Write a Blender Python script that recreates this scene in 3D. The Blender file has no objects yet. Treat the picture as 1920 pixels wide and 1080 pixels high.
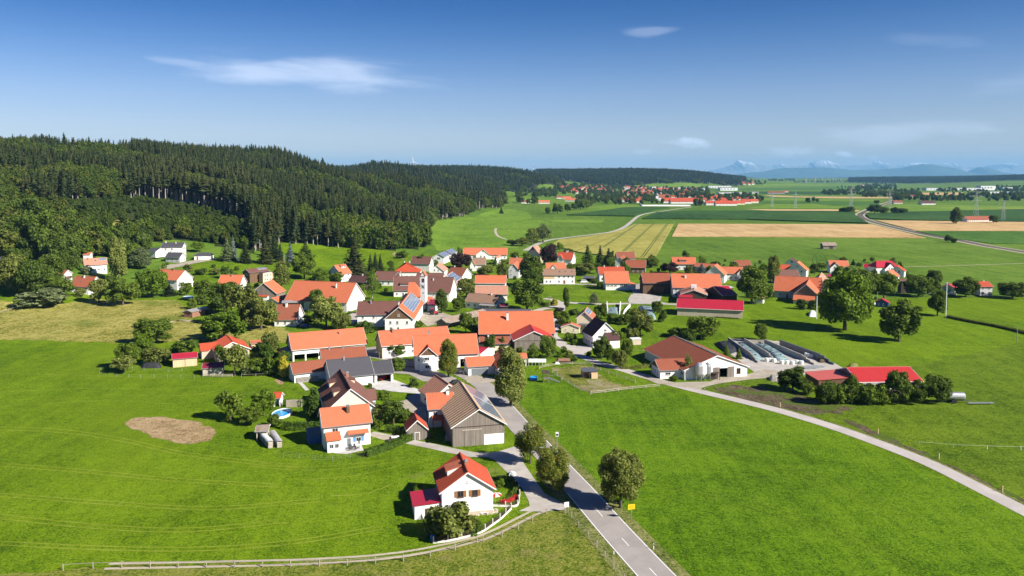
import bpy,bmesh,math,random
import numpy as np
from mathutils import Vector,Matrix,geometry

random.seed(11)
RNG = np.random.default_rng(11)
scene = bpy.context.scene
COL = scene.collection

# ------------------------------------------------------------------ camera
CAM_H = 66.0
FPX = 1490.0                       # focal length in photo pixels (1920 wide)
PITCH = math.radians(4.0)
HORIZON = 330.0                    # photo row of the horizon
PRINC = HORIZON + FPX * math.tan(PITCH)
cam_d = bpy.data.cameras.new('camera')
cam_d.sensor_width = 36.0
cam_d.lens = FPX / 1920 * 36.0
cam_d.shift_y = (PRINC - 540.0) / 1920.0
cam_d.clip_start = 1.0
cam_d.clip_end = 200000.0
cam = bpy.data.objects.new('camera',cam_d)
COL.objects.link(cam)
cam.location = (0,0,CAM_H)
cam.rotation_euler = (math.pi / 2 - PITCH,0,0)
scene.camera = cam

# ------------------------------------------------------------------ sky, sun, exposure
SUN_AZ = math.radians(120.0)       # clockwise from +Y (view direction); sun stands to the right, a little behind
SUN_EL = math.radians(34.0)
world = bpy.data.worlds.new('World')
scene.world = world
world.use_nodes = True
nt = world.node_tree
for n in list(nt.nodes):
 nt.nodes.remove(n)


class NB:
 """small node-building helper"""
 def __init__(self,tree):
  self.t = tree

 def n(self,kind,**kw):
  nd = self.t.nodes.new(kind)
  for k,v in kw.items():
   if k == 'inp':
    for i,val in v.items():
     sock = nd.inputs[i]
     if hasattr(val,'is_output') or isinstance(val,bpy.types.NodeSocket):
      self.t.links.new(val,sock)
     else:
      sock.default_value = val
   else:
    setattr(nd,k,v)
  return nd

 def math(self,op,a,b=None,c=None,clamp=False):
  nd = self.t.nodes.new('ShaderNodeMath')
  nd.operation = op
  nd.use_clamp = clamp
  for i,v in enumerate((a,b,c)):
   if v is None:
    continue
   if isinstance(v,bpy.types.NodeSocket):
    self.t.links.new(v,nd.inputs[i])
   else:
    nd.inputs[i].default_value = v
  return nd.outputs[0]

 def mix(self,f,a,b,kind='RGBA',blend='MIX'):
  nd = self.t.nodes.new('ShaderNodeMix')
  nd.data_type = kind
  if kind == 'RGBA':
   nd.blend_type = blend
  ia,ib = (6,7) if kind == 'RGBA' else (2,3)
  for i,v in ((0,f),(ia,a),(ib,b)):
   if isinstance(v,bpy.types.NodeSocket):
    self.t.links.new(v,nd.inputs[i])
   else:
    if kind == 'RGBA' and i != 0 and len(v) == 3:
     v = (*v,1)
    nd.inputs[i].default_value = v
  return nd.outputs[2 if kind == 'RGBA' else 0]

 def ramp(self,f,stops,interp='LINEAR'):
  nd = self.t.nodes.new('ShaderNodeValToRGB')
  nd.color_ramp.interpolation = interp
  el = nd.color_ramp.elements
  while len(el) < len(stops):
   el.new(0.5)
  for e,(p,c) in zip(el,stops):
   e.position = p
   e.color = (c,c,c,1) if isinstance(c,(int,float)) else (*c,1)
  self.t.links.new(f,nd.inputs[0])
  return nd.outputs[0]

 def maprange(self,v,a,b,c=0.0,d=1.0,smooth=True):
  nd = self.t.nodes.new('ShaderNodeMapRange')
  nd.interpolation_type = 'SMOOTHSTEP' if smooth else 'LINEAR'
  self.t.links.new(v,nd.inputs[0])
  for i,x in enumerate((a,b,c,d)):
   nd.inputs[i + 1].default_value = x
  return nd.outputs[0]


B = NB(nt)
sky = B.n('ShaderNodeTexSky',sky_type='NISHITA',sun_disc=False,sun_elevation=SUN_EL,sun_rotation=SUN_AZ,
   altitude=600.0,air_density=1.0,dust_density=0.35,ozone_density=3.2)
tc = B.n('ShaderNodeTexCoord')
sep = B.n('ShaderNodeSeparateXYZ',inp={0: tc.outputs['Generated']})
# longitude and elevation of the sky direction (radians), for the few fair-weather clouds
az = B.math('ARCTAN2',sep.outputs[0],sep.outputs[1])
el = B.math('ARCSINE',sep.outputs[2])


# two shared wisp patterns: long drawn-out veils and small puffs
NZ = []
for sx_,sy_,sd_ in ((9.0,45.0,1.0),(45.0,85.0,4.0)):
 cv_ = B.n('ShaderNodeCombineXYZ',inp={0: B.math('MULTIPLY',az,sx_),1: B.math('MULTIPLY',B.math('ADD',el,B.math('MULTIPLY',az,0.05)),sy_),2: sd_})
 NZ.append(B.n('ShaderNodeTexNoise',inp={'Vector': cv_.outputs[0],'Scale': 1.0,'Detail': 5.0,'Roughness': 0.55,'Distortion': 0.3}).outputs[0])


def cloud(ax,ey,wx,wy,tilt=0.0,seed=0.0,scale=6.0,dens=0.5,stretch=3.0,thr=0.35,soft=0.45):
 """mask of one cloud around the direction of photo pixel (ax, ey)"""
 a0 = math.atan2((ax - 960) / FPX,1.0)
 e0 = math.atan((HORIZON - ey) / FPX * math.cos(a0))
 dx = B.math('SUBTRACT',az,a0)
 dy = B.math('SUBTRACT',B.math('SUBTRACT',el,e0),B.math('MULTIPLY',dx,tilt))
 u = B.math('DIVIDE',dx,wx / FPX)
 v = B.math('DIVIDE',dy,wy / FPX)
 r = B.math('SQRT',B.math('ADD',B.math('MULTIPLY',u,u),B.math('MULTIPLY',v,v)))
 fall = B.maprange(r,0.1,1.0,1.0,0.0)
 nz = NZ[0] if stretch > 2.5 else NZ[1]
 s = B.math('ADD',B.math('MULTIPLY',fall,0.68),B.math('MULTIPLY',B.math('SUBTRACT',nz,0.5),1.6))
 m = B.maprange(s,thr,thr + soft,0.0,dens)
 return B.math('MULTIPLY',m,B.maprange(r,0.85,1.15,1.0,0.0))


masks = [
 cloud(570,141,300,42,-0.05,1.0,1.3,0.50,4.0,0.0,0.85),
 cloud(650,150,190,24,-0.04,4.0,1.5,0.36,4.0,0.10,0.8),
 cloud(370,122,130,13,-0.06,7.0,1.4,0.22,4.0,0.20,0.5),
 cloud(1225,63,80,13,0.05,2.0,1.5,0.18,3.0,0.15,0.5),
 cloud(1300,268,62,17,-0.14,3.0,1.6,0.62,1.6,0.25,0.45),
 cloud(1262,268,60,9,-0.05,5.5,1.6,0.30,2.0,0.20,0.5),
 cloud(1205,285,45,9,0.0,5.0,1.6,0.35,2.0,0.25,0.45),
 cloud(1582,290,24,8,-0.1,6.0,1.3,0.60,1.6,0.2,0.4),
 cloud(1634,297,16,6,-0.1,6.6,1.3,0.42,1.6,0.2,0.4),
 cloud(1480,285,120,17,0.0,9.0,1.8,0.34,2.4,0.30,0.5),
 cloud(1690,250,230,36,0.03,8.0,1.8,0.26,2.6,0.30,0.5),
 cloud(1740,80,130,24,-0.12,11.0,1.6,0.08,3.0,0.2,0.6),
 cloud(1890,160,120,30,0.10,12.0,1.6,0.10,3.0,0.2,0.6),
]
acc = masks[0]
for m in masks[1:]:
 acc = B.math('MAXIMUM',acc,m)
# the photograph's sky is a deeper, cooler blue than the raw model
hsv0 = B.n('ShaderNodeHueSaturation',inp={0: 0.512,1: 1.35,2: 1.0,4: sky.outputs[0]})
up = B.maprange(el,0.09,0.235)
tint = B.mix(up,(1.10,.86,.90),(.29,.46,.66))
hsv = B.n('ShaderNodeMix',data_type='RGBA',blend_type='MULTIPLY',inp={0: 1.0,6: hsv0.outputs[0],7: tint})
skyc = B.mix(acc,hsv.outputs[2],(8.6,9.3,11.0))
bg = B.n('ShaderNodeBackground',inp={0: skyc,1: 0.056})
outw = B.n('ShaderNodeOutputWorld',inp={0: bg.outputs[0]})

sun_d = bpy.data.lights.new('sun','SUN')
sun_d.energy = 4.6
sun_d.angle = math.radians(0.53)
sun_d.color = (1.0,0.94,0.84)
sun = bpy.data.objects.new('sun',sun_d)
COL.objects.link(sun)
to_sun = Vector((math.sin(SUN_AZ) * math.cos(SUN_EL),math.cos(SUN_AZ) * math.cos(SUN_EL),math.sin(SUN_EL)))
sun.rotation_euler = to_sun.to_track_quat('Z','Y').to_euler()
sun.location = (200,-100,300)

vs = scene.view_settings
vs.view_transform = 'Standard'
vs.look = 'None'
vs.gamma = 1.0
vs.exposure = 1.1
vs.use_curve_mapping = False
scene.render.engine = 'CYCLES'
cy = scene.cycles
cy.max_bounces = 5
cy.diffuse_bounces = 2
cy.glossy_bounces = 2
cy.transmission_bounces = 2
cy.volume_bounces = 0
cy.transparent_max_bounces = 4
cy.use_denoising = True
cy.use_adaptive_sampling = True
cy.adaptive_threshold = 0.02
cy.caustics_reflective = False
cy.caustics_refractive = False

# ------------------------------------------------------------------ terrain and picture-to-place helpers
CP,SP = math.cos(PITCH),math.sin(PITCH)


def ray(px,py):
 """direction of a photo pixel, scaled so that its Y is 1"""
 a = (px - 960.0) / FPX
 b = -(py - PRINC) / FPX
 d = np.array([a,b * SP + CP,b * CP - SP])
 return d / d[1]


def zray(px,py,Y):
 return CAM_H + ray(px,py)[2] * Y


# ground control points: photo pixel of the GROUND and its distance; elevation follows
_gc = [
 # foot of the hill and the western edge of the village
 (-700,560,400),(-300,560,400),(0,562,400),(180,562,415),(-700,500,470),(-300,500,480),(0,500,480),
 (330,493,540),(320,471,580),(430,492,540),(120,492,500),(230,500,520),
 (600,474,630),(690,470,660),(560,490,580),(780,474,670),(800,463,705),(470,470,600),(640,505,545),
 (835,412,1120),(880,402,1300),(935,390,1580),(860,430,960),(960,376,1950),(1000,362,2600),
]
_gz = [
 # (x pixel, distance, elevation) of ground under trees and beyond
 (-900,620,34),(-400,620,34),(0,620,30),(150,640,30),(300,680,27),(420,690,24),(560,720,17),(680,740,10),(760,760,6),
 (-900,800,62),(-400,800,62),(0,800,62),(200,860,58),(330,900,52),(480,950,42),(600,980,28),(700,1000,16),(780,1000,6),
 (-900,1030,95),(-400,1030,95),(0,1030,95),(150,1080,92),(255,1230,97),(330,1230,92),(480,1300,78),(520,1380,92),(600,1420,66),(645,1450,50),(690,1450,52),(755,1450,44),(805,1480,33),(850,1520,21),(890,1580,10),
 (-900,1400,100),(0,1500,100),(250,1500,96),(480,1650,80),(600,1650,58),(650,1650,48),(690,1850,26),(755,1850,18),(805,1850,11),(850,1850,7),(905,1850,4),
 (600,2200,60),(660,2250,66),(700,2300,86),(760,2250,78),(830,2350,64),(880,2350,46),(940,2400,24),(985,2600,8),(800,2650,34),(900,2650,28),(700,2650,40),
 (820,2900,68),(900,3050,80),(960,3050,74),(1020,3000,46),(1060,3000,12),
 (1060,4600,72),(1150,4700,86),(1240,4700,84),(1320,4600,62),(1370,4500,16),(1150,3600,4),(1250,3700,10),(1300,3900,8),(1420,4500,2),
 (900,4700,92),(700,4700,96),(400,3000,96),(0,3000,96),(-900,3000,96),(1150,6000,84),(1300,6500,60),
 (1560,7500,12),(1650,7500,30),(1780,7500,34),(1900,6500,52),(2100,6500,60),(2500,6500,60),(1480,7000,3),(1750,6200,6),(1650,5200,0),
 (1920,4800,6),(2300,4800,20),
]
# the flat valley floor
for d in (60,110,160,220,300,380):
 for p in (-900,-300,0,300,600,900,1300,1900,2600):
  _gz.append((p,d,0))
for d in (450,560,700,880,1150,1500,2000,2600):
 for p in (1050,1300,1600,1950,2600):
  _gz.append((p,d,0))
for p,d in ((500,430),(620,450),(760,470),(860,500),(700,520),(880,600),(960,720),(850,720),(950,950),(1000,1150),(1000,1500),(1030,2000),(1100,3000),(1300,3200),(1600,3200),(2000,3200),(1600,4200),(2600,3600)):
 _gz.append((p,d,0))
_C,_Z = [],[]


def _uv(px,d):
 return (px / 260.0,np.log(d) * 4.0)


for px,py,d in _gc:
 _C.append(_uv(px,d)); _Z.append(zray(px,py,d))
for px,d,z in _gz:
 _C.append(_uv(px,d)); _Z.append(z)
_C = np.array(_C); _Z = np.array(_Z,float)


def _phi(r2):
 return np.sqrt(r2 + 0.04)


_A = _phi(((_C[:,None,:] - _C[None,:,:]) ** 2).sum(-1))
_W = np.linalg.solve(_A + np.eye(len(_C)) * -0.004,_Z)


def _rbf(px,ly):
 U = np.stack([px / 260.0,ly * 4.0],-1)
 out = np.empty(len(U))
 for i in range(0,len(U),20000):
  r2 = ((U[i:i + 20000,None,:] - _C[None]) ** 2).sum(-1)
  out[i:i + 20000] = _phi(r2) @ _W
 # anything within a metre or so of the valley floor IS the valley floor
 t = np.clip((out - 0.9) / 3.0,0,1)
 return np.where(out < 0.9,0.0,np.where(out < 3.9,t * t * (2 - t) * 3.0,out - 0.9))


_PX0,_PXS,_PXN = -1400.0,9.0,512
_LY0,_LYN = math.log(40),440
_LYS = (math.log(9000) - _LY0) / (_LYN - 1)
_g1,_g2 = np.meshgrid(_PX0 + _PXS * np.arange(_PXN),_LY0 + _LYS * np.arange(_LYN))
_TG = _rbf(_g1.ravel(),_g2.ravel()).reshape(_LYN,_PXN)


def terrain(x,y):
 """ground elevation"""
 x = np.atleast_1d(np.asarray(x,float)); y = np.atleast_1d(np.asarray(y,float))
 yy = np.clip(y,40,9000)
 a = np.clip((960 + FPX * x / yy - _PX0) / _PXS,0,_PXN - 1.001)
 b = np.clip((np.log(yy) - _LY0) / _LYS,0,_LYN - 1.001)
 i = a.astype(int); j = b.astype(int); f = a - i; g = b - j
 z = (_TG[j,i] * (1 - f) + _TG[j,i + 1] * f) * (1 - g) + (_TG[j + 1,i] * (1 - f) + _TG[j + 1,i + 1] * f) * g
 return z * (1 - np.clip((y - 9000) / 6000,0,1))


def tz(x,y):
 return float(terrain(x,y)[0])


_TS = np.exp(np.linspace(math.log(60),math.log(30000),1400))


def at(px,py,h=0.0):
 """the point h metres above the ground that photo pixel (px, py) shows"""
 d = ray(px,py)
 z = CAM_H + d[2] * _TS
 g = terrain(d[0] * _TS,_TS) + h
 k = np.argmax(z <= g)
 if k == 0:
  k = len(_TS) - 1 if z[0] > g[0] else 1
 a0 = z[k - 1] - g[k - 1]; a1 = z[k] - g[k]
 f = a0 / (a0 - a1) if a0 != a1 else 0.0
 Y = _TS[k - 1] + (_TS[k] - _TS[k - 1]) * min(max(f,0),1)
 return np.array([d[0] * Y,Y,CAM_H + d[2] * Y])


def atY(px,Y):
 """ground point in photo column px at distance Y"""
 x = (px - 960.0) / FPX * Y / 1.0
 # the column is straight up to the small pitch; correct once
 for _ in range(3):
  z = tz(x,Y)
  v = np.array([x,Y,z - CAM_H])
  depth = v[1] * CP - v[2] * SP
  x = (px - 960.0) / FPX * depth
 return np.array([x,Y,tz(x,Y)])


def proj(p):
 v = np.array(p,float) - np.array([0,0,CAM_H])
 depth = v[1] * CP - v[2] * SP
 up = v[1] * SP + v[2] * CP
 return 960 + FPX * v[0] / depth,PRINC - FPX * up / depth


# crops in which pixel positions were read: origin and photo pixels per crop pixel
CROP = {
 'P': (0,0,1.0),
 'C1': (0,240,.25),'C2': (480,240,.25),'C3': (960,240,.25),'C4': (1440,240,.25),
 'C5': (0,440,.1875),'C6': (340,440,.1875),'C7': (640,440,.1875),'C8': (960,440,.1875),
 'R1': (1280,440,.1875),'R2': (1600,440,1 / 5.4),'R3': (180,580,.1875),'R4': (500,580,.1875),'R5': (760,580,.1875),
 'R6': (1040,560,.1875),'R7': (1340,600,520 / 1920),'R8': (400,690,.1875),
 'S1': (680,690,.1875),'S2': (740,820,.1875),'S3': (940,780,1 / 3.6),'S4': (0,860,760 / 1920),'S5': (1300,760,620 / 1920),
 'T1': (860,440,200 / 1920),'T2': (660,450,200 / 1920),'T3': (1260,470,200 / 1920),'T4': (1440,470,260 / 1920),'T5': (840,480,200 / 1920),'T6': (800,640,280 / 1920),
}


def P(crop,xy):
 ox,oy,s = CROP[crop]
 return ox + xy[0] * s,oy + xy[1] * s


# ------------------------------------------------------------------ object helpers
def tag(o,label=None,cat=None,group=None,kind=None):
 if label: o['label'] = label
 if cat: o['category'] = cat
 if group: o['group'] = group
 if kind: o['kind'] = kind
 return o


def empty(name,loc,rz=0.0):
 o = bpy.data.objects.new(name,None)
 o.empty_display_size = 0.5
 COL.objects.link(o)
 o.location = loc
 o.rotation_euler = (0,0,rz)
 return o


def add(name,me,parent=None,loc=None,rz=None):
 o = bpy.data.objects.new(name,me)
 COL.objects.link(o)
 if parent is not None:
  o.parent = parent
 if loc is not None:
  o.location = loc
 if rz is not None:
  o.rotation_euler = (0,0,rz)
 return o


def mesh(name,verts,faces,mats=(),mi=None,uv=None,smooth=False):
 me = bpy.data.meshes.new(name)
 me.from_pydata([tuple(map(float,v)) for v in verts],[],faces)
 for m in (mats if isinstance(mats,(list,tuple)) else [mats]):
  me.materials.append(m)
 if mi is not None:
  me.polygons.foreach_set('material_index',mi)
 if uv is not None:
  l = me.uv_layers.new(name='UVMap')
  flat = [c for f in uv for p in f for c in p]
  l.data.foreach_set('uv',flat)
 if smooth:
  me.polygons.foreach_set('use_smooth',[True] * len(me.polygons))
 me.update()
 return me


def quads_mesh(name,V,mats,mi=None):
 """V: (n,4,3) array of separate quads"""
 n = len(V)
 me = bpy.data.meshes.new(name)
 me.vertices.add(4 * n)
 me.vertices.foreach_set('co',np.asarray(V,np.float32).ravel())
 me.loops.add(4 * n)
 me.loops.foreach_set('vertex_index',np.arange(4 * n,dtype=np.int32))
 me.polygons.add(n)
 me.polygons.foreach_set('loop_start',np.arange(0,4 * n,4,dtype=np.int32))
 me.polygons.foreach_set('loop_total',np.full(n,4,np.int32))
 for m in (mats if isinstance(mats,(list,tuple)) else [mats]):
  me.materials.append(m)
 if mi is not None:
  me.polygons.foreach_set('material_index',np.asarray(mi,np.int32))
 me.update(calc_edges=True)
 me.validate()
 return me


class MB:
 """collects boxes, bars and prisms into one mesh"""
 def __init__(self):
  self.v,self.f,self.m = [],[],[]

 def face(self,pts,mi=0):
  k = len(self.v)
  self.v += [tuple(p) for p in pts]
  self.f.append(tuple(range(k,k + len(pts)))); self.m.append(mi)

 def poly(self,verts,faces,mi=0):
  k = len(self.v)
  self.v += [tuple(p) for p in verts]
  for f in faces:
   self.f.append(tuple(i + k for i in f)); self.m.append(mi)

 def box(self,c,s,mi=0,rz=0.0,taper=1.0):
  x,y,z = s[0] / 2,s[1] / 2,s[2] / 2
  ca,sa = math.cos(rz),math.sin(rz)
  vs = []
  for dz in (-1,1):
   k = taper if dz > 0 else 1.0
   for dx,dy in ((-1,-1),(1,-1),(1,1),(-1,1)):
    px,py = dx * x * k,dy * y * k
    vs.append((c[0] + px * ca - py * sa,c[1] + px * sa + py * ca,c[2] + dz * z))
  self.poly(vs,[(3,2,1,0),(4,5,6,7),(0,1,5,4),(1,2,6,5),(2,3,7,6),(3,0,4,7)],mi)

 def bar(self,p,q,r,mi=0,n=4,r2=None):
  p,q = Vector(p),Vector(q)
  d = q - p
  if d.length < 1e-6:
   return
  zq = d.to_track_quat('Z','Y')
  r2 = r if r2 is None else r2
  vs = []
  for c,rr in ((p,r),(q,r2)):
   for i in range(n):
    a = 2 * math.pi * (i + 0.5) / n
    vs.append(c + zq @ Vector((math.cos(a) * rr,math.sin(a) * rr,0)))
  fs = [(i,(i + 1) % n,n + (i + 1) % n,n + i) for i in range(n)]
  fs += [tuple(range(n - 1,-1,-1)),tuple(range(n,2 * n))]
  self.poly(vs,fs,mi)

 def lathe(self,prof,n=12,c=(0,0,0),mi=0):
  """profile of (r, z) turned about a vertical axis"""
  vs = []
  for r,z in prof:
   for i in range(n):
    a = 2 * math.pi * i / n
    vs.append((c[0] + r * math.cos(a),c[1] + r * math.sin(a),c[2] + z))
  fs = []
  for k in range(len(prof) - 1):
   for i in range(n):
    j = (i + 1) % n
    fs.append((k * n + i,k * n + j,(k + 1) * n + j,(k + 1) * n + i))
  fs.append(tuple(range(n - 1,-1,-1)))
  fs.append(tuple(range((len(prof) - 1) * n,len(prof) * n)))
  self.poly(vs,fs,mi)

 def me(self,name,mats,smooth=False):
  return mesh(name,self.v,self.f,mats,self.m,smooth=smooth)

 def build(self,name,mats,parent=None,loc=None,rz=None,smooth=False):
  return add(name,self.me(name,mats,smooth),parent,loc,rz)
# ------------------------------------------------------------------ materials
MATS = {}


def mat(name):
 m = bpy.data.materials.new(name)
 m.use_nodes = True
 t = m.node_tree
 for n in list(t.nodes):
  t.nodes.remove(n)
 b = NB(t)
 MATS[name] = m
 return m,b


def finish(b,color,rough=0.8,bump=None,bump_strength=0.4,bump_dist=0.05,metallic=0.0,spec=0.3):
 p = b.n('ShaderNodeBsdfPrincipled')
 for k,v in (('Base Color',color),('Roughness',rough),('Metallic',metallic),('Specular IOR Level',spec)):
  s = p.inputs[k]
  if isinstance(v,bpy.types.NodeSocket):
   b.t.links.new(v,s)
  else:
   s.default_value = (*v,1) if k == 'Base Color' and len(v) == 3 else v
 if bump is not None:
  bn = b.n('ShaderNodeBump',inp={'Strength': bump_strength,'Distance': bump_dist,'Height': bump})
  b.t.links.new(bn.outputs[0],p.inputs['Normal'])
 o = b.n('ShaderNodeOutputMaterial',inp={0: p.outputs[0]})
 return p


def noise(b,vec,scale,detail=4.0,rough=0.55,dist=0.0):
 return b.n('ShaderNodeTexNoise',inp={'Vector': vec,'Scale': scale,'Detail': detail,'Roughness': rough,'Distortion': dist}).outputs[0]


def vmap(b,vec,scale=(1,1,1),rz=0.0):
 return b.n('ShaderNodeMapping',inp={'Vector': vec,'Scale': scale,'Rotation': (0,0,rz)}).outputs[0]


def plain(name,col,rough=0.7,var=0.12,scale=1.5,spec=0.3,metallic=0.0,dirt=None):
 """painted or plain surface with uneven tone"""
 m,b = mat(name)
 pos = b.n('ShaderNodeTexCoord').outputs['Object']
 n1 = noise(b,pos,scale,5.0,0.6)
 lo = tuple(c * (1 - var) for c in col); hi = tuple(min(1,c * (1 + var * 0.6)) for c in col)
 c = b.mix(b.maprange(n1,0.3,0.7),lo,hi)
 if dirt:
  n2 = noise(b,vmap(b,pos,(1.2,1.2,0.25)),0.9,5.0,0.65)
  c = b.mix(b.maprange(n2,0.52,0.78,0.0,dirt[1]),c,dirt[0])
 finish(b,c,rough,n1,0.15,0.03,metallic,spec)
 return m


def tiles(name,col,col2,wear,rib=0.0,row=0.36,contrast=0.35):
 """clay roof tiles, laid out in the roof's own UV (metres along the ridge, metres down the slope)"""
 m,b = mat(name)
 uv = b.n('ShaderNodeUVMap').outputs[0]
 s = b.n('ShaderNodeSeparateXYZ',inp={0: uv})
 oi = b.n('ShaderNodeObjectInfo')
 cu = b.math('FLOOR',b.math('DIVIDE',s.outputs[0],0.27))
 cv = b.math('FLOOR',b.math('DIVIDE',s.outputs[1],row))
 cell = b.n('ShaderNodeCombineXYZ',inp={0: cu,1: cv,2: oi.outputs['Random']}).outputs[0]
 wn = b.n('ShaderNodeTexWhiteNoise',inp={0: cell}).outputs[0]
 n1 = noise(b,uv,0.35,5.0,0.6)
 n2 = noise(b,vmap(b,uv,(1.3,0.4,1)),0.7,5.0,0.72)
 c = b.mix(b.math('MULTIPLY',wn,contrast + 0.25),col,col2)
 c = b.mix(b.maprange(n1,0.42,0.72,0.0,0.55),c,col2)
 c = b.mix(b.math('MULTIPLY',oi.outputs['Random'],0.45),c,wear)
 c = b.mix(b.maprange(n2,0.55,0.80,0.0,0.55),c,wear)
 # rows of tiles overlap: each row's lower edge stands proud
 fv = b.math('FRACT',b.math('DIVIDE',s.outputs[1],row))
 fu = b.math('FRACT',b.math('DIVIDE',s.outputs[0],0.27))
 wave = b.math('SINE',b.math('MULTIPLY',fu,math.pi))
 h = b.math('ADD',b.math('MULTIPLY',fv,0.6),b.math('MULTIPLY',wave,0.5))
 finish(b,c,0.78,h,0.5,0.05,0.0,0.25)
 return m


def boards(name,col,col2,width=0.2,vertical=True,rough=0.85):
 """weathered boards along local z (vertical) on any wall"""
 m,b = mat(name)
 pos = b.n('ShaderNodeTexCoord').outputs['Object']
 s = b.n('ShaderNodeSeparateXYZ',inp={0: pos})
 h = b.math('ADD',s.outputs[0],s.outputs[1]) if vertical else s.outputs[2]
 q = b.math('DIVIDE',h,width)
 k = b.math('FLOOR',q)
 wn = b.n('ShaderNodeTexWhiteNoise',noise_dimensions='1D',inp={1: k}).outputs[0]
 fr = b.math('FRACT',q)
 gap = b.maprange(b.math('ABSOLUTE',b.math('SUBTRACT',fr,0.5)),0.40,0.5,0.0,1.0)
 n1 = noise(b,vmap(b,pos,(4,4,0.5) if vertical else (0.6,0.6,6)),1.2,5.0,0.65)
 c = b.mix(b.math('ADD',b.math('MULTIPLY',wn,0.6),b.maprange(n1,0.3,0.75,0.0,0.4)),col,col2)
 c = b.mix(b.math('MULTIPLY',gap,0.6),c,tuple(x * 0.35 for x in col))
 finish(b,c,rough,b.math('SUBTRACT',n1,gap),0.6,0.04,0.0,0.2)
 return m


def metal_sheet(name,col,col2,pitch=0.9,rough=0.42,wear=0.3):
 """painted sheet roofing with standing seams along the slope"""
 m,b = mat(name)
 uv = b.n('ShaderNodeUVMap').outputs[0]
 s = b.n('ShaderNodeSeparateXYZ',inp={0: uv})
 q = b.math('FRACT',b.math('DIVIDE',s.outputs[0],pitch))
 seam = b.maprange(b.math('ABSOLUTE',b.math('SUBTRACT',q,0.5)),0.40,0.5,0.0,1.0)
 n1 = noise(b,vmap(b,uv,(1.2,0.3,1)),0.7,5.0,0.65)
 c = b.mix(b.maprange(n1,0.4,0.75,0.0,wear * 2),col,col2)
 c = b.mix(b.math('MULTIPLY',seam,0.35),c,tuple(x * 0.5 for x in col))
 finish(b,c,rough,seam,0.5,0.04,0.0,0.4)
 return m


def grass(name,stops,big=0.02,mid=0.18,fine=2.2,rows=None,bump=0.9,speck=0.55,hue2=None):
 """turf: broad drifts, tufts and blades from world position; stops = (dark, mid, light)"""
 m,b = mat(name)
 pos = b.n('ShaderNodeNewGeometry').outputs['Position']
 n1 = noise(b,pos,big,4.0,0.6,0.6)
 n2 = noise(b,pos,mid,4.0,0.6)
 n3 = noise(b,pos,fine,3.0,0.8)
 n5 = noise(b,pos,fine * 0.33,3.0,0.65)
 ang,sp,k = rows or (0.3,5.0,0.04)
 st = noise(b,vmap(b,pos,(1.0 / sp,0.06 / sp,1),ang),1.6,4.0,0.6)
 v = 0.5
 for nn,kk in ((n1,0.6),(n2,0.42),(n5,0.3 + speck * 0.4),(n3,speck * 2.0),(st,0.12 + k * 5)):
  v = b.math('ADD',b.math('MULTIPLY',b.math('SUBTRACT',nn,0.5),kk),v)
 c = b.ramp(v,[(0.18,tuple(x * .45 for x in stops[0])),(0.36,stops[0]),(0.5,stops[1]),(0.68,stops[2])])
 if hue2:
  n4 = noise(b,pos,hue2[1],4.0,0.62)
  c = b.mix(b.maprange(n4,hue2[2],hue2[3],0.0,hue2[4]),c,hue2[0])
 finish(b,c,0.95,b.math('ADD',b.math('MULTIPLY',n3,0.8),b.math('MULTIPLY',n5,0.8)),bump,0.35,0.0,0.08)
 return m


def leaf(name,dark,light,trans=0.25,autumn=None,objvar=0.5):
 m,b = mat(name)
 geo = b.n('ShaderNodeNewGeometry')
 oi = b.n('ShaderNodeObjectInfo')
 r = geo.outputs['Random Per Island']
 k = b.math('ADD',b.math('MULTIPLY',r,1.0 - objvar * 0.5),b.math('MULTIPLY',oi.outputs['Random'],objvar * 0.5))
 c = b.mix(k,dark,light)
 if autumn:
  r2 = b.math('FRACT',b.math('MULTIPLY',r,37.3))
  c = b.mix(b.math('GREATER_THAN',r2,1 - autumn[1]),c,autumn[0])
 d = b.n('ShaderNodeBsdfDiffuse',inp={0: c})
 tr = b.n('ShaderNodeBsdfTranslucent',inp={0: b.mix(1.0,c,(1.25,1.35,0.6),blend='MULTIPLY')})
 gl = b.n('ShaderNodeBsdfGlossy',inp={0: (0.6,0.8,0.4,1),1: 0.6})
 mx = b.n('ShaderNodeMixShader',inp={0: trans,1: d.outputs[0],2: tr.outputs[0]})
 mx2 = b.n('ShaderNodeMixShader',inp={0: 0.015,1: mx.outputs[0],2: gl.outputs[0]})
 b.n('ShaderNodeOutputMaterial',inp={0: mx2.outputs[0]})
 return m


# --- ground covers
G_MEADOW = grass('meadow_grass',[(.064,.126,.002),(.108,.186,.003),(.168,.256,.008)],rows=(0.25,7.0,0.05),fine=2.3,speck=0.75,hue2=((.140,.205,.006),0.012,0.48,0.7,0.6))
G_FIELD = grass('hayfield_grass',[(.050,.112,.002),(.088,.170,.003),(.142,.240,.008)],big=0.015,rows=(-0.45,4.1,0.05),fine=2.3,speck=0.75)
G_FIELD2 = grass('pasture_grass_dark',[(.054,.104,.003),(.094,.154,.006),(.148,.215,.012)],big=0.03,fine=1.9,speck=0.75)
G_LAWN = grass('garden_grass',[(.060,.118,.002),(.102,.176,.004),(.160,.244,.010)],big=0.06,fine=2.0,speck=0.75,hue2=((.17,.17,.05),0.09,0.55,0.75,0.6))
G_PASTURE = grass('dry_pasture_grass',[(.140,.146,.018),(.265,.245,.052),(.380,.335,.100)],big=0.03,mid=0.16,fine=0.9,speck=0.8,hue2=((.10,.15,.015),0.035,0.5,0.72,0.7))
G_ROUGH = grass('rough_pasture_grass',[(.066,.108,.008),(.125,.160,.014),(.225,.225,.045)],big=0.05,mid=0.4,fine=2.0,speck=0.8,hue2=((.20,.18,.06),0.16,0.52,0.7,0.6))
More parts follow.
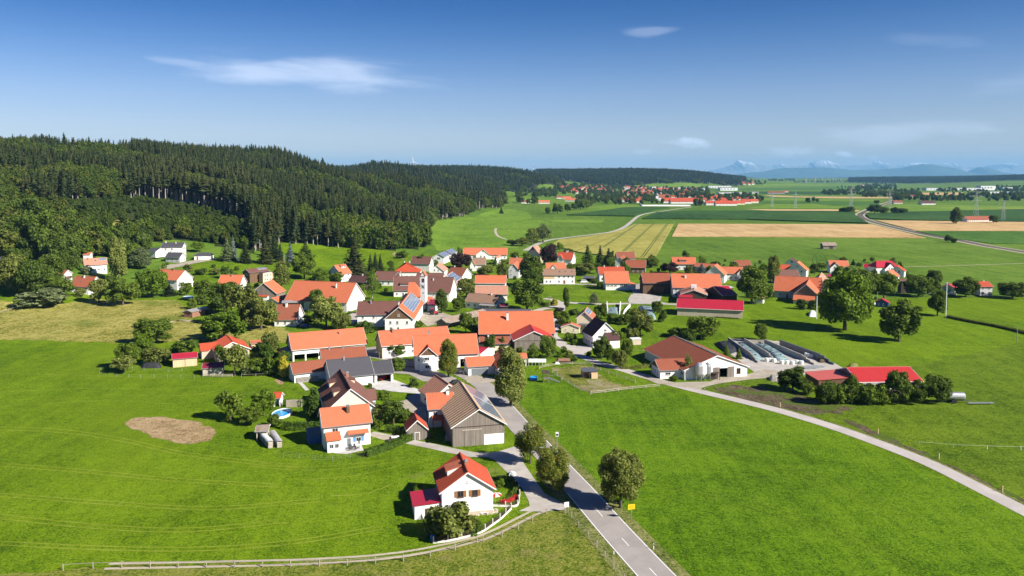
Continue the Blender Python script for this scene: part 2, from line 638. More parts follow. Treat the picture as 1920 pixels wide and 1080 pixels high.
G_VERGE = grass('verge_grass',[(.090,.120,.022),(.150,.170,.040),(.230,.220,.085)],big=0.1,mid=0.5,fine=1.8,speck=0.8)
G_PLAIN = grass('plain_grass',[(.062,.125,.010),(.094,.165,.014),(.135,.210,.024)],big=0.004,mid=0.03,fine=0.35,speck=0.4,rows=(0.05,9.0,0.08),bump=0.25)
G_MAIZE = grass('maize_crop',[(.022,.060,.012),(.036,.085,.016),(.055,.115,.022)],big=0.006,mid=0.05,fine=0.5,speck=0.5,rows=(0.02,6.0,0.14),bump=0.6)
G_BEET = grass('beet_crop',[(.040,.100,.012),(.062,.138,.018),(.090,.180,.026)],big=0.006,mid=0.05,fine=0.4,speck=0.4,rows=(0.0,7.0,0.1),bump=0.4)
G_BARLEY = grass('barley_crop',[(.230,.220,.045),(.300,.275,.062),(.370,.335,.085)],big=0.012,mid=0.05,fine=0.5,speck=0.35,bump=0.4)
G_WHEAT = grass('wheat_crop',[(.380,.250,.105),(.470,.315,.145),(.560,.390,.190)],big=0.01,mid=0.05,fine=0.4,speck=0.25,rows=(1.571,7.0,0.10),bump=0.3)
G_LIGHT = grass('mown_grass',[(.085,.165,.012),(.125,.215,.018),(.175,.265,.030)],big=0.01,mid=0.06,fine=0.5,speck=0.35,bump=0.3)
G_FOREST = grass('forest_floor',[(.016,.026,.006),(.030,.044,.010),(.050,.062,.018)],big=0.02,mid=0.1,fine=0.8,speck=0.6)
G_SOIL = grass('bare_soil',[(.240,.162,.080),(.350,.248,.130),(.440,.325,.185)],big=0.12,mid=0.6,fine=2.0,speck=0.6,hue2=((.12,.14,.03),0.22,0.56,0.72,0.6))
G_MUD = grass('churned_mud',[(.060,.045,.026),(.100,.078,.045),(.150,.122,.078)],big=0.12,mid=0.6,fine=1.6,speck=0.7,hue2=((.075,.12,.012),0.14,0.47,0.6,0.9))
G_PRESSED = grass('pressed_grass',[(.120,.175,.008),(.165,.222,.014),(.215,.275,.030)],speck=0.35,bump=0.3)
G_PADDOCK = grass('paddock_grass',[(.080,.100,.010),(.135,.150,.020),(.220,.215,.060)],big=0.1,mid=0.4,fine=1.3,speck=0.7,hue2=((.30,.25,.15),0.08,0.5,0.68,0.8))
G_SAND = grass('paddock_earth',[(.230,.190,.110),(.320,.265,.165),(.400,.335,.225)],big=0.12,mid=0.5,fine=1.5,speck=0.5,hue2=((.13,.17,.025),0.12,0.44,0.6,0.85))


def paving(name,col,col2,scale=0.25,patch=0.5):
 m,b = mat(name)
 pos = b.n('ShaderNodeNewGeometry').outputs['Position']
 n1 = noise(b,pos,scale,5.0,0.65,0.4)
 n2 = noise(b,pos,3.5,3.0,0.7)
 c = b.mix(b.maprange(n1,0.35,0.68),col,col2)
 c = b.mix(b.math('MULTIPLY',n2,0.3),c,tuple(x * 0.6 for x in col))
 finish(b,c,0.9,n2,0.25,0.03,0.0,0.2)
 return m


ASPHALT = paving('asphalt',(.300,.270,.245),(.370,.338,.308),0.12)
LANE = paving('lane_asphalt',(.430,.390,.355),(.510,.465,.425),0.15)
GRAVEL = paving('gravel',(.330,.285,.220),(.440,.390,.310),0.3)
CONCRETE = paving('concrete',(.380,.345,.300),(.500,.460,.410),0.25)
PAVER = paving('pale_pavers',(.500,.480,.450),(.620,.600,.570),0.4)
TRACKM = paving('dirt_track',(.400,.345,.250),(.500,.440,.330),0.3)
BALLAST = paving('rail_ballast',(.100,.085,.070),(.160,.138,.115),0.3)
MARKING = plain('road_paint',(.78,.78,.76),0.7,0.1,3.0)

# --- roofs
T_ORANGE = tiles('orange_clay_tiles',(.55,.150,.066),(.46,.108,.044),(.42,.150,.085))
T_OLD = tiles('old_orange_tiles',(.55,.155,.070),(.40,.100,.045),(.30,.120,.075),contrast=0.6)
T_RED = tiles('red_clay_tiles',(.48,.080,.032),(.36,.052,.022),(.30,.062,.032))
T_RUST = tiles('rust_brown_tiles',(.285,.085,.042),(.215,.060,.032),(.230,.088,.055))
T_BROWN = tiles('brown_tiles',(.155,.068,.052),(.115,.050,.040),(.170,.088,.068))
T_DARK = tiles('dark_brown_tiles',(.080,.034,.032),(.058,.026,.026),(.095,.048,.045))  # for dark roofs, and as the shade colour painted between ribs
T_GREY = tiles('anthracite_tiles',(.068,.066,.076),(.050,.049,.058),(.088,.086,.094),contrast=0.2)
T_RIB_LIT = tiles('brown_tiles_lit_ribs',(.50,.345,.210),(.38,.250,.150),(.54,.400,.270),contrast=0.5)  # brown tiles lightened to tan: sunlight on the raised ribs, put into the colour
T_FADED = tiles('faded_brown_tiles',(.255,.150,.098),(.190,.108,.072),(.310,.200,.135))
T_PINK = tiles('faded_pink_tiles',(.42,.205,.135),(.34,.150,.095),(.45,.260,.190))
R_CRIMSON = metal_sheet('crimson_sheet',(.40,.020,.038),(.32,.018,.032))
R_SCARLET = metal_sheet('scarlet_sheet',(.45,.034,.030),(.34,.026,.026))
R_SALMON = metal_sheet('salmon_sheet',(.56,.120,.085),(.46,.092,.065))
R_GREY = metal_sheet('grey_sheet',(.30,.29,.28),(.22,.21,.20))
R_DGREY = metal_sheet('dark_grey_sheet',(.10,.10,.115),(.07,.07,.08))
R_TIN = metal_sheet('rusty_tin_sheet',(.30,.24,.19),(.20,.13,.085),0.8,0.6,0.6)
R_WINE = metal_sheet('wine_red_sheet',(.24,.022,.045),(.18,.018,.034))

# --- walls
W_WHITE = plain('white_render',(.80,.79,.76),0.9,0.06,0.6,0.2,dirt=((.55,.50,.44),0.5))
W_CREAM = plain('cream_render',(.74,.66,.48),0.9,0.08,0.6,0.2,dirt=((.5,.42,.3),0.5))
W_PEACH = plain('peach_render',(.76,.54,.38),0.9,0.08,0.6,0.2)
W_GREY = plain('grey_render',(.54,.54,.55),0.9,0.08,0.6,0.2,dirt=((.35,.33,.31),0.5))
W_OLD = plain('stained_white_render',(.70,.67,.62),0.95,0.12,0.6,0.2,dirt=((.40,.34,.28),0.8))
W_OCHRE = plain('ochre_render',(.56,.42,.22),0.9,0.12,0.6,0.2,dirt=((.4,.3,.16),0.5))
W_BEIGE = plain('beige_render',(.52,.44,.34),0.9,0.08,0.6,0.2)
WOOD_GREY = boards('weathered_boards',(.150,.125,.105),(.290,.250,.215))
WOOD_BROWN = boards('brown_boards',(.110,.062,.035),(.190,.115,.068))
WOOD_DARK = boards('dark_boards',(.045,.032,.026),(.090,.066,.052))
WOOD_PALE = boards('pale_boards',(.60,.42,.25),(.72,.53,.34))
WOOD_RED = boards('red_brown_boards',(.24,.115,.075),(.34,.180,.125))
WOOD_BLUE = boards('blue_boards',(.035,.085,.240),(.055,.130,.340))
WOOD_CREAM = boards('cream_boards',(.62,.55,.45),(.74,.67,.56),0.3)
PLANK = boards('silver_planks',(.40,.35,.29),(.54,.48,.40))
TRIM = plain('white_trim',(.74,.73,.71),0.6,0.06,2.0)
TRIM_DARK = plain('brown_trim',(.11,.07,.05),0.7,0.1,2.0)
SHUTTER = plain('brown_shutter',(.30,.135,.050),0.6,0.15,3.0)
SHUTTER_B = plain('blue_shutter',(.10,.28,.50),0.6,0.1,3.0)
SHUTTER_G = plain('green_shutter',(.08,.24,.17),0.6,0.1,3.0)
DOORM = plain('brown_door',(.20,.090,.040),0.55,0.15,2.0)
DOOR_GREY = plain('grey_door',(.16,.18,.19),0.5,0.08,1.0)
BRICK = plain('chimney_brick',(.33,.16,.10),0.9,0.25,6.0)
CHIMW = plain('chimney_render',(.70,.67,.62),0.9,0.12,2.0)
LEAD = plain('lead_cap',(.26,.26,.27),0.6,0.1,2.0)
STEEL = plain('galvanised_steel',(.46,.47,.48),0.42,0.15,2.0,0.5,0.7)
DSTEEL = plain('dark_steel',(.10,.10,.11),0.5,0.1,2.0,0.5,0.4)
PYLON = plain('pylon_steel',(.36,.38,.37),0.6,0.1,0.5,0.4,0.2)
WHITEP = plain('white_paint',(.80,.80,.79),0.5,0.05,2.0)
BLACKP = plain('black_plastic',(.025,.025,.028),0.5,0.1,2.0)
YELLOWP = plain('yellow_sign_paint',(.80,.48,.02),0.5,0.04,2.0)
ORANGEP2 = plain('amber_sign_paint',(.78,.38,.01),0.5,0.04,2.0)
BLUEP = plain('blue_plastic',(.03,.20,.62),0.45,0.1,2.0)
REDP = plain('red_paint',(.45,.03,.03),0.45,0.1,2.0)
ORANGEP = plain('orange_paint',(.65,.28,.05),0.5,0.1,2.0)
STONE = plain('field_stone',(.30,.275,.245),0.95,0.35,2.5)
RUBBER = plain('tyre_rubber',(.022,.022,.022),0.85,0.1,3.0)
BARK = plain('bark',(.105,.082,.062),0.95,0.3,4.0)
BARK_PALE = plain('pale_bark',(.32,.28,.235),0.95,0.25,3.0)
POSTW = plain('fence_wood',(.31,.27,.22),0.9,0.2,3.0)
TARP_W = plain('white_silage_wrap',(.70,.74,.68),0.45,0.12,1.5,0.5)
TARP_G = plain('grey_tarpaulin',(.42,.41,.40),0.6,0.25,0.9,0.4)
TARP_K = plain('black_tarpaulin',(.035,.036,.040),0.5,0.3,0.9,0.4)
CARS = {k: plain('car_paint_' + k,c,0.3,0.04,1.0,0.6) for k,c in dict(white=(.75,.75,.75),silver=(.42,.43,.45),black=(.02,.02,.024),blue=(.03,.10,.32),red=(.40,.02,.02)).items()}


def glass():
 m,b = mat('window_glass')
 oi = b.n('ShaderNodeObjectInfo')
 c = b.mix(oi.outputs['Random'],(.012,.014,.018),(.055,.062,.072))
 finish(b,c,0.12,None,metallic=0.0,spec=0.6)
 return m


GLASS = glass()


def solar():
 m,b = mat('solar_cells')
 pos = b.n('ShaderNodeTexCoord').outputs['Object']
 s = b.n('ShaderNodeSeparateXYZ',inp={0: pos})
 fx = b.math('ABSOLUTE',b.math('SUBTRACT',b.math('FRACT',b.math('DIVIDE',s.outputs[0],0.32)),0.5))
 fy = b.math('ABSOLUTE',b.math('SUBTRACT',b.math('FRACT',b.math('DIVIDE',s.outputs[1],0.32)),0.5))
 g = b.maprange(b.math('MAXIMUM',fx,fy),0.46,0.5)
 c = b.mix(b.math('MULTIPLY',g,0.5),(.150,.180,.235),(.46,.48,.52))
 finish(b,c,0.16,None,spec=0.9)
 return m


SOLAR = solar()


def tarp_silage():
 """silage clamp cover: teal-grey mesh tarpaulin in strips"""
 m,b = mat('silage_cover')
 pos = b.n('ShaderNodeTexCoord').outputs['Object']
 n1 = noise(b,vmap(b,pos,(0.25,1.2,1)),1.0,5.0,0.65)
 n2 = noise(b,pos,0.5,4.0,0.6)
 c = b.mix(b.maprange(n1,0.35,0.65),(.085,.150,.150),(.30,.40,.40))
 c = b.mix(b.maprange(n2,0.5,0.7,0.0,0.6),c,(.14,.15,.16))
 finish(b,c,0.5,n1,0.6,0.15,0.0,0.4)
 return m


SILAGE = tarp_silage()


def water_mat():
 m,b = mat('pool_water')
 pos = b.n('ShaderNodeTexCoord').outputs['Object']
 n1 = noise(b,pos,2.5,3.0,0.6)
 c = b.mix(n1,(.015,.28,.60),(.05,.42,.74))
 finish(b,c,0.06,n1,0.15,0.05,0.0,0.5)
 return m


POOLW = water_mat()

# --- leaves
L_GREEN = leaf('leaf_green',(.032,.064,.005),(.175,.235,.030),0.28)
L_BRIGHT = leaf('leaf_bright',(.055,.105,.007),(.185,.262,.026),0.30)
L_DARK = leaf('leaf_dark',(.024,.050,.006),(.130,.178,.028),0.24)
L_OLIVE = leaf('leaf_olive',(.042,.062,.008),(.250,.272,.062),0.26)
L_LIME = leaf('leaf_linden',(.055,.080,.009),(.320,.350,.090),0.28)
L_TINGED = leaf('leaf_maple',(.044,.068,.007),(.245,.275,.048),0.28,((.36,.24,.03),0.06))
L_COPPER = leaf('leaf_copper',(.022,.012,.014),(.060,.030,.034),0.15)
L_GOLD = leaf('leaf_gold',(.30,.26,.02),(.52,.46,.05),0.25)
L_GREYG = leaf('leaf_grey_green',(.070,.095,.036),(.200,.235,.105),0.25)
L_SPRUCE = leaf('needle_spruce',(.011,.021,.007),(.058,.074,.026),0.15,objvar=0.9)
L_SPRUCE2 = leaf('needle_spruce_olive',(.018,.025,.007),(.084,.090,.030),0.15,objvar=0.9)
L_BLUE = leaf('needle_blue_spruce',(.070,.095,.085),(.190,.230,.205),0.1)
L_THUJA = leaf('thuja_green',(.024,.056,.008),(.080,.130,.020),0.15)
L_FAR = leaf('leaf_far_wood',(.022,.044,.008),(.095,.130,.024),0.2,objvar=0.9)
W_LEAF = leaf('wood_leaf',(.022,.044,.005),(.112,.150,.024),0.22,objvar=0.9)
W_LEAF2 = leaf('wood_leaf_olive',(.032,.046,.006),(.155,.172,.034),0.22,objvar=0.9)
L_HEDGE = leaf('hedge_green',(.038,.078,.010),(.100,.155,.024),0.2)
L_ROSE = leaf('flower_red',(.40,.015,.02),(.62,.07,.07),0.2)
L_PINKF = leaf('flower_pale',(.55,.42,.40),(.78,.70,.66),0.2)
# ------------------------------------------------------------------ ground
FOREST1 = [(-1400,520),(-300,520),(0,500),(60,505),(140,520),(195,552),(262,600),(330,622),(420,612),(470,596),(540,655),(620,660),(700,672),(760,690),(799,706),(797,770),(802,900),(812,1080),(833,1135),
   (880,1315),(932,1590),(950,1900),(925,2300),(975,2600),(1020,2900),(1062,3150),(1040,3600),(900,3600),(0,3600),(-1400,3600)]
FOREST2 = [(1030,3700),(1045,3950),(1085,3900),(1130,3750),(1180,3850),(1250,4050),(1330,4300),(1385,4500),(1400,5000),(1390,6300),(1000,6300)]
FOREST3 = [(1590,7000),(1650,6600),(1760,6300),(1850,6000),(1950,5900),(2500,5800),(2500,8500),(1590,8500)]


def inpoly(px,v,poly):
 """which of the points (px, log distance) lie inside a polygon of (px, distance)"""
 px = np.asarray(px); v = np.asarray(v)
 inside = np.zeros(px.shape,bool)
 n = len(poly)
 for i in range(n):
  x0,d0 = poly[i]; x1,d1 = poly[(i + 1) % n]
  y0,y1 = math.log(d0),math.log(d1)
  if y0 == y1:
   continue
  c = ((y0 > v) != (y1 > v)) & (px < (x1 - x0) * (v - y0) / (y1 - y0) + x0)
  inside ^= c
 return inside


def pxcol(x,y):
 return 960 + FPX * x / y


def in_forest(x,y):
 p,v = pxcol(x,y),np.log(np.maximum(y,1))
 return inpoly(p,v,FOREST1) | inpoly(p,v,FOREST2) | inpoly(p,v,FOREST3)


_us = np.linspace(-1.5,1.5,420)
_ys = np.exp(np.linspace(math.log(30),math.log(46000),340))
GX = _us[None,:] * _ys[:,None]
GY = np.repeat(_ys[:,None],len(_us),1)
GZ = terrain(GX,GY)
nu,ny = len(_us),len(_ys)
idx = np.arange(nu * ny).reshape(ny,nu)
q = np.stack([idx[:-1,:-1],idx[:-1,1:],idx[1:,1:],idx[1:,:-1]],-1).reshape(-1,4)
gme = bpy.data.meshes.new('ground')
gme.vertices.add(nu * ny)
gme.vertices.foreach_set('co',np.stack([GX,GY,GZ],-1).astype(np.float32).ravel())
gme.loops.add(q.size)
gme.loops.foreach_set('vertex_index',q.astype(np.int32).ravel())
gme.polygons.add(len(q))
gme.polygons.foreach_set('loop_start',np.arange(0,q.size,4,dtype=np.int32))
gme.polygons.foreach_set('loop_total',np.full(len(q),4,np.int32))
for m_ in (G_MEADOW,G_PLAIN,G_FOREST,G_LAWN,G_FIELD):
 gme.materials.append(m_)
cx = (GX[:-1,:-1] + GX[1:,1:]).ravel() / 2
cyy = (GY[:-1,:-1] + GY[1:,1:]).ravel() / 2
gm = np.where(cyy > 430,1,0)
gm[in_forest(cx,cyy)] = 2
gme.polygons.foreach_set('material_index',gm.astype(np.int32))
gme.polygons.foreach_set('use_smooth',np.ones(len(q),bool))
gme.update(calc_edges=True)
ground = add('ground',gme)
tag(ground,kind='structure')
GPTS = np.stack([GX.ravel(),GY.ravel()],-1)


def sheet(name,crop,pts,material,off=0.02,h=0.0,world=False,label=None,ragged=0.0):
 """a cover laid over the ground inside a polygon read from the photo; h > 0 makes a standing crop with sides"""
 W = np.array(pts,float) if world else np.array([at(*P(crop,p))[:2] for p in pts])
 if ragged:
  rr = np.random.default_rng(len(W) + int(abs(W[0][0])))
  out = []
  for i in range(len(W)):
   a,c = W[i],W[(i + 1) % len(W)]
   k = max(1,int(np.linalg.norm(c - a) / (ragged * 1.6)))
   nv = np.array([-(c - a)[1],(c - a)[0]]) / (np.linalg.norm(c - a) + 1e-9)
   ph = rr.uniform(0,6.28,3)
   for j in range(k):
    t = j / k
    w_ = np.linalg.norm(c - a) * t
    out.append(a + (c - a) * t + nv * ragged * (.5 * math.sin(w_ * .5 + ph[0]) + .35 * math.sin(w_ * 1.3 + ph[1]) + rr.normal() * .28))
  W = np.array(out)
 n = len(W)
 tx0,ty0 = W.min(0); tx1,ty1 = W.max(0)
 box = (GPTS[:,0] > tx0) & (GPTS[:,0] < tx1) & (GPTS[:,1] > ty0) & (GPTS[:,1] < ty1)
 cand = GPTS[box]
 hilly = len(cand) and terrain(cand[::max(1,len(cand) // 60),0],cand[::max(1,len(cand) // 60),1]).max() > 0.01
 V = [Vector(p) for p in W]
 # the outline, cut finely where the ground is not flat
 E = []
 if hilly:
  out = []
  for i in range(n):
   a,c = W[i],W[(i + 1) % n]
   k = max(1,int(np.linalg.norm(c - a) / max(4.0,a[1] * 0.015)))
   out += [a + (c - a) * j / k for j in range(k)]
  V = [Vector(p) for p in out]
  poly = out
  ins = np.zeros(len(cand),bool)
  A = np.array(out)
  for i in range(len(A)):
   x0,y0 = A[i]; x1,y1 = A[(i + 1) % len(A)]
   if y0 == y1:
    continue
   ins ^= ((y0 > cand[:,1]) != (y1 > cand[:,1])) & (cand[:,0] < (x1 - x0) * (cand[:,1] - y0) / (y1 - y0) + x0)
  inner = [Vector(p) for p in cand[ins]]
 else:
  inner = []
 nb = len(V)
 ring = list(range(nb))
 vo,eo,fo,_,_,_ = geometry.delaunay_2d_cdt(V + inner,[(i,(i + 1) % nb) for i in range(nb)],[ring],1,1e-4)
 vo = np.array([tuple(v) for v in vo])
 z = terrain(vo[:,0],vo[:,1]) + off * (1 + vo[:,1] / 400.0) + h
 verts = [(x,y,zz) for (x,y),zz in zip(vo,z)]
 faces = []
 for f in fo:
  a,c,d = (vo[i] for i in f[:3])
  s = (c[0] - a[0]) * (d[1] - a[1]) - (c[1] - a[1]) * (d[0] - a[0])
  faces.append(tuple(f) if s > 0 else tuple(reversed(f)))
 if h > 0:
  k = len(verts)
  for v in V:
   g = tz(v[0],v[1])
   zz = g + off * (1 + v[1] / 400.0) + h
   verts += [(v[0],v[1],zz),(v[0],v[1],g - 0.1)]
  for i in range(nb):
   j = (i + 1) % nb
   faces.append((k + 2 * i,k + 2 * i + 1,k + 2 * j + 1,k + 2 * j))
 o = add(name,mesh(name,verts,faces,material))
 tag(o,label,kind='structure')
 return o


def smooth_line(pts,step=3.0,closed=False):
 """Catmull-Rom through 2D world points"""
 Q = np.array(pts,float)
 if closed:
  Q = np.vstack([Q[-1],Q,Q[0],Q[1]])
 else:
  Q = np.vstack([2 * Q[0] - Q[1],Q,2 * Q[-1] - Q[-2]])
 out = []
 for i in range(1,len(Q) - 2):
  p0,p1,p2,p3 = Q[i - 1:i + 3]
  k = max(1,int(np.linalg.norm(p2 - p1) / step))
  for t in np.arange(k) / k:
   out.append(0.5 * ((2 * p1) + (-p0 + p2) * t + (2 * p0 - 5 * p1 + 4 * p2 - p3) * t ** 2 + (-p0 + 3 * p1 - 3 * p2 + p3) * t ** 3))
 if not closed:
  out.append(Q[-2])
 return np.array(out)


def world_line(crop,pts):
 return np.array([at(*P(crop,p))[:2] for p in pts])


def ribbon(name,line,width,material,off=0.06,step=3.0,shift=0.0,label=None,w2=None,parent=None,lift=0.0):
 L = smooth_line(line,step) if step else np.array(line,float)
 d = np.gradient(L,axis=0)
 d /= np.linalg.norm(d,axis=1)[:,None] + 1e-9
 nrm = np.stack([-d[:,1],d[:,0]],-1)
 wd = np.full(len(L),width) if w2 is None else np.linspace(width,w2,len(L))
 cols = []
 for s in (0.5,0.17,-0.17,-0.5):
  p = L + nrm * (shift + s * wd)[:,None]
  z = terrain(p[:,0],p[:,1]) + off * (1 + p[:,1] / 400.0) + lift
  cols.append(np.column_stack([p,z]))
 n = len(L)
 verts = np.concatenate(cols)
 faces = []
 for c in range(3):
  for i in range(n - 1):
   faces.append((c * n + i,(c + 1) * n + i,(c + 1) * n + i + 1,c * n + i + 1))
 o = add(name,mesh(name,verts,faces,material),parent)
 if parent is None:
  tag(o,label,kind='structure')
 return o


# --- covers near the camera
sheet('hay_field','P',[(1290,1300),(1265,1075),(1085,892),(1000,800),(945,745),(980,700),(1090,700),(1230,728),(1305,742),(1420,768),(1560,806),(1700,866),(1820,920),(2000,1010),(2400,1300)],G_FIELD,0.012,ragged=0.5)
sheet('east_pasture','P',[(1310,728),(1420,705),(1530,690),(1700,690),(1920,640),(2300,640),(2300,1100),(1960,985),(1830,915),(1710,858),(1570,800),(1430,762)],G_FIELD2,0.014,ragged=0.8)
sheet('village_green','P',[(1000,560),(1010,530),(1180,530),(1195,560),(1172,572),(1060,566)],G_LAWN,0.014,ragged=0.8)
sheet('village_lawn','P',[(200,700),(330,640),(520,640),(545,600),(400,560),(300,540),(300,520),(620,470),(780,478),(900,470),(1010,470),(1200,490),(1380,500),(1700,520),(1700,540),(1400,545),(1250,600),(1240,640),(1420,690),
       (1300,730),(1100,690),(940,700),(900,780),(985,905),(1000,960),(815,1018),(740,900),(790,870),(690,860),(520,860),(450,790),(400,760),(480,700)],G_LAWN,0.008)
sheet('dry_pasture','P',[(-500,560),(0,562),(60,576),(180,562),(330,563),(350,580),(360,600),(430,602),(520,612),(545,622),(540,642),(420,642),(330,640),(210,643),(150,641),(0,636),(-500,640)],G_PASTURE,0.022,ragged=1.5)
sheet('rough_pasture','P',[(-300,1085),(60,1074),(250,1058),(500,1056),(650,1051),(800,1034),(900,1004),(1000,964),(1055,954),(1072,962),(1110,1020),(1165,1085),(1250,1250),(1250,1400),(-600,1400)],G_ROUGH,0.022,ragged=0.6)
sheet('soil_patch','P',[(236,793),(246,785),(270,782),(312,783),(345,788),(375,793),(398,803),(404,815),(392,825),(360,832),(325,830),(298,822),(270,811),(246,802)],G_SOIL,0.026,ragged=0.9)
sheet('tilled_soil','R8',[(620,110),(690,100),(720,130),(690,170),(640,165)],G_SOIL,0.026,ragged=0.6)
sheet('muddy_patch','P',[(1340,728),(1372,722),(1430,726),(1480,738),(1560,756),(1600,762),(1575,775),(1520,778),(1450,766),(1390,752)],G_MUD,0.026,ragged=1.4)
sheet('muddy_track','P',[(1560,780),(1600,790),(1700,834),(1800,880),(1920,936),(1920,943),(1790,885),(1690,842),(1600,800)],G_MUD,0.024,ragged=0.8)
sheet('horse_paddock','R6',[(-30,690),(60,690),(300,660),(1000,870),(340,945),(60,790)],G_PADDOCK,0.024,ragged=0.8)
sheet('olive_verge','P',[(1105,690),(1175,700),(1230,722),(1290,737),(1240,735),(1150,718)],G_LAWN,0.028)

# --- the open plain: crops and meadows
sheet('barley_field','P',[(1190,421),(1263,421),(1227,486),(1160,484),(1085,474),(1034,460),(1048,450.5),(1105,444),(1150,436),(1170,430)],G_BARLEY,0.02,0.8)
sheet('wheat_field','P',[(1272,420.5),(1635,421.5),(1690,435),(1736,447),(1500,445),(1260,444)],G_WHEAT,0.02,0.8)
sheet('maize_field','P',[(1232,399),(1300,396),(1600,397.5),(1604,405),(1616,413),(1628,420),(1400,412.5),(1204,411)],G_MAIZE,0.02,1.8)
sheet('maize_field','P',[(1062,404),(1130,396),(1172,390),(1255,390),(1225,396),(1196,404),(1190,406.5)],G_MAIZE,0.02,1.8)
sheet('mown_strip','P',[(1032,413),(1135,410),(1128,418),(1040,417)],G_LIGHT,0.03)
sheet('mown_meadow','P',[(1090,391),(1150,383),(1250,386),(1165,389.5),(1120,396)],G_LIGHT,0.03)
sheet('wheat_field','P',[(1641,413.8),(1810,416),(2100,419),(2100,433.5),(1716,433),(1685,425)],G_WHEAT,0.02,0.8)
sheet('beet_field','P',[(1716,434),(2100,434.5),(2100,462),(1862,457),(1795,449),(1750,441)],G_BEET,0.02,0.5)
sheet('maize_field','P',[(1623,403),(1700,398.5),(1920,393.5),(2200,390),(2200,418),(1920,417),(1690,413.4),(1632,411)],G_MAIZE,0.02,1.6)
sheet('mown_meadow','P',[(1440,383),(1528,382.5),(1560,386.5),(1622,389.8),(1440,391.5),(1400,391)],G_LIGHT,0.03)
sheet('beet_field','P',[(1400,377.5),(1550,377),(1650,379),(1645,385.5),(1560,385),(1528,381.5),(1400,382)],G_BEET,0.03)
sheet('stubble_strip','P',[(1396,392.2),(1560,392.6),(1612,394.5),(1610,396.5),(1440,395)],G_WHEAT,0.035)
sheet('stubble_strip','P',[(1430,365.5),(1500,368.5),(1690,369.5),(1690,372),(1560,372),(1450,369)],G_WHEAT,0.035)
sheet('mown_meadow','P',[(1690,383),(1920,386),(2200,388),(2200,391),(1920,392.8),(1690,397),(1660,389)],G_LIGHT,0.03)
sheet('stubble_strip','P',[(1660,389),(1920,390.3),(2200,391),(2200,392),(1920,391.3)],G_BARLEY,0.04)
sheet('wheat_field','P',[(1728,361.5),(1806,361),(1804,365.5),(1724,366)],G_WHEAT,0.035)
sheet('beet_field','P',[(1300,352),(1600,350),(1590,355),(1380,357)],G_BEET,0.03)
sheet('mown_meadow','P',[(1400,371),(1640,374.5),(1660,377),(1400,375.5)],G_LIGHT,0.03)
sheet('beet_field','P',[(1400,359.5),(1580,359),(1570,365),(1430,364)],G_MAIZE,0.03)
sheet('mown_meadow','P',[(1430,345.5),(1640,345),(1630,348.5),(1430,349)],G_LIGHT,0.03)
sheet('mown_meadow','P',[(820,470),(800,440),(810,415),(850,411),(900,402),(955,392),(990,398),(1000,412),(1030,416),(1028,448),(960,466)],G_LIGHT,0.02)
sheet('mown_meadow','C3',[(640,430),(720,420),(760,430),(640,446)],G_LIGHT,0.03)
sheet('mown_meadow','C3',[(980,425),(1160,400),(1300,405),(1420,425),(1440,445),(1150,440),(990,440)],G_LIGHT,0.03)
sheet('hill_meadow','C6',[(-60,285),(240,240),(350,245),(600,275),(900,320),(560,370),(380,400),(220,385),(60,340)],G_MEADOW,0.04)
sheet('hill_meadow','C6',[(960,80),(1130,85),(1640,110),(1920,140),(2160,175),(2100,230),(2140,290),(1960,330),(1560,330),(1330,320),(1250,200),(1000,190)],G_MEADOW,0.04)
sheet('gravel_drive','C5',[(1590,330),(1700,300),(1790,290),(1900,265),(2040,240),(2150,238),(2160,250),(1960,285),(1800,320),(1680,345)],GRAVEL,0.06)
sheet('sandy_bank','C7',[(500,195),(560,170),(640,225),(620,250),(540,225)],G_SAND,0.06)
sheet('scrub_bank','C1',[(700,690),(900,690),(1060,800),(1120,860),(900,850),(860,760)],G_PASTURE,0.06)

# wheel tracks through the barley, dark where the crop was driven down
for px0,px1 in (((340,905),(690,808)),((480,930),(850,782)),((690,900),(950,722)),((845,930),(1066,722)),((985,978),(1172,722)),((965,978),(1160,722)),((830,930),(1055,722)),((670,905),(935,726))):
 L = world_line('C3',[px0,px1])
 ribbon('wheel_track',L,0.8,G_MAIZE,0.03,12.0,lift=0.8)

# tractor lines in the mown meadow in front
for pts in ([(0,868),(150,880),(330,897),(520,908)],[(0,874),(150,886),(330,903),(520,914)],[(0,965),(200,985),(360,990),(520,975)],[(0,973),(200,993),(360,997),(540,980)],
   [(490,868),(560,876),(640,872),(760,858)],[(470,874),(560,882),(650,878),(760,864)],[(0,735),(180,728),(300,730),(420,722)],[(0,762),(200,752),(330,758)],[(0,700),(180,705),(340,712),(440,718)],[(0,800),(120,806),(230,822),(330,845),(450,862),(560,872)],[(0,806),(120,812),(230,828),(330,851),(450,868),(560,878)],[(0,1015),(180,1024),(380,1026),(560,1012),(720,985)],[(0,1022),(180,1031),(380,1033),(560,1019),(720,992)],
   [(620,930),(690,925),(740,905)],[(560,900),(660,893),(745,875)],[(430,722),(400,735),(330,742),(200,740)],[(0,925),(200,940),(400,950),(600,935)],[(0,931),(200,946),(400,956),(600,941)]):
 ribbon('tractor_line',world_line('P',pts),0.5,G_PRESSED,0.030)
for pts in ([(1010,770),(1150,790),(1320,830),(1500,885),(1700,960)],[(1005,778),(1150,799),(1320,840),(1500,896),(1700,972)],[(1120,890),(1250,905),(1420,945),(1600,1005),(1760,1080)],[(1125,900),(1250,916),(1420,957),(1600,1018),(1740,1085)]):
 ribbon('tractor_line',world_line('P',pts),0.45,G_FIELD2,0.030)
for pts in ([(1530,480),(1532,492),(1535,505)],[(1545,478),(1550,490),(1545,503)],[(1536,470),(1524,485),(1528,500)],[(1560,478),(1575,488),(1592,500)]):
 ribbon('tractor_line',world_line('P',pts),0.7,G_MAIZE,0.04)

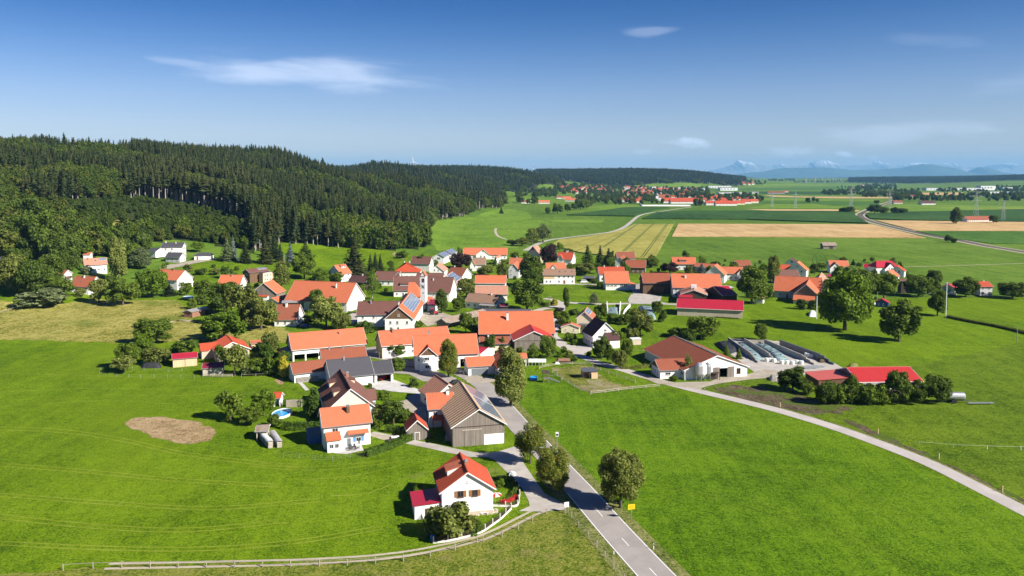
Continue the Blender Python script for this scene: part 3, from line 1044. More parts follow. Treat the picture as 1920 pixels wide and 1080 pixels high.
# --- roads, lanes, tracks
MAIN = world_line('P',[(1400,1262),(1300,1152),(1231,1080),(1150,992),(1096,930),(1050,880),(1010,836),(972,797),(946,767),(925,742),(905,722),(880,706),(850,694),(820,688),(785,684),(755,680),(720,664),(690,652)])
ribbon('main_road',MAIN,6.4,ASPHALT,0.05)
M5 = smooth_line(MAIN,1.0)
k0 = int(np.argmin(np.abs(M5[:,1] - at(1010,836)[1])))
for s_,nm in ((3.0,'edge_line'),(-3.0,'edge_line')):
 k1 = k0 if s_ < 0 else k0 - 30
 ribbon(nm,M5[:k0 + (40 if s_ < 0 else -28)],0.16,MARKING,0.056,0,s_)
acc_d = np.concatenate([[0],np.cumsum(np.linalg.norm(np.diff(M5,axis=0),axis=1))])
d0 = acc_d[int(np.argmin(np.abs(M5[:,1] - at(1119,957)[1])))]
j = 0
while d0 - 4 - 12 * j > 5:
 a_,b_ = d0 - 12 * j - 4,d0 - 12 * j
 sel = (acc_d >= a_) & (acc_d <= b_)
 if sel.sum() > 2:
  ribbon('centre_dash',M5[sel],0.15,MARKING,0.056,0)
 j += 1
ribbon('verge',MAIN[:12],2.6,G_VERGE,0.03,3.0,-4.2)
ribbon('verge',MAIN[:6],3.2,G_VERGE,0.03,3.0,4.6)
ribbon('field_lane',world_line('P',[(2100,1050),(1920,958),(1830,912),(1745,870),(1660,836),(1560,800),(1460,770),(1380,750),(1300,731),(1235,714),(1170,694),(1115,678),(1075,660),(1050,645),(1036,628),(1046,600),(1052,575),(1040,563),(1020,560)]),4.2,LANE,0.045)
ribbon('verge',world_line('P',[(2100,1035),(1920,946),(1830,902),(1745,862),(1660,829),(1560,794),(1460,765)]),1.4,G_VERGE,0.03)
ribbon('side_lane',world_line('S1',[(75,655),(250,690),(480,740),(700,785),(900,830),(1100,868),(1290,872),(1450,855),(1560,800)]),3.2,CONCRETE,0.040)
sheet('junction_apron','S2',[(870,170),(1030,145),(1230,85),(1300,170),(1290,260),(1420,450),(1500,560),(1640,640),(1720,690),(1700,725),(1470,745),(1240,740),(1350,690),(1340,640),(1280,520),(1200,420),(1110,340),(1000,230)],CONCRETE,0.052)
sheet('village_square','R4',[(1000,380),(1090,400),(1120,450),(1200,500),(1300,560),(1560,600),(1700,620),(1900,690),(1880,740),(1560,720),(1420,650),(1280,640),(1240,520),(1020,480)],ASPHALT,0.048)
sheet('garage_forecourt','R4',[(1045,740),(1235,700),(1300,715),(1560,820),(1590,850),(1320,830),(1060,800)],PAVER,0.060)
sheet('gravel_forecourt','R5',[(590,690),(640,670),(880,680),(900,720),(800,740),(620,735)],GRAVEL,0.056)
sheet('farm_yard','C7',[(800,790),(930,750),(1010,780),(1230,850),(1240,900),(1000,880),(860,920),(790,860)],GRAVEL,0.052)
sheet('farm_yard','C6',[(1560,830),(1680,800),(1760,770),(1780,860),(1700,900),(1600,890)],CONCRETE,0.052)
sheet('farm_yard','C8',[(1190,600),(1290,590),(1500,610),(1480,670),(1560,690),(1920,690),(1920,720),(1500,700),(1170,690),(1160,650)],CONCRETE,0.052)
sheet('farm_yard','C8',[(1180,500),(1290,490),(1290,600),(1210,600)],ASPHALT,0.050)
ribbon('village_street',world_line('C8',[(180,790),(290,748),(420,720),(490,680),(620,684),(760,690),(900,695),(1170,690)]),4.5,LANE,0.046)
ribbon('village_street',world_line('C8',[(250,495),(500,494),(850,500),(1000,510)]),3.5,LANE,0.046)
sheet('court_yard','S1',[(360,340),(470,310),(550,385),(640,380),(650,560),(500,450),(420,410)],GRAVEL,0.056)
sheet('cattle_yard','R6',[(750,740),(1000,800),(1200,840),(1560,830),(1640,790),(1900,770),(2100,700),(2300,750),(2300,780),(1950,810),(1640,850),(1480,890),(1460,910),(1240,880),(1020,850)],GRAVEL,0.055)
sheet('silage_yard','R7',[(120,130),(480,150),(830,300),(900,340),(680,380),(500,380),(370,400),(300,380),(230,330),(100,230)],CONCRETE,0.040)
sheet('barn_drive','R6',[(0,345),(60,400),(160,470),(370,470),(370,515),(240,575),(130,540),(60,470),(-40,400)],LANE,0.052)
sheet('dark_yard','S1',[(440,290),(560,250),(650,320),(650,380),(550,380)],ASPHALT,0.050)
sheet('terrace','R8',[(1155,835),(1290,790),(1480,770),(1505,825),(1330,862),(1210,855)],PAVER,0.050)
sheet('gravel_bed','R8',[(1580,650),(1800,690),(1900,715),(1750,735),(1560,680)],GRAVEL,0.044)
ribbon('garden_path',world_line('R8',[(820,110),(880,160),(940,225)]),1.2,PAVER,0.044)
# twin wheel ruts of the farm track round the near house
TRK = world_line('P',[(1040,948),(1000,962),(955,985),(905,1008),(850,1022),(790,1034),(700,1046),(560,1054),(400,1058),(200,1062)])
for s_ in (-0.85,0.85):
 ribbon('wheel_rut',TRK,0.7,TRACKM,0.032,3.0,s_)
ribbon('valley_road',world_line('P',[(985,470),(1010,457),(1027,451),(1060,446),(1110,440),(1150,434),(1172,425),(1186,414),(1198,405),(1216,400),(1240,396.5),(1270,392),(1298,388)]),5.5,CONCRETE,0.05,10.0)
ribbon('meadow_path',world_line('C2',[(1800,752),(1795,775),(1805,800),(1830,820),(1880,836)]),3.0,TRACKM,0.05,8.0)
ribbon('meadow_path',world_line('R2',[(500,328),(900,318),(1300,305),(1728,292)]),1.6,TRACKM,0.05,10.0)
RAIL = world_line('P',[(2080,500),(1920,472.5),(1850,461),(1800,451),(1755,443.5),(1700,432),(1650,420),(1622,411),(1613,404),(1620,398),(1636,391),(1655,384),(1672,378),(1692,370)])
ribbon('railway_bed',RAIL,7.0,BALLAST,0.06,10.0)
ribbon('gravel_track',RAIL,4.0,TRACKM,0.065,10.0,7.0)
ribbon('gravel_track',RAIL,2.6,TRACKM,0.065,10.0,-5.5)
sheet('cemetery_wall_walk','P',[(1201,384),(1290,386.5),(1288,387.5),(1199,386.5)],CONCRETE,0.05)
# ------------------------------------------------------------------ building kit
_CACHE = {}
SOLVED = {}


def box_mesh(name,s,material,c=(0,0,0)):
 key = (name,tuple(round(x,3) for x in s),material.name,tuple(round(x,3) for x in c))
 if key not in _CACHE:
  m = MB(); m.box(c,s); _CACHE[key] = m.me(name,[material])
 return _CACHE[key]


def window_meshes(w,h,n=2,frame=None):
 frame = frame or TRIM
 key = ('win',round(w,2),round(h,2),n,frame.name)
 if key not in _CACHE:
  # local: x across the wall, y outward is -1, z up, origin at window centre
  m = MB(); t = 0.09
  m.box((0,-0.03,h / 2 - t / 2),(w,0.08,t)); m.box((0,-0.03,-h / 2 + t / 2),(w,0.08,t))
  m.box((-w / 2 + t / 2,-0.03,0),(t,0.08,h - 2 * t)); m.box((w / 2 - t / 2,-0.03,0),(t,0.08,h - 2 * t))
  for i in range(1,n):
   m.box((-w / 2 + w * i / n,-0.028,0),(0.06,0.06,h - 2 * t))
  m.box((0,-0.09,-h / 2 - 0.04),(w + 0.16,0.2,0.06))
  p = MB(); p.box((0,-0.012,0),(w - 0.12,0.03,h - 0.12))
  _CACHE[key] = (m.me('window',[frame]),p.me('pane',[GLASS]))
 return _CACHE[key]


class House:
 """a building with a pitched roof. Local frame: x along the ridge from end A to end B, y to the left of that, z up."""

 def __init__(s,name,label,cat,crop,a,b,e=None,he=4.0,pitch=38.0,hr=None,W=None,roof=T_ORANGE,wall=W_WHITE,gable=None,
     ov=0.55,og=0.45,thick=0.2,hipA=0.0,hipB=0.0,hipz=None,rib=0.0,opens=(),trim=TRIM,group=None,plinth=None,lower=None,wallR=None,yaw=None,L=None,base=None,sink=1.2,rib2=None):
  s.name = name
  pa,pb = P(crop,a),P(crop,b)
  def lay(zg,hr_):
   A = s._plane(pa,zg + hr_)
   Bp = A + np.array([math.cos(yaw),math.sin(yaw),0]) * L if yaw is not None else s._plane(pb,zg + hr_)
   d = (Bp - A)[:2]; Lr = np.linalg.norm(d); d = d / Lr
   sd = 0.0
   if e is not None:
    E = s._plane(P(crop,e),zg + he)
    sd = (E - A)[0] * -d[1] + (E - A)[1] * d[0]
   return A,Bp,d,Lr,sd
  tp = math.tan(math.radians(pitch))
  zg = 0.0
  hr_ = hr if hr is not None else he + 3.5
  for it in range(8):
   if hr is None and W is None:
    sg = 1.0 if lay(zg,he + 0.15)[4] > 0 else -1.0
    lo,hi = he + 0.15,he + 11.0
    for _ in range(40):
     mid_ = (lo + hi) / 2
     if he + sg * lay(zg,mid_)[4] * tp > mid_: lo = mid_
     else: hi = mid_
    hr_ = (lo + hi) / 2
    hw = (hr_ - he) / tp
   elif hr is None:
    hw = W / 2; hr_ = he + hw * tp
   else:
    hw = W / 2 if W is not None else abs(lay(zg,hr)[4]); hr_ = hr
   A,Bp,d,Lr,sd = lay(zg,hr_)
   zg2 = tz(*((A + Bp)[:2] / 2)) if base is None else base
   if abs(zg2 - zg) < 0.02:
    break
   zg += (zg2 - zg) * 0.7
  if Lr < 2.2 * hw * 0.35:
   pass
  s.A,s.Bp,s.zg = A,Bp,zg
  s.L,s.hw,s.he,s.hr = Lr,hw,he,hr_
  s.yaw = math.atan2(d[1],d[0])
  mid = (A + Bp) / 2
  SOLVED[label] = (name,round(Lr,1),round(2 * hw,1),round(hr_,1),round(math.degrees(s.yaw)),round(float(mid[1])),round(zg,1))
  s.ov,s.og,s.thick = ov,og,thick
  s.lx,s.ly = max(Lr / 2 - og,0.5),max(hw - ov,0.5)
  s.root = empty(name,(mid[0],mid[1],zg),s.yaw)
  tag(s.root,label,cat,group)
  s.wallm,s.roofm,s.trim = wall,roof,trim
  s.hip = (hipA,hipB,hipz)
  s._walls(opens,gable,lower,plinth,sink)
  s._roof(rib,rib2)

 @staticmethod
 def _plane(p,z):
  d = ray(*p)
  if d[2] > -1e-4:
   d = d.copy(); d[2] = -1e-4
  t = (z - CAM_H) / d[2]
  return np.array([d[0] * t,t,z])

 def slope(s,dist):
  """height of the roof surface at a distance from the ridge line"""
  return s.hr - (s.hr - s.he) * dist / s.hw

 def side(s,k):
  """origin (left end seen from outside), right vector, outward vector, width"""
  lx,ly = s.lx,s.ly
  return {'A': (Vector((-lx,ly,0)),Vector((0,-1,0)),Vector((-1,0,0)),2 * ly),
    'B': (Vector((lx,-ly,0)),Vector((0,1,0)),Vector((1,0,0)),2 * ly),
    'R': (Vector((-lx,-ly,0)),Vector((1,0,0)),Vector((0,-1,0)),2 * lx),
    'L': (Vector((lx,ly,0)),Vector((-1,0,0)),Vector((0,1,0)),2 * lx)}[k]

 def _walls(s,opens,gable,lower,plinth,sink):
  m = MB()
  zt = s.slope(s.ly) - s.thick - 0.02
  za = s.hr - s.thick - 0.02
  s.zt = zt
  hipA,hipB,hipz = s.hip
  zb = -sink
  ops = {}
  for o in opens:
   ops.setdefault(o[0],[]).append(o)
  for k in 'ARBL':
   o,r,n,w = s.side(k)
   up = Vector((0,0,1))
   xs = sorted(ops.get(k,[]),key=lambda q: q[1])
   cur = 0.0
   for q in xs:
    u0,u1,h = q[1] * w,q[2] * w,min(q[3],zt - 0.15)
    m.face([o + r * cur + up * zb,o + r * u0 + up * zb,o + r * u0 + up * zt,o + r * cur + up * zt])
    m.face([o + r * u0 + up * h,o + r * u1 + up * h,o + r * u1 + up * zt,o + r * u0 + up * zt])
    t = -n * 0.3
    for (p0,p1) in ((o + r * u0,o + r * u0 + t),(o + r * u1 + t,o + r * u1)):
     m.face([p0 + up * zb,p1 + up * zb,p1 + up * h,p0 + up * h])
    m.face([o + r * u0 + up * h,o + r * u0 + t + up * h,o + r * u1 + t + up * h,o + r * u1 + up * h])
    cur = u1
   m.face([o + r * cur + up * zb,o + r * w + up * zb,o + r * w + up * zt,o + r * cur + up * zt])
   hp = hipA if k == 'A' else hipB if k == 'B' else 0
   if k in 'AB' and not hp:
    m.face([o + up * zt,o + r * w + up * zt,o + r * (w / 2) + up * za])
   elif k in 'AB' and hipz:
    f = (za - hipz) / max(za - zt,.01)
    m.face([o + up * zt,o + r * w + up * zt,o + r * (w * (0.5 + 0.5 * f)) + up * hipz,o + r * (w * (0.5 - 0.5 * f)) + up * hipz])
  m.build('wall',[s.wallm],s.root)
  if gable:
   for k in gable[1]:
    o,r,n,w = s.side(k)
    up = Vector((0,0,1))
    zc = gable[2] if len(gable) > 2 else zt
    g = MB()
    q0,q1 = o + n * 0.003,o + n * 0.07
    if zc < zt:
     pts = [up * zc,r * w + up * zc,r * w + up * zt,r * (w / 2) + up * za,up * zt]
    else:
     f = (zc - zt) / (za - zt) * 0.5
     pts = [r * (w * f) + up * zc,r * (w * (1 - f)) + up * zc,r * (w / 2) + up * za]
    np_ = len(pts)
    vs = [q0 + p for p in pts] + [q1 + p for p in pts]
    fs = [tuple(range(np_,2 * np_))] + [(i,(i + 1) % np_,np_ + (i + 1) % np_,np_ + i) for i in range(np_)]
    g.poly(vs,fs)
    g.build('gable_cladding',[gable[0]],s.root)
  if lower:
   # a band of another material round the foot of given sides: (material, sides, height)
   for k in lower[1]:
    o,r,n,w = s.side(k)
    c = o + r * (w / 2) + n * 0.035
    g = MB(); sx = (w - 0.02,0.06) if abs(r.x) > 0 else (0.06,w - 0.02)
    g.box((c.x,c.y,lower[2] / 2 - 0.3),(sx[0],sx[1],lower[2] + 0.6))
    g.build('wall_base',[lower[0]],s.root)

 def _roof(s,rib,rib2=None):
  t = s.thick
  hL = s.L / 2
  hw,hr,he = s.hw,s.hr,s.he
  hipA,hipB,hipz = s.hip
  V,F,UV,MI = [],[],[],[]
  cur = [0]
  sl = math.hypot(hw,hr - he)

  def face(pts,uvs):
   k = len(V); V.extend(pts); F.append(tuple(range(k,k + len(pts)))); UV.append(uvs); MI.append(cur[0])
  if hipA or hipB:
   xa,xb = -hL + hipA,hL - hipB
   if hipz is None:
    for sg in (-1,1):
     pts = [(-hL,sg * hw,he),(hL,sg * hw,he),(xb,0,hr),(xa,0,hr)]
     uv = [(-hL,sl),(hL,sl),(xb,0),(xa,0)]
     if sg > 0: pts.reverse(); uv.reverse()
     face(pts,uv)
    for x,xr,on in ((-hL,xa,hipA),(hL,xb,hipB)):
     pts = [(x,hw,he),(x,-hw,he),(xr,0,hr)]
     if x > 0: pts = [pts[1],pts[0],pts[2]]
     face(pts,[(-hw,sl),(hw,sl),(0,0)])
    face([(-hL,-hw,he - t),(-hL,hw,he - t),(hL,hw,he - t),(hL,-hw,he - t)],[(0,0)] * 4)
    for p,q_ in (((-hL,-hw),(hL,-hw)),((hL,-hw),(hL,hw)),((hL,hw),(-hL,hw)),((-hL,hw),(-hL,-hw))):
     face([(*p,he - t),(*q_,he - t),(*q_,he),(*p,he)],[(0,0)] * 4)
   else:
    # half-hip: the gable's tip is cut by a small slope
    f = (hr - hipz) / (hr - he)
    for sg in (-1,1):
     pts = [(-hL,sg * hw,he),(hL,sg * hw,he),(hL,sg * hw * (f if hipB else 0),hipz if hipB else hr),(xb,0,hr),(xa,0,hr),(-hL,sg * hw * (f if hipA else 0),hipz if hipA else hr)]
     uv = [(p[0],sl * abs(p[1]) / hw) for p in pts]
     if sg > 0: pts.reverse(); uv.reverse()
     face(pts,uv)
    for x,xr,on in ((-hL,xa,hipA),(hL,xb,hipB)):
     if on:
      pts = [(x,hw * f,hipz),(x,-hw * f,hipz),(xr,0,hr)]
      if x > 0: pts = [pts[1],pts[0],pts[2]]
      face(pts,[(-hw * f,2),(hw * f,2),(0,0)])
    for sg in (-1,1):
     face([(-hL,sg * hw,he - t),(hL,sg * hw,he - t),(hL,sg * hw,he),(-hL,sg * hw,he)],[(0,0)] * 4)
     face([(-hL,sg * hw,he - t),(hL,sg * hw,he - t),(hL,0,hr - t),(-hL,0,hr - t)],[(0,0)] * 4)
  else:
   xs = [-hL,hL]
   zs = [0.0,0.0]
   if rib:
    xs,zs = [],[]
    n = int(s.L / rib)
    for i in range(n):
     x0 = -hL + s.L * i / n; w = s.L / n
     xs += [x0,x0 + 0.42 * w,x0 + 0.5 * w,x0 + 0.92 * w]; zs += [0.0,0.0,0.12,0.12]
    xs.append(hL); zs.append(0.0)
   for sg in (-1,1):
    for i in range(len(xs) - 1):
     x0,x1,z0,z1 = xs[i],xs[i + 1],zs[i],zs[i + 1]
     pts = [(x0,sg * hw,he + z0),(x1,sg * hw,he + z1),(x1,0,hr + z1),(x0,0,hr + z0)]
     uv = [(x0,sl),(x1,sl),(x1,0),(x0,0)]
     if sg > 0: pts.reverse(); uv.reverse()
     cur[0] = 1 if rib2 and i % 4 == 0 else 0  # low strips get a darker material: shade between the ribs, painted in
     face(pts,uv)
    cur[0] = 0
    face([(-hL,sg * hw,he - t),(hL,sg * hw,he - t),(hL,0,hr - t),(-hL,0,hr - t)],[(0,0)] * 4)
    face([(-hL,sg * hw,he - t),(hL,sg * hw,he - t),(hL,sg * hw,he),(-hL,sg * hw,he)],[(0,0)] * 4)
    for x in (-hL,hL):
     face([(x,sg * hw,he - t),(x,0,hr - t),(x,0,hr),(x,sg * hw,he)],[(0,0)] * 4)
  s.roof = add('roof',mesh('roof',V,F,[s.roofm] + ([rib2] if rib2 else []),MI,uv=UV),s.root)
  # ridge tiles
  if not (hipA or hipB) or hipz:
   m = MB(); r0,r1 = (-hL + hipA,hL - hipB)
   n = 5
   prof = [(math.cos(math.pi * i / (n - 1)) * 0.17,math.sin(math.pi * i / (n - 1)) * 0.13 + (0.09 if rib else 0)) for i in range(n)]
   vs = [(x,y,hr + z - 0.03) for x in (r0,r1) for y,z in prof]
   m.poly(vs,[(i,i + 1,n + i + 1,n + i) for i in range(n - 1)])
   add('ridge_cap',mesh('ridge_cap',m.v,m.f,[s.roofm],uv=[[(0,0)] * 4] * (n - 1)),s.roof)
   # bargeboards under the roof edge on both gables
   for x,on in ((-hL,hipA),(hL,hipB)):
    if on:
     continue
    g = MB()
    for sg in (-1,1):
     d_ = Vector((0,sg * hw,he - hr)).normalized()
     x0,x1 = x - 0.03,x + 0.03
     xo = x + (0.025 if x > 0 else -0.025)
     p = [(xo,0,hr - 0.02),(xo,sg * hw,he - 0.02),(xo,sg * hw,he - 0.30),(xo,0,hr - 0.30)]
     p2 = [(xo + (0.04 if x > 0 else -0.04),q[1],q[2]) for q in p]
     g.poly(p + p2,[(0,1,2,3),(7,6,5,4),(0,4,5,1),(1,5,6,2),(2,6,7,3)])
    g.build('bargeboard',[s.trim],s.root)
  if not (hipA or hipB):
   for sg in (-1,1):
    g = MB(); g.bar((-hL + 0.1,sg * (hw + 0.07),he - 0.1),(hL - 0.1,sg * (hw + 0.07),he - 0.1),0.08,n=6)
    g.build('gutter',[s.trim if s.trim is not TRIM else LEAD],s.root)

 # -- details
 def win(s,side,us,z,w=1.1,h=1.3,n=2,shutter=None,frame=None,parent=None):
  o,r,nv,wd = s.side(side)
  me,pm = window_meshes(w,h,n,frame)
  ang = math.atan2(r.y,r.x)
  for u in us:
   c = o + r * (u * wd) + Vector((0,0,z)) + nv * 0.004
   f = add('window',me,s.root,c,ang)
   add('pane',pm,f)
   if shutter:
    for sg in (-1,1):
     add('shutter',box_mesh('shutter',(w * 0.48,0.06,h),shutter,(0,-0.035,0)),f,(sg * (w * 0.76),0,0))
  return s

 def door(s,side,u,w=1.1,h=2.1,material=None,name='door',frame=True,z0=0.0):
  o,r,nv,wd = s.side(side)
  ang = math.atan2(r.y,r.x)
  c = o + r * (u * wd) + nv * 0.004 + Vector((0,0,z0))
  d = add(name,box_mesh(name,(w,0.07,h + 0.2),material or DOORM,(0,-0.037,h / 2 - 0.1)),s.root,c,ang)
  if frame:
   m = MB()
   m.box((0,-0.05,h + 0.06),(w + 0.3,0.1,0.12)); m.box((-w / 2 - 0.08,-0.05,h / 2),(0.12,0.1,h)); m.box((w / 2 + 0.08,-0.05,h / 2),(0.12,0.1,h))
   m.build('door_frame',[s.trim],d)
  return s

 def panel(s,side,u0,u1,z0,z1,material,name='panel',proud=0.05):
  o,r,nv,wd = s.side(side)
  ang = math.atan2(r.y,r.x)
  c = o + r * ((u0 + u1) / 2 * wd) + Vector((0,0,(z0 + z1) / 2)) + nv * 0.003
  add(name,box_mesh(name,((u1 - u0) * wd,proud,z1 - z0),material,(0,-proud / 2,0)),s.root,c,ang)
  return s

 def chimney(s,t,off=0.0,size=(0.6,0.6),h=1.2,material=None,cap=True):
  """t along the ridge 0..1, off metres from the ridge (negative: R side)"""
  x = -s.L / 2 + s.L * t
  zs = s.slope(abs(off) + size[1] / 2) - 0.1
  zt = max(s.slope(abs(off)) + h,s.hr + 0.3 if abs(off) < 1.5 else 0)
  m = MB(); m.box((x,off,(zs + zt) / 2),(size[0],size[1],zt - zs))
  c = m.build('chimney',[material or BRICK],s.roof)
  if cap:
   m = MB(); m.box((x,off,zt + 0.05),(size[0] + 0.14,size[1] + 0.14,0.1)); m.box((x,off,zt + 0.24),(size[0] * 0.9,size[1] * 0.9,0.06))
   for sx in (-1,1):
    m.box((x + sx * size[0] * 0.38,off,zt + 0.15),(0.06,size[1] * 0.8,0.14))
   m.build('chimney_cap',[LEAD],s.roof)
  return s

 def skylight(s,side,t,dist,w=0.8,h=1.1):
  sg = 1 if side == 'L' else -1
  ang = math.atan2(s.hr - s.he,s.hw)
  x = -s.L / 2 + s.L * t
  c = Vector((x,sg * dist,s.slope(dist)))
  for nm,me,lift in (('skylight',box_mesh('skylight',(w,h,0.12),LEAD),0.05),('pane',box_mesh('pane',(w - 0.16,h - 0.16,0.04),GLASS),0.115)):
   o = add(nm,me,s.roof)
   o.rotation_euler = (-sg * ang,0,0)
   o.location = c + Vector((0,sg * math.sin(ang) * lift,math.cos(ang) * lift))
  return s

 def panels(s,side,t0,t1,f0,f1,nx,ny,gap=0.05,material=None,name='solar_panel',lift=0.12):
  """solar array on one slope: t along the ridge, f down the slope (0..1)"""
  sg = 1 if side == 'L' else -1
  sl = math.hypot(s.hw,s.hr - s.he)
  ang = math.atan2(s.hr - s.he,s.hw)
  w = s.L * (t1 - t0) / nx; h = sl * (f1 - f0) / ny
  me = box_mesh(name,(w - gap,h - gap,0.05),material or SOLAR)
  fm = None
  for i in range(nx):
   for j_ in range(ny):
    x = -s.L / 2 + s.L * t0 + w * (i + 0.5)
    d = s.hw * (f0 + (f1 - f0) * (j_ + 0.5) / ny)
    o = add(name,me,s.roof)
    o.rotation_euler = (-sg * ang,0,0)
    o.location = Vector((x,sg * d,s.slope(d))) + Vector((0,sg * math.sin(ang) * lift,math.cos(ang) * lift))
  m = MB()
  c = Vector(((-s.L / 2 + s.L * (t0 + t1) / 2),0,0))
  fr = add('panel_rack',box_mesh('panel_rack',(w * nx + 0.1,h * ny + 0.1,0.05),TRIM),s.roof)
  d = s.hw * (f0 + f1) / 2
  fr.rotation_euler = (-sg * ang,0,0)
  fr.location = Vector((c.x,sg * d,s.slope(d))) + Vector((0,sg * math.sin(ang) * (lift - 0.04),math.cos(ang) * (lift - 0.04)))
  return s

 def shed_dormer(s,side,t,w,dist,h,material=None,wall=None,nwin=2,slope=12):
  sg = 1 if side == 'L' else -1
  x = -s.L / 2 + s.L * t
  zf0 = s.slope(dist); zf1 = zf0 + h
  k = (s.hr - s.he) / s.hw; k2 = math.tan(math.radians(slope))
  back = max(0.0,dist - h / (k - k2)) if k > k2 else 0.0
  zb = zf1 + (dist - back) * k2
  m = MB()
  x0,x1 = x - w / 2,x + w / 2
  Y = lambda d: sg * d
  m.poly([(x0,Y(dist),zf0 - 0.3),(x1,Y(dist),zf0 - 0.3),(x1,Y(dist),zf1),(x0,Y(dist),zf1),(x0,Y(back),zb),(x1,Y(back),zb)],
    [(0,1,2,3),(0,3,4),(1,5,2)])
  d = m.build('dormer',[wall or s.wallm],s.root)
  o = 0.25
  r = []
  for (xx,dd) in ((x0 - o,dist + 0.35),(x1 + o,dist + 0.35),(x1 + o,back - 0.02),(x0 - o,back - 0.02)):
   r.append((xx,Y(dd),zf1 + 0.04 + (dist - dd) * k2))
  r2 = [(p[0],p[1],p[2] + 0.14) for p in r]
  uv = [[(0,0)] * 4] * 5 + [[(x0,dist),(x1,dist),(x1,back),(x0,back)]]
  add('dormer_roof',mesh('dormer_roof',r + r2,[(0,1,2,3),(0,1,5,4),(1,2,6,5),(2,3,7,6),(3,0,4,7),(4,5,6,7)],[material or s.roofm],uv=uv),d)
  if nwin:
   ww = min(1.1,w / nwin * 0.75); wh = max(0.5,h * 0.62)
   me,pm = window_meshes(ww,wh,2)
   for i in range(nwin):
    xx = x0 + w * (i + 0.5) / nwin
    f = add('window',me,d,(xx,Y(dist + 0.004),zf0 + h * 0.5),0 if sg < 0 else math.pi)
    add('pane',pm,f)
  return s

 def cross_gable(s,side,t,w,dist,zr,ze,roof=None,wall=None,gable=None,wins=(),zbase=None,og=0.4,ov=0.35,nm='cross_gable',trim=None,vent=None):
  """gabled dormer or wing at right angles to the ridge; its front stands at `dist` from the ridge line"""
  sg = 1 if side == 'L' else -1
  x = -s.L / 2 + s.L * t
  k = (s.hr - s.he) / s.hw
  back_r = (s.hr - zr) / k; back_e = max(0.0,(s.hr - ze) / k)
  zb = -1.0 if zbase is None else zbase
  zw = ze - 0.05
  hwall = w / 2 - ov
  m = MB()
  Y = lambda d: sg * d
  zrw = ze + (zr - ze) * (1 - 0) - 0.2
  ze_w = ze + (zr - ze) * (ov / (w / 2)) - 0.18
  pts = [(x - hwall,Y(dist),zb),(x + hwall,Y(dist),zb),(x + hwall,Y(dist),ze_w),(x,Y(dist),zrw),(x - hwall,Y(dist),ze_w),
    (x - hwall,Y(max(0.1,back_r - 0.5)),zb),(x + hwall,Y(max(0.1,back_r - 0.5)),zb),(x + hwall,Y(max(0.1,back_r - 0.5)),ze_w),(x - hwall,Y(max(0.1,back_r - 0.5)),ze_w)]
  m.poly(pts,[(0,1,2,3,4),(0,4,8,5),(1,6,7,2)])
  d = m.build(nm,[wall or s.wallm],s.root)
  fr = dist + og
  V = []; F = []; UV = []
  th = 0.16
  for sx in (-1,1):
   q = [(x,Y(fr),zr),(x + sx * w / 2,Y(fr),ze),(x + sx * w / 2,Y(back_e),ze),(x,Y(back_r),zr)]
   q2 = [(p[0],p[1],p[2] - th) for p in q]
   kk = len(V); V += q + q2
   for f in ((0,1,2,3),(4,5,6,7),(0,1,5,4),(1,2,6,5),(2,3,7,6)):
    F.append(tuple(i + kk for i in f)); UV.append([(fr - abs(V[i + kk][1]) if 0 else abs(V[i + kk][1]),abs(V[i + kk][0] - x) * 1.25) for i in f])
  add('cross_roof',mesh('cross_roof',V,F,[roof or s.roofm],uv=UV),d)
  g = MB()
  for sx in (-1,1):
   yo = Y(fr) + sg * 0.04
   g.poly([(x,yo,zr + 0.01),(x + sx * w / 2,yo,ze + 0.01),(x + sx * w / 2,yo,ze - 0.24),(x,yo,zr - 0.26),(x,Y(fr) - sg * 0.0,zr - 0.26),(x + sx * w / 2,Y(fr),ze - 0.24)],[(0,1,2,3),(3,2,5,4)])
  g.build('bargeboard',[trim or s.trim],d)
  if gable:
   g = MB(); yo = Y(dist) + sg * 0.05
   g.poly([(x - hwall,Y(dist),ze_w),(x + hwall,Y(dist),ze_w),(x,Y(dist),zrw),(x - hwall,yo,ze_w),(x + hwall,yo,ze_w),(x,yo,zrw)],[(3,4,5),(0,1,4,3),(1,2,5,4),(2,0,3,5)])
   g.build('gable_cladding',[gable],d)
  for (dx,z,ww,wh) in wins:
   me,pm = window_meshes(ww,wh,2)
   f = add('window',me,d,(x + dx,Y(dist + 0.055),z),0 if sg < 0 else math.pi)
   add('pane',pm,f)
  return s

 def lean_to(s,side,u0,u1,depth,z0,z1,roof=None,wall=None,open_=False,posts=0,nm='lean_to'):
  """single-slope roof against a wall, from height z0 at the wall to z1 at its outer edge"""
  o,r,nv,wd = s.side(side)
  up = Vector((0,0,1))
  a = o + r * (u0 * wd) + nv * 0.01; b = o + r * (u1 * wd) + nv * 0.01
  q = [a + up * z0,b + up * z0,b + nv * depth + up * z1,a + nv * depth + up * z1]
  q2 = [p + up * 0.14 for p in q]
  lf = empty(nm,(0,0,0)); lf.parent = s.root
  w_ = (b - a).length
  uv = [[(0,0)] * 4] * 5 + [[(0,0),(w_,0),(w_,depth),(0,depth)]]
  add('lean_to_roof',mesh('lean_to_roof',q + q2,[(3,2,1,0),(0,1,5,4),(1,2,6,5),(2,3,7,6),(3,0,4,7),(4,5,6,7)],[roof or s.roofm],uv=uv),lf)
  if not open_:
   m = MB(); k = depth - 0.4; zz = z0 + (z1 - z0) * k / depth - 0.01
   i0,i1 = a + r * 0.25,b - r * 0.25
   m.face([i0 + nv * k - up,i1 + nv * k - up,i1 + nv * k + up * zz,i0 + nv * k + up * zz])
   m.face([i0 - up,i0 + nv * k - up,i0 + nv * k + up * zz,i0 + up * z0])
   m.face([i1 + nv * k - up,i1 - up,i1 + up * z0,i1 + nv * k + up * zz])
   m.build('lean_to_wall',[wall or s.wallm],lf)
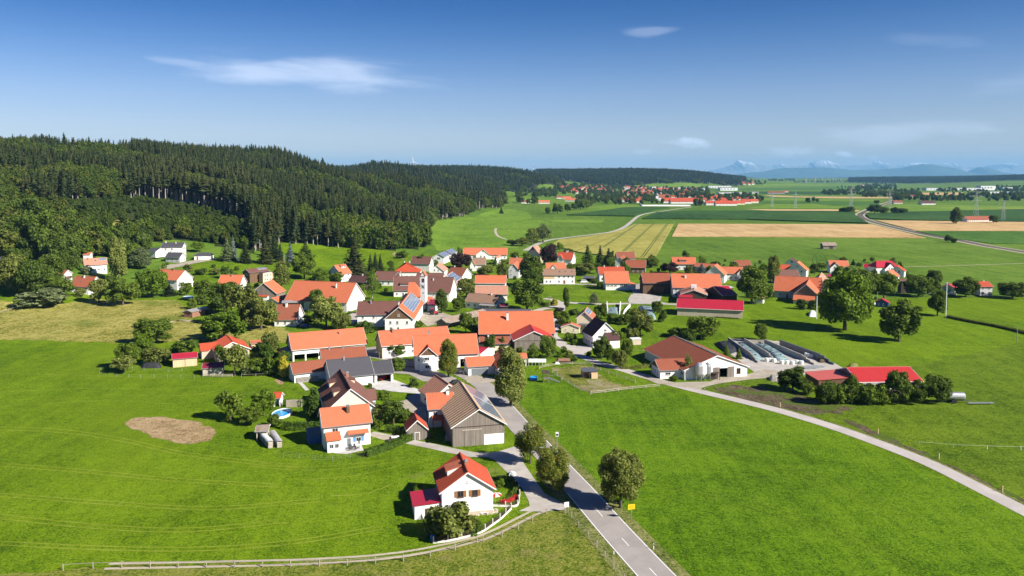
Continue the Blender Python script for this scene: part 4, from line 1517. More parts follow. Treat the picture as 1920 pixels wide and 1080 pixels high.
  for i in range(posts):
   p = a + r * (w_ * (0.04 + 0.92 * i / max(1,posts - 1))) + nv * (depth - 0.3)
   add('post',box_mesh('post',(0.18,0.18,z1 + 0.3),WOOD_BROWN,(0,0,(z1 + 0.3) / 2 - 0.3)),lf,p)
  return s

 def auto(s,sides='RA',w=1.0,h=1.2,gap=3.0,rows=None,shutter=None,skip=0):
  """ordinary rows of windows"""
  zt = s.zt
  rows = rows or ([1.6] if zt < 4.2 else [1.6,4.2])
  for k in sides:
   wd = s.side(k)[3]
   n = max(1,int(wd / gap))
   for z in rows:
    if z + h / 2 < zt - 0.1:
     s.win(k,[(i + 0.5) / n for i in range(n)],z,w,h,2,shutter)
   if k in 'AB' and not (s.hip[0] if k == 'A' else s.hip[1]):
    zm = zt + (s.hr - zt) * 0.38
    if s.hr - zt > 2.4:
     if wd > 7:
      s.win(k,[0.39,0.61],zm,0.9,1.1,2,shutter)
     else:
      s.win(k,[0.5],zm,0.9,1.1,2,shutter)
  return s


def H(*a,**k):
 return House(*a,**k)
# ------------------------------------------------------------------ foreground buildings
G_HOUSE = 'houses of the village'
G_BARN = 'barns and farm buildings'

h = H('house','white gabled house with brown shutters and crimson flat annex, nearest of all houses','house','S2',(732,348),(652,153),(1012,507),5.2,34,roof=T_RED,rib=0.55,lower=(W_BEIGE,'A',0.9),group=G_HOUSE)
h.win('A',[0.36,0.64],4.55,1.15,1.25,2,SHUTTER,TRIM_DARK).win('A',[0.80],0.75,0.9,0.5).win('A',[0.13],2.2,0.7,0.9).win('A',[0.5],6.9,0.35,0.35,1)
h.door('A',0.32,1.1,2.2).win('R',[0.25,0.7],3.6)
h.chimney(0.45,-0.4,(0.9,0.6),0.7,BRICK)
h.shed_dormer('L',0.55,3.0,3.4,1.1,T_OLD,W_WHITE,1,16)
# porch canopy over the door
o_,r_,n_,w_ = h.side('A')
c_ = o_ + r_ * (0.32 * w_) + Vector((0,0,2.75)) + n_ * 0.45
m_ = MB(); m_.poly([(-0.9,0.45,0.3),(0.9,0.45,0.3),(0.9,-0.5,0),(-0.9,-0.5,0),(-0.9,0.45,0.36),(0.9,0.45,0.36),(0.9,-0.5,0.06),(-0.9,-0.5,0.06)],[(3,2,1,0),(4,5,6,7),(2,3,7,6),(0,3,7,4),(1,2,6,5)])
m_.build('porch_canopy',[R_GREY],h.root,c_,math.atan2(r_.y,r_.x))
NEAR = h
# annex with a shallow crimson roof on the left side
h.lean_to('L',0.28,0.98,5.6,3.1,2.75,R_CRIMSON,W_WHITE,nm='annex')
m_ = MB(); lx = h.lx
m_.box((-lx + 2 * lx * 0.72 + 0.0 - 0.0,0,0),(0.01,0.01,0.01))
dx_ = -(lx - 2 * lx * 0.02) + 0.0
ax = lx - 2 * lx * 0.98 + 0.22
add('annex_door',box_mesh('annex_door',(0.06,1.2,2.1),WOOD_DARK),h.root,(ax - 0.0,h.ly + 2.6,1.0))
add('annex_arch',box_mesh('annex_arch',(0.06,1.4,2.3),WOOD_DARK),h.root,(ax - 0.0,h.ly + 0.95,1.1))

h = H('barn','big weathered board barn with brown striped tiles and solar panels beside the road','barn','S1',(1165,409),(976,133),(882,600),5.0,31,roof=T_RIB_LIT,rib2=T_DARK,wall=WOOD_GREY,rib=1.5,og=0.5,group=G_BARN)
h.door('A',0.36,3.6,3.9,WOOD_GREY,'barn_door',False).panel('A',0.60,0.985,-0.4,2.6,W_WHITE,'white_panel').panel('A',0.02,0.98,4.75,4.87,WOOD_DARK,'beam',0.1).panel('A',0.18,0.56,3.95,4.12,PLANK,'door_rail',0.12)
h.panels('R',0.04,0.52,0.12,0.90,9,5).panels('R',0.55,0.97,0.10,0.94,8,5)
BARN1 = h
h = H('house','small house with orange tiles and blue sidewall joined to the weathered barn','house','S1',(632,253),(905,238),(650,417),5.0,33,roof=T_OLD,wall=W_WHITE,group=G_HOUSE)
h.chimney(0.78,-0.6,(0.8,0.5),1.0,CHIMW).win('R',[0.25],3.6).door('R',0.6,1.1,2.1).panel('A',0.03,0.6,0.2,4.2,WOOD_BLUE,'blue_panel').lean_to('R',0.1,0.6,2.4,3.1,2.5,T_OLD,W_OLD,True,2)
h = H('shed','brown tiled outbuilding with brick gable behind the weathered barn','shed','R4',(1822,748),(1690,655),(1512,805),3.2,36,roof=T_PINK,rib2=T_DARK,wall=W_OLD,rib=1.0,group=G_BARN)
h.win('A',[0.5],1.6)
h = H('garden_shed','small board garden shed with red tiled roof between hedge and weathered barn','shed','S1',(546,520),(520,448),(652,594),2.7,42,roof=T_RED,wall=WOOD_GREY,ov=0.35,og=0.35)
h.door('A',0.5,1.0,1.9,WOOD_GREY)
h = H('house','white house with bright orange roof and stepped porch roofs above the meadow','house','R8',(1062,405),(1556,357),(1612,540),5.6,34,roof=T_ORANGE,group=G_HOUSE)
h.chimney(0.55,-1.6,(0.75,0.75),1.5,WOOD_BROWN)
h.win('R',[0.24],4.4,1.5,1.1).win('A',[0.5],4.3).door('R',0.53,0.9,2.1,DOOR_GREY)
h.lean_to('R',0.02,0.34,3.3,4.0,2.9,T_ORANGE).lean_to('R',0.50,0.95,1.3,3.9,3.3,T_ORANGE,None,True,0)
h.win('R',[0.74],1.6,1.3,1.1,2,SHUTTER_B)
for dx in (0.13,0.24):
 o_,r_,n_,w_ = h.side('R')
 f_ = add('window',window_meshes(1.0,1.1,2)[0],h.root,o_ + r_ * (dx * w_) + n_ * 2.93 + Vector((0,0,1.5)),math.atan2(r_.y,r_.x)); add('pane',window_meshes(1.0,1.1,2)[1],f_)
WHITEH = h
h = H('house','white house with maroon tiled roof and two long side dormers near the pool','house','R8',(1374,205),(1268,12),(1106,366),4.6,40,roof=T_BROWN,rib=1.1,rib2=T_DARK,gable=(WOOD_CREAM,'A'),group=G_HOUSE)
h.win('A',[0.72],3.6,1.3,1.2,2,SHUTTER_G).win('A',[0.3],3.6,0.5,0.7,1).shed_dormer('L',0.74,3.4,3.9,1.3,None,W_PEACH,2,10).shed_dormer('L',0.30,3.4,3.9,1.3,None,W_PEACH,2,10).shed_dormer('R',0.7,2.6,3.0,1.1,None,W_PEACH,1,10)
h.chimney(0.72,-1.2,(0.8,0.8),1.4,BRICK)
h.cross_gable('R',0.45,5.0,h.hw + 1.4,h.he + 2.1,h.he - 0.3,wins=((0,3.4,1.0,1.2),))
h = H('garage','white garage hall with anthracite roof and open car bay on pale paving','garage','R4',(592,508),(1030,470),(870,668),3.3,30,roof=T_GREY,wall=W_WHITE,opens=(),group=G_BARN)
h.chimney(0.40,-0.5,(0.5,0.5),1.0,LEAD).win('A',[0.3,0.7],1.7,0.8,1.8).door('R',0.93,1.0,2.0,WHITEP)
h = H('garage','lower anthracite roofed garage wing with cars inside, facing the pale forecourt','garage','R4',(1046,520),(1245,505),(1280,632),3.1,28,roof=T_GREY,wall=W_WHITE,opens=(('R',0.12,0.88,2.5),),og=0.3,group=G_BARN)
h = H('barn','low white outbuilding with brown tiled roof above the stone retaining wall','barn','R4',(232,537),(590,497),(272,650),3.0,32,roof=T_RUST,group=G_BARN)
h = H('barn','narrow rust brown barn roof with a row of ridge vents, between two bigger roofs','barn','R4',(532,402),(985,367),(575,508),4.2,36,roof=T_RUST,wall=W_WHITE,gable=(WOOD_BROWN,'A'),group=G_BARN)
h.chimney(0.20,-0.2,(0.5,0.5),0.7,LEAD).chimney(0.50,-0.2,(0.4,0.4),0.6,LEAD)
h = H('barn','long orange roofed barn with open white bays west of the street','barn','R4',(216,241),(966,181),(245,411),4.2,36,roof=T_ORANGE,wall=W_WHITE,group=G_BARN,trim=WHITEP,opens=(('R',0.02,0.16,2.4),('R',0.18,0.34,2.4),('R',0.36,0.5,2.4)))
h.win('A',[0.3,0.6],3.0).chimney(0.66,-2.0,(0.3,0.3),1.2,LEAD).lean_to('A',0.1,0.75,4.0,3.4,2.4,R_WINE,W_WHITE)
h = H('barn','orange tiled farm range with ochre west gable on the street corner','barn','R4',(1112,216),(1806,166),(1160,372),4.6,38,roof=T_OLD,wall=W_OLD,gable=(W_OCHRE,'A',0.0),group=G_BARN,trim=WHITEP)
h.win('A',[0.3,0.7],1.8,0.8,1.0).win('R',[0.1,0.2,0.32,0.44,0.5],2.0,0.9,1.0).chimney(0.20,-0.9,(0.6,0.6),1.1,BRICK)
h = H('farmhouse','white farmhouse under a huge orange roof with a brown gabled bay','farmhouse','R5',(76,262),(712,241),(742,441),5.2,38,roof=T_ORANGE,group=G_HOUSE,opens=(('R',0.72,0.97,3.4),))
h.auto('A',0.9,1.2,2.6).chimney(0.25,0.3,(0.6,0.6),1.3,LEAD)
h.cross_gable('R',0.215,6.4,h.hw + 1.2,h.he + 3.1,h.he + 0.2,T_RED,W_WHITE,WOOD_BROWN,wins=((-0.4,4.3,1.5,1.1),(-0.4,1.6,1.5,1.1)))
h.win('R',[0.45,0.55],3.6).win('R',[0.06],3.6,0.8,1.0)
h.panel('R',0.42,0.66,0.0,2.6,T_OLD and WOOD_PALE,'board_front')
h = H('garage','white double garage with orange roof and grey door beside the tall street tree','garage','R5',(596,481),(880,465),(622,577),3.1,30,roof=T_ORANGE,group=G_HOUSE)
h.door('R',0.43,5.4,2.3,DOOR_GREY,'garage_door')
h = H('house','house with ribbed terracotta roof half hidden behind the tall street tree','house','T6',(1075,225),(966,90),(868,305),3.6,38,roof=T_OLD,rib=0.5,group=G_HOUSE)
h.skylight('L',0.4,2.5).win('A',[0.3,0.7],1.8,1.2,1.3).auto('L')
h = H('porch','small white garden porch with orange roof beside the tall street tree','porch','T6',(1176,152),(1284,150),(1294,218),2.9,26,roof=T_ORANGE,ov=0.3,og=0.3,opens=(('R',0.1,0.9,2.2),('B',0.1,0.9,2.2)))
h = H('barn','huge plain orange roofed barn with white chimney in the village centre','barn','R5',(731,21),(1472,15),(1497,241),4.4,32,roof=T_ORANGE,wall=WOOD_GREY,group=G_BARN)
h.chimney(0.385,-4.2,(0.9,0.9),2.6,CHIMW).win('R',[0.08,0.2,0.32],2.6,1.4,0.8)
h = H('barn','board barn with scarlet metal roof set against the huge orange barn','barn','R5',(1288,217),(1246,149),(1080,317),4.2,24,roof=R_SCARLET,wall=WOOD_GREY,group=G_BARN,trim=WHITEP)
h.door('A',0.25,3.2,3.4,WOOD_GREY,'barn_door',False).panel('A',0.02,0.98,3.9,4.02,WOOD_DARK,'beam',0.1)
h = H('outbuilding','low rust tiled outbuilding with pale chimney under the huge orange barn','outbuilding','R5',(735,273),(1048,268),(738,348),2.8,26,roof=T_RUST,wall=W_CREAM,group=G_BARN)
h.chimney(0.3,-0.8,(0.6,0.6),1.2,CHIMW)
h = H('shed','low shed with bright pink red sheet roof behind the double garage','shed','R5',(738,372),(828,384),(742,444),2.5,14,roof=R_CRIMSON,wall=W_WHITE,og=0.2)

# ------------------------------------------------------------------ the cattle farm on the right
h = H('cattle_barn','wide white cattle barn with rust brown roof, ridge solar strip and feed silos','barn','R6',(1626,567),(1185,369),(1921,664),3.4,20,roof=T_RUST,wall=W_WHITE,group=G_BARN,trim=WHITEP,opens=(('A',0.55,0.68,3.6),))
h.panels('R',0.02,0.99,0.0,0.30,16,2).win('A',[0.86],2.0,1.4,1.8,2,None,WOOD_BROWN)
h.door('A',0.50,2.3,3.6,WOOD_GREY,'sliding_door',False).door('A',0.735,2.3,3.6,WOOD_GREY,'sliding_door',False)
h.win('L',[0.45,0.53,0.61,0.69,0.77,0.85,0.93],1.9,2.2,1.0,3)
CATTLE = h
h = H('barn','white side wing of the cattle barn with rust roof and west gable windows','barn','R6',(1001,606),(1330,594),(1078,717),3.0,28,roof=T_RUST,wall=W_WHITE,gable=(WOOD_BROWN,'A'),group=G_BARN)
h.win('A',[0.2,0.45,0.75],1.6,0.9,1.3).win('R',[0.25],1.7,1.8,0.9)
h = H('house','white gabled house with steep maroon roof among birches beside the lane','house','R6',(512,236),(400,183),(362,376),4.4,44,roof=T_DARK,group=G_HOUSE,trim=WHITEP)
h.win('A',[0.5],6.6,1.1,0.9).win('A',[0.28,0.55],4.2,1.6,1.1).win('A',[0.2,0.5],1.6,1.3,1.2).auto('L',gap=2.5,rows=[1.6]).skylight('L',0.3,2.0,0.5,0.6)
h.lean_to('A',0.45,1.0,3.2,5.6,3.2,T_DARK,W_WHITE)
h = H('house','cream gabled house with orange roof beside the village street, behind the maroon roof','house','R6',(296,128),(326,82),(396,184),5.4,40,roof=T_OLD,wall=W_CREAM,group=G_HOUSE)
h.win('A',[0.5],7.2,0.7,0.7).lean_to('A',0.2,0.9,2.0,3.2,2.8,R_DGREY,None,True,3).auto('R')
h.panels('R',0.1,0.9,0.05,0.55,5,2)
h = H('outbuilding','tiny cream outbuilding with low orange roof at the lane corner','outbuilding','R6',(157,250),(165,232),(251,300),2.7,20,roof=T_OLD,wall=W_CREAM,ov=0.3,og=0.3)
h.win('A',[0.25,0.7],1.6,0.6,0.8)
h = H('barn','crimson metal roofed barn behind the dark hedge trees','barn','R7',(912,327),(1350,322),(1472,424),4.2,18,roof=R_SCARLET,wall=WOOD_GREY,group=G_BARN,trim=WHITEP)
h.win('R',[0.2,0.5],2.4,2.0,1.0)
h.lean_to('A',0.05,0.75,11.0,4.4,3.7,R_SALMON,WOOD_BROWN)
h.lean_to('R',0.02,0.3,5.0,3.9,3.2,R_GREY,W_WHITE)

# ------------------------------------------------------------------ left farmyard in the meadow
h = H('house','bungalow with ribbed red tiles and grey green rear slope beside dense trees','house','R3',(1367,326),(1308,256),(1526,366),3.6,26,roof=T_RED,rib=0.5,wall=W_BEIGE,group=G_HOUSE,trim=WHITEP)
h.win('A',[0.25,0.6],1.8,1.5,1.2).auto('L')
h.cross_gable('L',0.72,7.5,h.hw + 3.5,h.he + 1.6,h.he - 0.5,nm='wing')
h = H('shed','pale board shed with crimson sheet roof at the meadow edge','shed','R3',(758,446),(1012,425),(1019,478),3.0,14,roof=R_CRIMSON,wall=WOOD_PALE,ov=0.3,og=0.25)
h.panel('R',0.49,0.51,0,2.6,WOOD_BROWN,'batten')
h = H('shed','small board shed with wine red roof behind a plank fence','shed','R3',(1066,541),(1283,528),(1287,578),2.5,18,roof=R_WINE,wall=PLANK,ov=0.3,og=0.25)
h = H('shelter','tiny orange roofed shelter beside the clipped conifer hedge','shelter','R3',(1535,316),(1682,302),(1690,330),2.3,15,roof=T_OLD,wall=WOOD_PALE,ov=0.3,og=0.25)
h = H('shed','low red brown shed with grey sheet roof in the dry pasture','shed','C6',(60,752),(200,722),(30,790),2.8,16,roof=R_GREY,wall=WOOD_RED,ov=0.3,og=0.3)
h = H('shed','grey roofed lean shed under the spreading pasture trees','shed','C6',(200,722),(300,712),(290,742),2.6,14,roof=R_GREY,wall=WOOD_DARK,ov=0.3,og=0.3)
# ------------------------------------------------------------------ village centre
h = H('farmhouse','white two storey farmhouse wing with brown roof beside the yard','farmhouse','C7',(166,667),(612,662),(146,805),5.4,36,roof=T_BROWN,group=G_HOUSE)
h.auto('R',0.9,1.1,4.0).chimney(0.30,-1.2,(0.5,0.5),1.6,LEAD)
h = H('farmhouse','white farmhouse with weathered board gable and big solar array beside the yard','farmhouse','C7',(572,722),(692,566),(752,803),5.4,40,roof=T_ORANGE,gable=(WOOD_BROWN,'A'),group=G_HOUSE)
h.win('A',[0.2,0.45,0.8],4.0,1.0,1.3).win('A',[0.22,0.48],1.4,1.0,1.3).win('A',[0.5],7.2,0.9,0.9).panels('R',0.22,0.96,0.06,0.78,9,5).auto('R',rows=[1.6])
h.chimney(0.2,1.0,(0.6,0.6),1.4,CHIMW)
# church: nave and tower as one building
CH = H('church','small white church with slim saddle roofed tower and orange nave','church','T2',(1020,757),(1270,757),(1190,1020),5.2,46,roof=T_ORANGE,hipB=4.0,group=None)
CH.win('R',[0.2,0.5,0.8],3.0,1.0,2.2)
def church_tower():
 base = at(*P('T2',(1297,1240)))
 D = base[1]
 w = 155 * (200 / 1920) * D / FPX * 0.62
 zt = zray(*P('T2',(1285,643)),D); zr = zray(*P('T2',(1285,556)),D)
 x0 = base[0]
 ln = (CH.root.matrix_basis.inverted() @ Vector((x0,D,0)))
 rz = -0.18 - CH.yaw
 m = MB(); m.box((0,0,(zt - 1) / 2),(w,w,zt + 1))
 t = m.build('tower',[W_WHITE],CH.root,(ln.x,ln.y,0),rz)
 a = w / 2 + 0.25
 V = [(-a,-a,zt - .05),(a,-a,zt - .05),(a,a,zt - .05),(-a,a,zt - .05),(0,-a,zr),(0,a,zr)]
 add('tower_roof',mesh('tower_roof',V,[(0,3,5,4),(1,4,5,2),(3,2,1,0)],[T_ORANGE],uv=[[(0,0),(4,0),(4,4),(0,4)]] * 3),t)
 m = MB()
 for y in (-w / 2 - 0.02,w / 2 + 0.02):
  m.face([(-w / 2,y,zt),(w / 2,y,zt),(0,y,zr - 0.25)] if y < 0 else [(w / 2,y,zt),(-w / 2,y,zt),(0,y,zr - 0.25)])
 m.build('tower_gable',[W_WHITE],t)
 for dx in (-0.13,0.13):
  add('bell_opening',box_mesh('bell_opening',(0.55,0.1,1.9),WOOD_DARK),t,(dx * w,-w / 2 - 0.03,zt - 2.2))
 m = MB()
 for s_ in (-1,1):
  m.bar((-0.75 * s_,0,-0.8),(0.75 * s_,0,0.8),0.16)
 m.build('clock_cross',[WOOD_DARK],t,(0,-w / 2 - 0.04,zt - 5.2))
 add('slit_window',box_mesh('bell_opening',(0.4,0.1,0.6),WOOD_DARK),t,(0,-w / 2 - 0.03,zt - 8.4))
church_tower()
h = H('house','long brown roofed house with half timbered east gable beside the church tower','house','T2',(1362,657),(1842,668),(1380,940),5.0,40,roof=T_BROWN,group=G_HOUSE,gable=(WOOD_CREAM,'B'))
h.chimney(0.25,-2.0,(0.5,0.5),1.0,CHIMW).auto('R',gap=3.4).door('R',0.6,1.2,2.1)
h = H('barn','brown barn roof rising behind the church tower','barn','T2',(1168,588),(1660,594),(1400,655),7.0,34,roof=T_BROWN,group=G_BARN)
h = H('house','brown roofed house with long ribbon dormer west of the church','house','T2',(750,655),(1222,650),(690,915),3.4,40,roof=T_BROWN,group=G_HOUSE)
h.shed_dormer('R',0.48,6.5,5.6,1.2,None,WOOD_DARK,5,16).auto('R').skylight('R',0.55,2.0,.6,.8).skylight('R',0.55,3.4,.6,.8)
h = H('house','long low house with brown roof and white dormered end, below the spruce group','house','T2',(440,560),(872,566),(480,727),3.2,36,roof=T_BROWN,group=G_HOUSE)
h.auto('R',1.1,1.3,3.2).cross_gable('R',0.93,3.6,2.4,h.hr - 0.3,h.hr - 2.2,zbase=h.hr - 2.6,wall=W_WHITE).skylight('R',.3,3,.5,.6).skylight('R',.36,3,.5,.6)
h = H('house','broad hip roofed house with deep red tiles behind the autumn tinted tree','house','T2',(770,400),(1245,400),(1000,575),4.6,42,roof=T_RED,hipA=8.5,hipB=10.5,group=G_HOUSE)
h.auto('R').chimney(0.37,0,(0.6,0.6),0.8,CHIMW).chimney(0.56,0,(0.6,0.6),0.8,CHIMW)
h = H('barn','dark brown roofed barn with half timbered gable at the field edge','barn','T2',(1090,291),(1442,299),(1330,432),5.2,42,roof=T_BROWN,wall=W_OLD,group=G_BARN)
h.panel('B',0.02,0.98,2.4,2.55,WOOD_DARK,'beam').panel('B',0.49,0.51,0,8.0,WOOD_DARK,'beam').panel('B',0.2,0.22,0,5.5,WOOD_DARK,'beam').panel('B',0.78,0.8,0,5.5,WOOD_DARK,'beam').panel('B',0.02,0.98,5.0,5.15,WOOD_DARK,'beam')
h = H('house','modern white house with grey solar clad roof beside the copper beech','house','T2',(1556,243),(1800,150),(1668,306),5.2,30,roof=R_DGREY,group=G_HOUSE,trim=WHITEP)
h.panels('R',0.04,0.42,0.05,0.9,5,4,lift=.15).panels('R',0.56,0.97,0.05,0.9,5,4,lift=.15).win('A',[0.5],4.2,2.6,1.4,3).auto('R',1.4,1.6)
h = H('house','small white gable house with two dark windows behind the church','house','T2',(1522,452),(1592,402),(1662,574),3.8,38,roof=T_PINK,group=G_HOUSE)
h.win('A',[0.36,0.62],4.6,0.9,1.2).auto('R')
h = H('house','terracotta farmhouse with white firewall and east gable, right of the church','house','T5',(60,196),(348,214),(250,372),4.4,38,roof=T_RUST,wall=W_WHITE,group=G_HOUSE,trim=WHITEP)
h.chimney(0.2,0,(0.6,0.6),0.9,CHIMW).auto('BR')
h = H('house','pink tiled roof covered with blue solar panels right of the church','house','C7',(1046,410),(1112,369),(1168,512),3.6,34,roof=T_PINK,group=G_HOUSE)
h.panels('R',0.05,0.97,0.04,0.70,5,3).auto('A')
h = H('barn','orange barn roof with a pale glazed strip along its eave','barn','C7',(1342,404),(1652,406),(1636,487),6.0,34,roof=T_ORANGE,wall=W_OLD,group=G_BARN,trim=WHITEP)
h = H('barn','brown pink barn roof directly below the glazed strip','barn','C7',(1338,513),(1664,511),(1640,598),3.6,30,roof=T_PINK,wall=W_OLD,group=G_BARN)
h.panels('L',0.02,0.94,0.02,0.3,8,1,material=GLASS)
h = H('house','grey brown roofed house with white east gable and low canopy','house','C7',(1278,582),(1602,602),(1262,672),3.2,32,roof=T_FADED,group=G_HOUSE)
h.auto('RB').chimney(0.70,-0.5,(0.6,0.6),1.1,CHIMW).lean_to('R',0.5,0.98,3.2,2.8,2.3,R_GREY,None,True,4)
h = H('open_shed','open farm shed with slanting grey brown roof above the tank trailer','shed','C7',(1000,838),(1420,742),(1030,850),3.4,14,W=7.0,hr=5.2,roof=R_TIN,wall=WOOD_GREY,opens=(('R',0.03,0.32,2.9),('R',0.36,0.64,2.9),('R',0.68,0.96,2.9)),group=G_BARN)
h = H('open_shed','long low shed with dark grey roof behind the huge orange barn','shed','C7',(1420,741),(1900,745),(1500,760),3.0,8,W=8.0,hr=4.2,roof=R_DGREY,wall=WOOD_DARK,group=G_BARN)
h = H('shed','black carport with a red parasol top below the village trees','shed','T5',(940,850),(1085,850),(900,905),2.6,16,roof=R_WINE,wall=WOOD_DARK,ov=0.3,og=0.3)
h = H('shed','little red and orange entrance sheds at the foot of the church tower','shed','C7',(860,622),(918,622),(862,688),3.0,24,roof=T_ORANGE,ov=0.3,og=0.3)
h = H('shed','dark red roofed shed beside the conifer in the church yard','shed','C7',(884,648),(970,650),(884,708),3.0,18,roof=R_WINE,wall=W_WHITE,ov=0.3,og=0.3)

# upper row toward the fields
h = H('house','long orange roofed house with broad white front gable at the field edge','house','T1',(84,236),(878,236),(74,366),3.4,38,roof=T_ORANGE,group=G_HOUSE)
h.auto('R').chimney(0.82,0,(.6,.6),.8,BRICK).chimney(0.92,0,(.6,.6),.7,BRICK).cross_gable('R',0.45,11.5,h.hw + 0.6,h.hr - 0.6,h.he + 0.1,wins=((0,h.he + 3.2,1.1,1.2),(-1.5,2.4,1.0,1.4),(1.3,2.0,1.0,1.6)))
h = H('house','brown roofed house with white east gable and small orange porch gable','house','T1',(254,415),(492,416),(330,542),4.4,42,roof=T_FADED,group=G_HOUSE)
h.auto('RB').cross_gable('R',0.05,4.4,h.hw + 0.8,h.hr - 1.2,h.he - 1.0,T_OLD)
h = H('house','white gable house with hanging red balcony below the long orange house','house','T1',(660,394),(748,368),(546,462),5.2,36,roof=T_PINK,group=G_HOUSE)
h.auto('AL').panel('A',0.1,0.55,2.4,3.3,WOOD_RED,'balcony',0.9)
h = H('house','tall narrow pale grey house with three small gable windows','house','T1',(986,520),(1052,470),(1090,642),5.4,48,roof=T_OLD,wall=W_GREY,group=G_HOUSE)
h.win('A',[0.5],8.0,0.9,1.1).win('A',[0.25,0.78],5.2,0.9,1.1).win('A',[0.25],2.4,0.9,1.1)
h = H('house','orange tiled house with white chimney behind the tall narrow house','house','T1',(926,416),(1216,421),(920,532),4.6,38,roof=T_OLD,group=G_HOUSE)
h.auto('R').chimney(0.42,0,(.5,.5),1,CHIMW)
h = H('house','tall cream house with half hipped brown gable beside the copper tree','house','T1',(1336,203),(1425,192),(1512,440),6.2,46,roof=T_PINK,wall=W_CREAM,group=G_HOUSE,W=13.0,hipA=2.6,hipz=9.6)
h.win('A',[0.3,0.7],4.8,0.9,1.1).auto('R')
h = H('house','red roofed house with white twin chimney and triangular white front gable','house','C8',(466,171),(622,176),(450,246),4.2,40,roof=T_RED,group=G_HOUSE)
h.chimney(0.55,0,(1.6,.7),1.2,CHIMW).cross_gable('R',0.25,5.0,h.hw + .4,h.hr - 1.4,h.he + .2,wins=((0,5.4,.8,1.0),)).auto('RB')
h = H('house','orange roofed house with small centre gable behind the long brown house','house','C8',(336,281),(536,280),(300,342),4.6,38,roof=T_ORANGE,group=G_HOUSE)
h.cross_gable('R',0.38,4.2,h.hw + .3,h.hr - 1.0,h.he + .3,wins=((0,6.0,.8,1.0),)).auto('R')
h = H('house','long brown roofed house with white windows row facing the village green','house','C8',(306,341),(630,341),(344,406),5.4,38,roof=T_FADED,group=G_HOUSE)
h.win('R',[0.5,0.66,0.80,0.93],4.4,1.0,1.2).win('R',[0.1,0.22,0.5,0.93],1.5,1.0,1.3).door('R',0.67,1.2,2.2).panel('R',0.0,0.36,3.0,5.0,WOOD_PALE,'board_front').skylight('R',.52,2,.8,.9).skylight('R',.7,2,.8,.9).skylight('R',.9,2,.8,.9).chimney(.34,0,(.5,.5),1,CHIMW)
h = H('house','scarlet tiled house just behind the white walled house on the green','house','C8',(856,322),(1120,320),(858,396),4.6,36,roof=T_RED,group=G_HOUSE)
h.auto('R').chimney(.25,0,(.5,.5),1,CHIMW).chimney(.75,0,(.5,.5),1,CHIMW)
h = H('house','white house with large orange roof and tall windows facing the village green','house','C8',(918,364),(1162,364),(908,488),4.0,40,roof=T_ORANGE,group=G_HOUSE)
h.win('R',[0.1,0.26,0.42],2.6,1.6,0.6,1).win('R',[0.65,0.72,0.80,0.88],2.9,0.8,1.8,1).lean_to('B',0.1,0.75,4.5,3.8,2.8,T_ORANGE)
h = H('house','rust roofed house at the edge of the barley, behind the conifers','house','C8',(1040,172),(1224,172),(1216,236),4.2,32,roof=T_RUST,group=G_HOUSE)
h.auto('R')
h = H('house','small white gable beside the conifers below the barley field','house','C8',(1078,222),(1120,205),(1128,276),4.0,42,roof=T_RUST,group=G_HOUSE)
h.win('A',[0.5],4.6,.9,1.1)
h = H('barn','broad rust roofed wooden house with brown boarded front','house','C8',(1140,251),(1342,255),(1300,332),4.0,32,roof=T_RUST,wall=WOOD_BROWN,group=G_HOUSE)
h.auto('RB')
h = H('carport','dark flat carport sheltering a white tank beside the green','carport','C8',(712,412),(826,414),(712,432),2.6,12,roof=R_DGREY,wall=WOOD_DARK,ov=.3,og=.3,opens=(('R',0.1,0.9,2.2),))
h = H('barn','dark timber barn with rust brown roof and wide doors by the concrete yard','barn','C8',(1291,383),(1576,383),(1281,484),6.2,32,roof=T_RUST,wall=WOOD_DARK,group=G_BARN)
h.door('R',0.15,5.5,4.6,WOOD_BROWN,'barn_door',False).door('R',0.5,7.0,4.0,WOOD_BROWN,'barn_door',False)
h = H('farmhouse','long orange red farm roof with white chimney, right of the dark timber barn','farmhouse','T3',(-18,407),(862,417),(866,676),5.4,38,roof=T_ORANGE,wall=W_OLD,group=G_HOUSE)
h.chimney(.285,-2.6,(.8,.8),1.8,CHIMW).auto('R')
h = H('barn','low pitched dark barn with white box ventilator on its ridge','barn','T3',(395,703),(395,620),(636,753),4.4,20,roof=T_PINK,wall=WOOD_DARK,group=G_BARN)
m_ = MB(); m_.box((0,0,h.hr + 0.4),(2.6,2.8,2.0)); m_.build('ventilator',[WHITEP],h.roof)
h.lean_to('A',-0.1,0.45,4.0,4.0,3.2,R_CRIMSON,WOOD_GREY)
h = H('barn','crimson roofed barn wing beside the low dark barn','barn','T3',(735,640),(1004,628),(1038,803),3.8,20,roof=R_CRIMSON,wall=WOOD_DARK,group=G_BARN,og=0.2)
h = H('shed','long beige machine shed with crimson roof on the open meadow','barn','P',(1270.3,559),(1394.4,564),(1388.8,582),3.8,22,roof=R_CRIMSON,wall=W_BEIGE,group=G_BARN,trim=WHITEP)
h = H('house','white gabled front with orange roof above the long farm roof','house','T3',(766,268),(815,228),(946,456),5.0,42,roof=T_ORANGE,group=G_HOUSE)
h.win('A',[0.35,0.68],5.4,1.0,1.2).auto('R')
h = H('house','long orange roof with small hipped bay beside the white gabled front','house','T3',(815,286),(1276,292),(960,412),4.2,36,roof=T_OLD,group=G_HOUSE)
h.cross_gable('R',0.86,5.0,h.hw + 1.5,h.hr - 1.0,h.he + 0.2,wins=((0,4.4,1.4,1.2),),wall=W_GREY).auto('R')
h = H('house','orange house with ribbon dormer and two chimneys at the meadow edge','house','T3',(-4,112),(422,117),(422,247),4.2,38,roof=T_OLD,group=G_HOUSE)
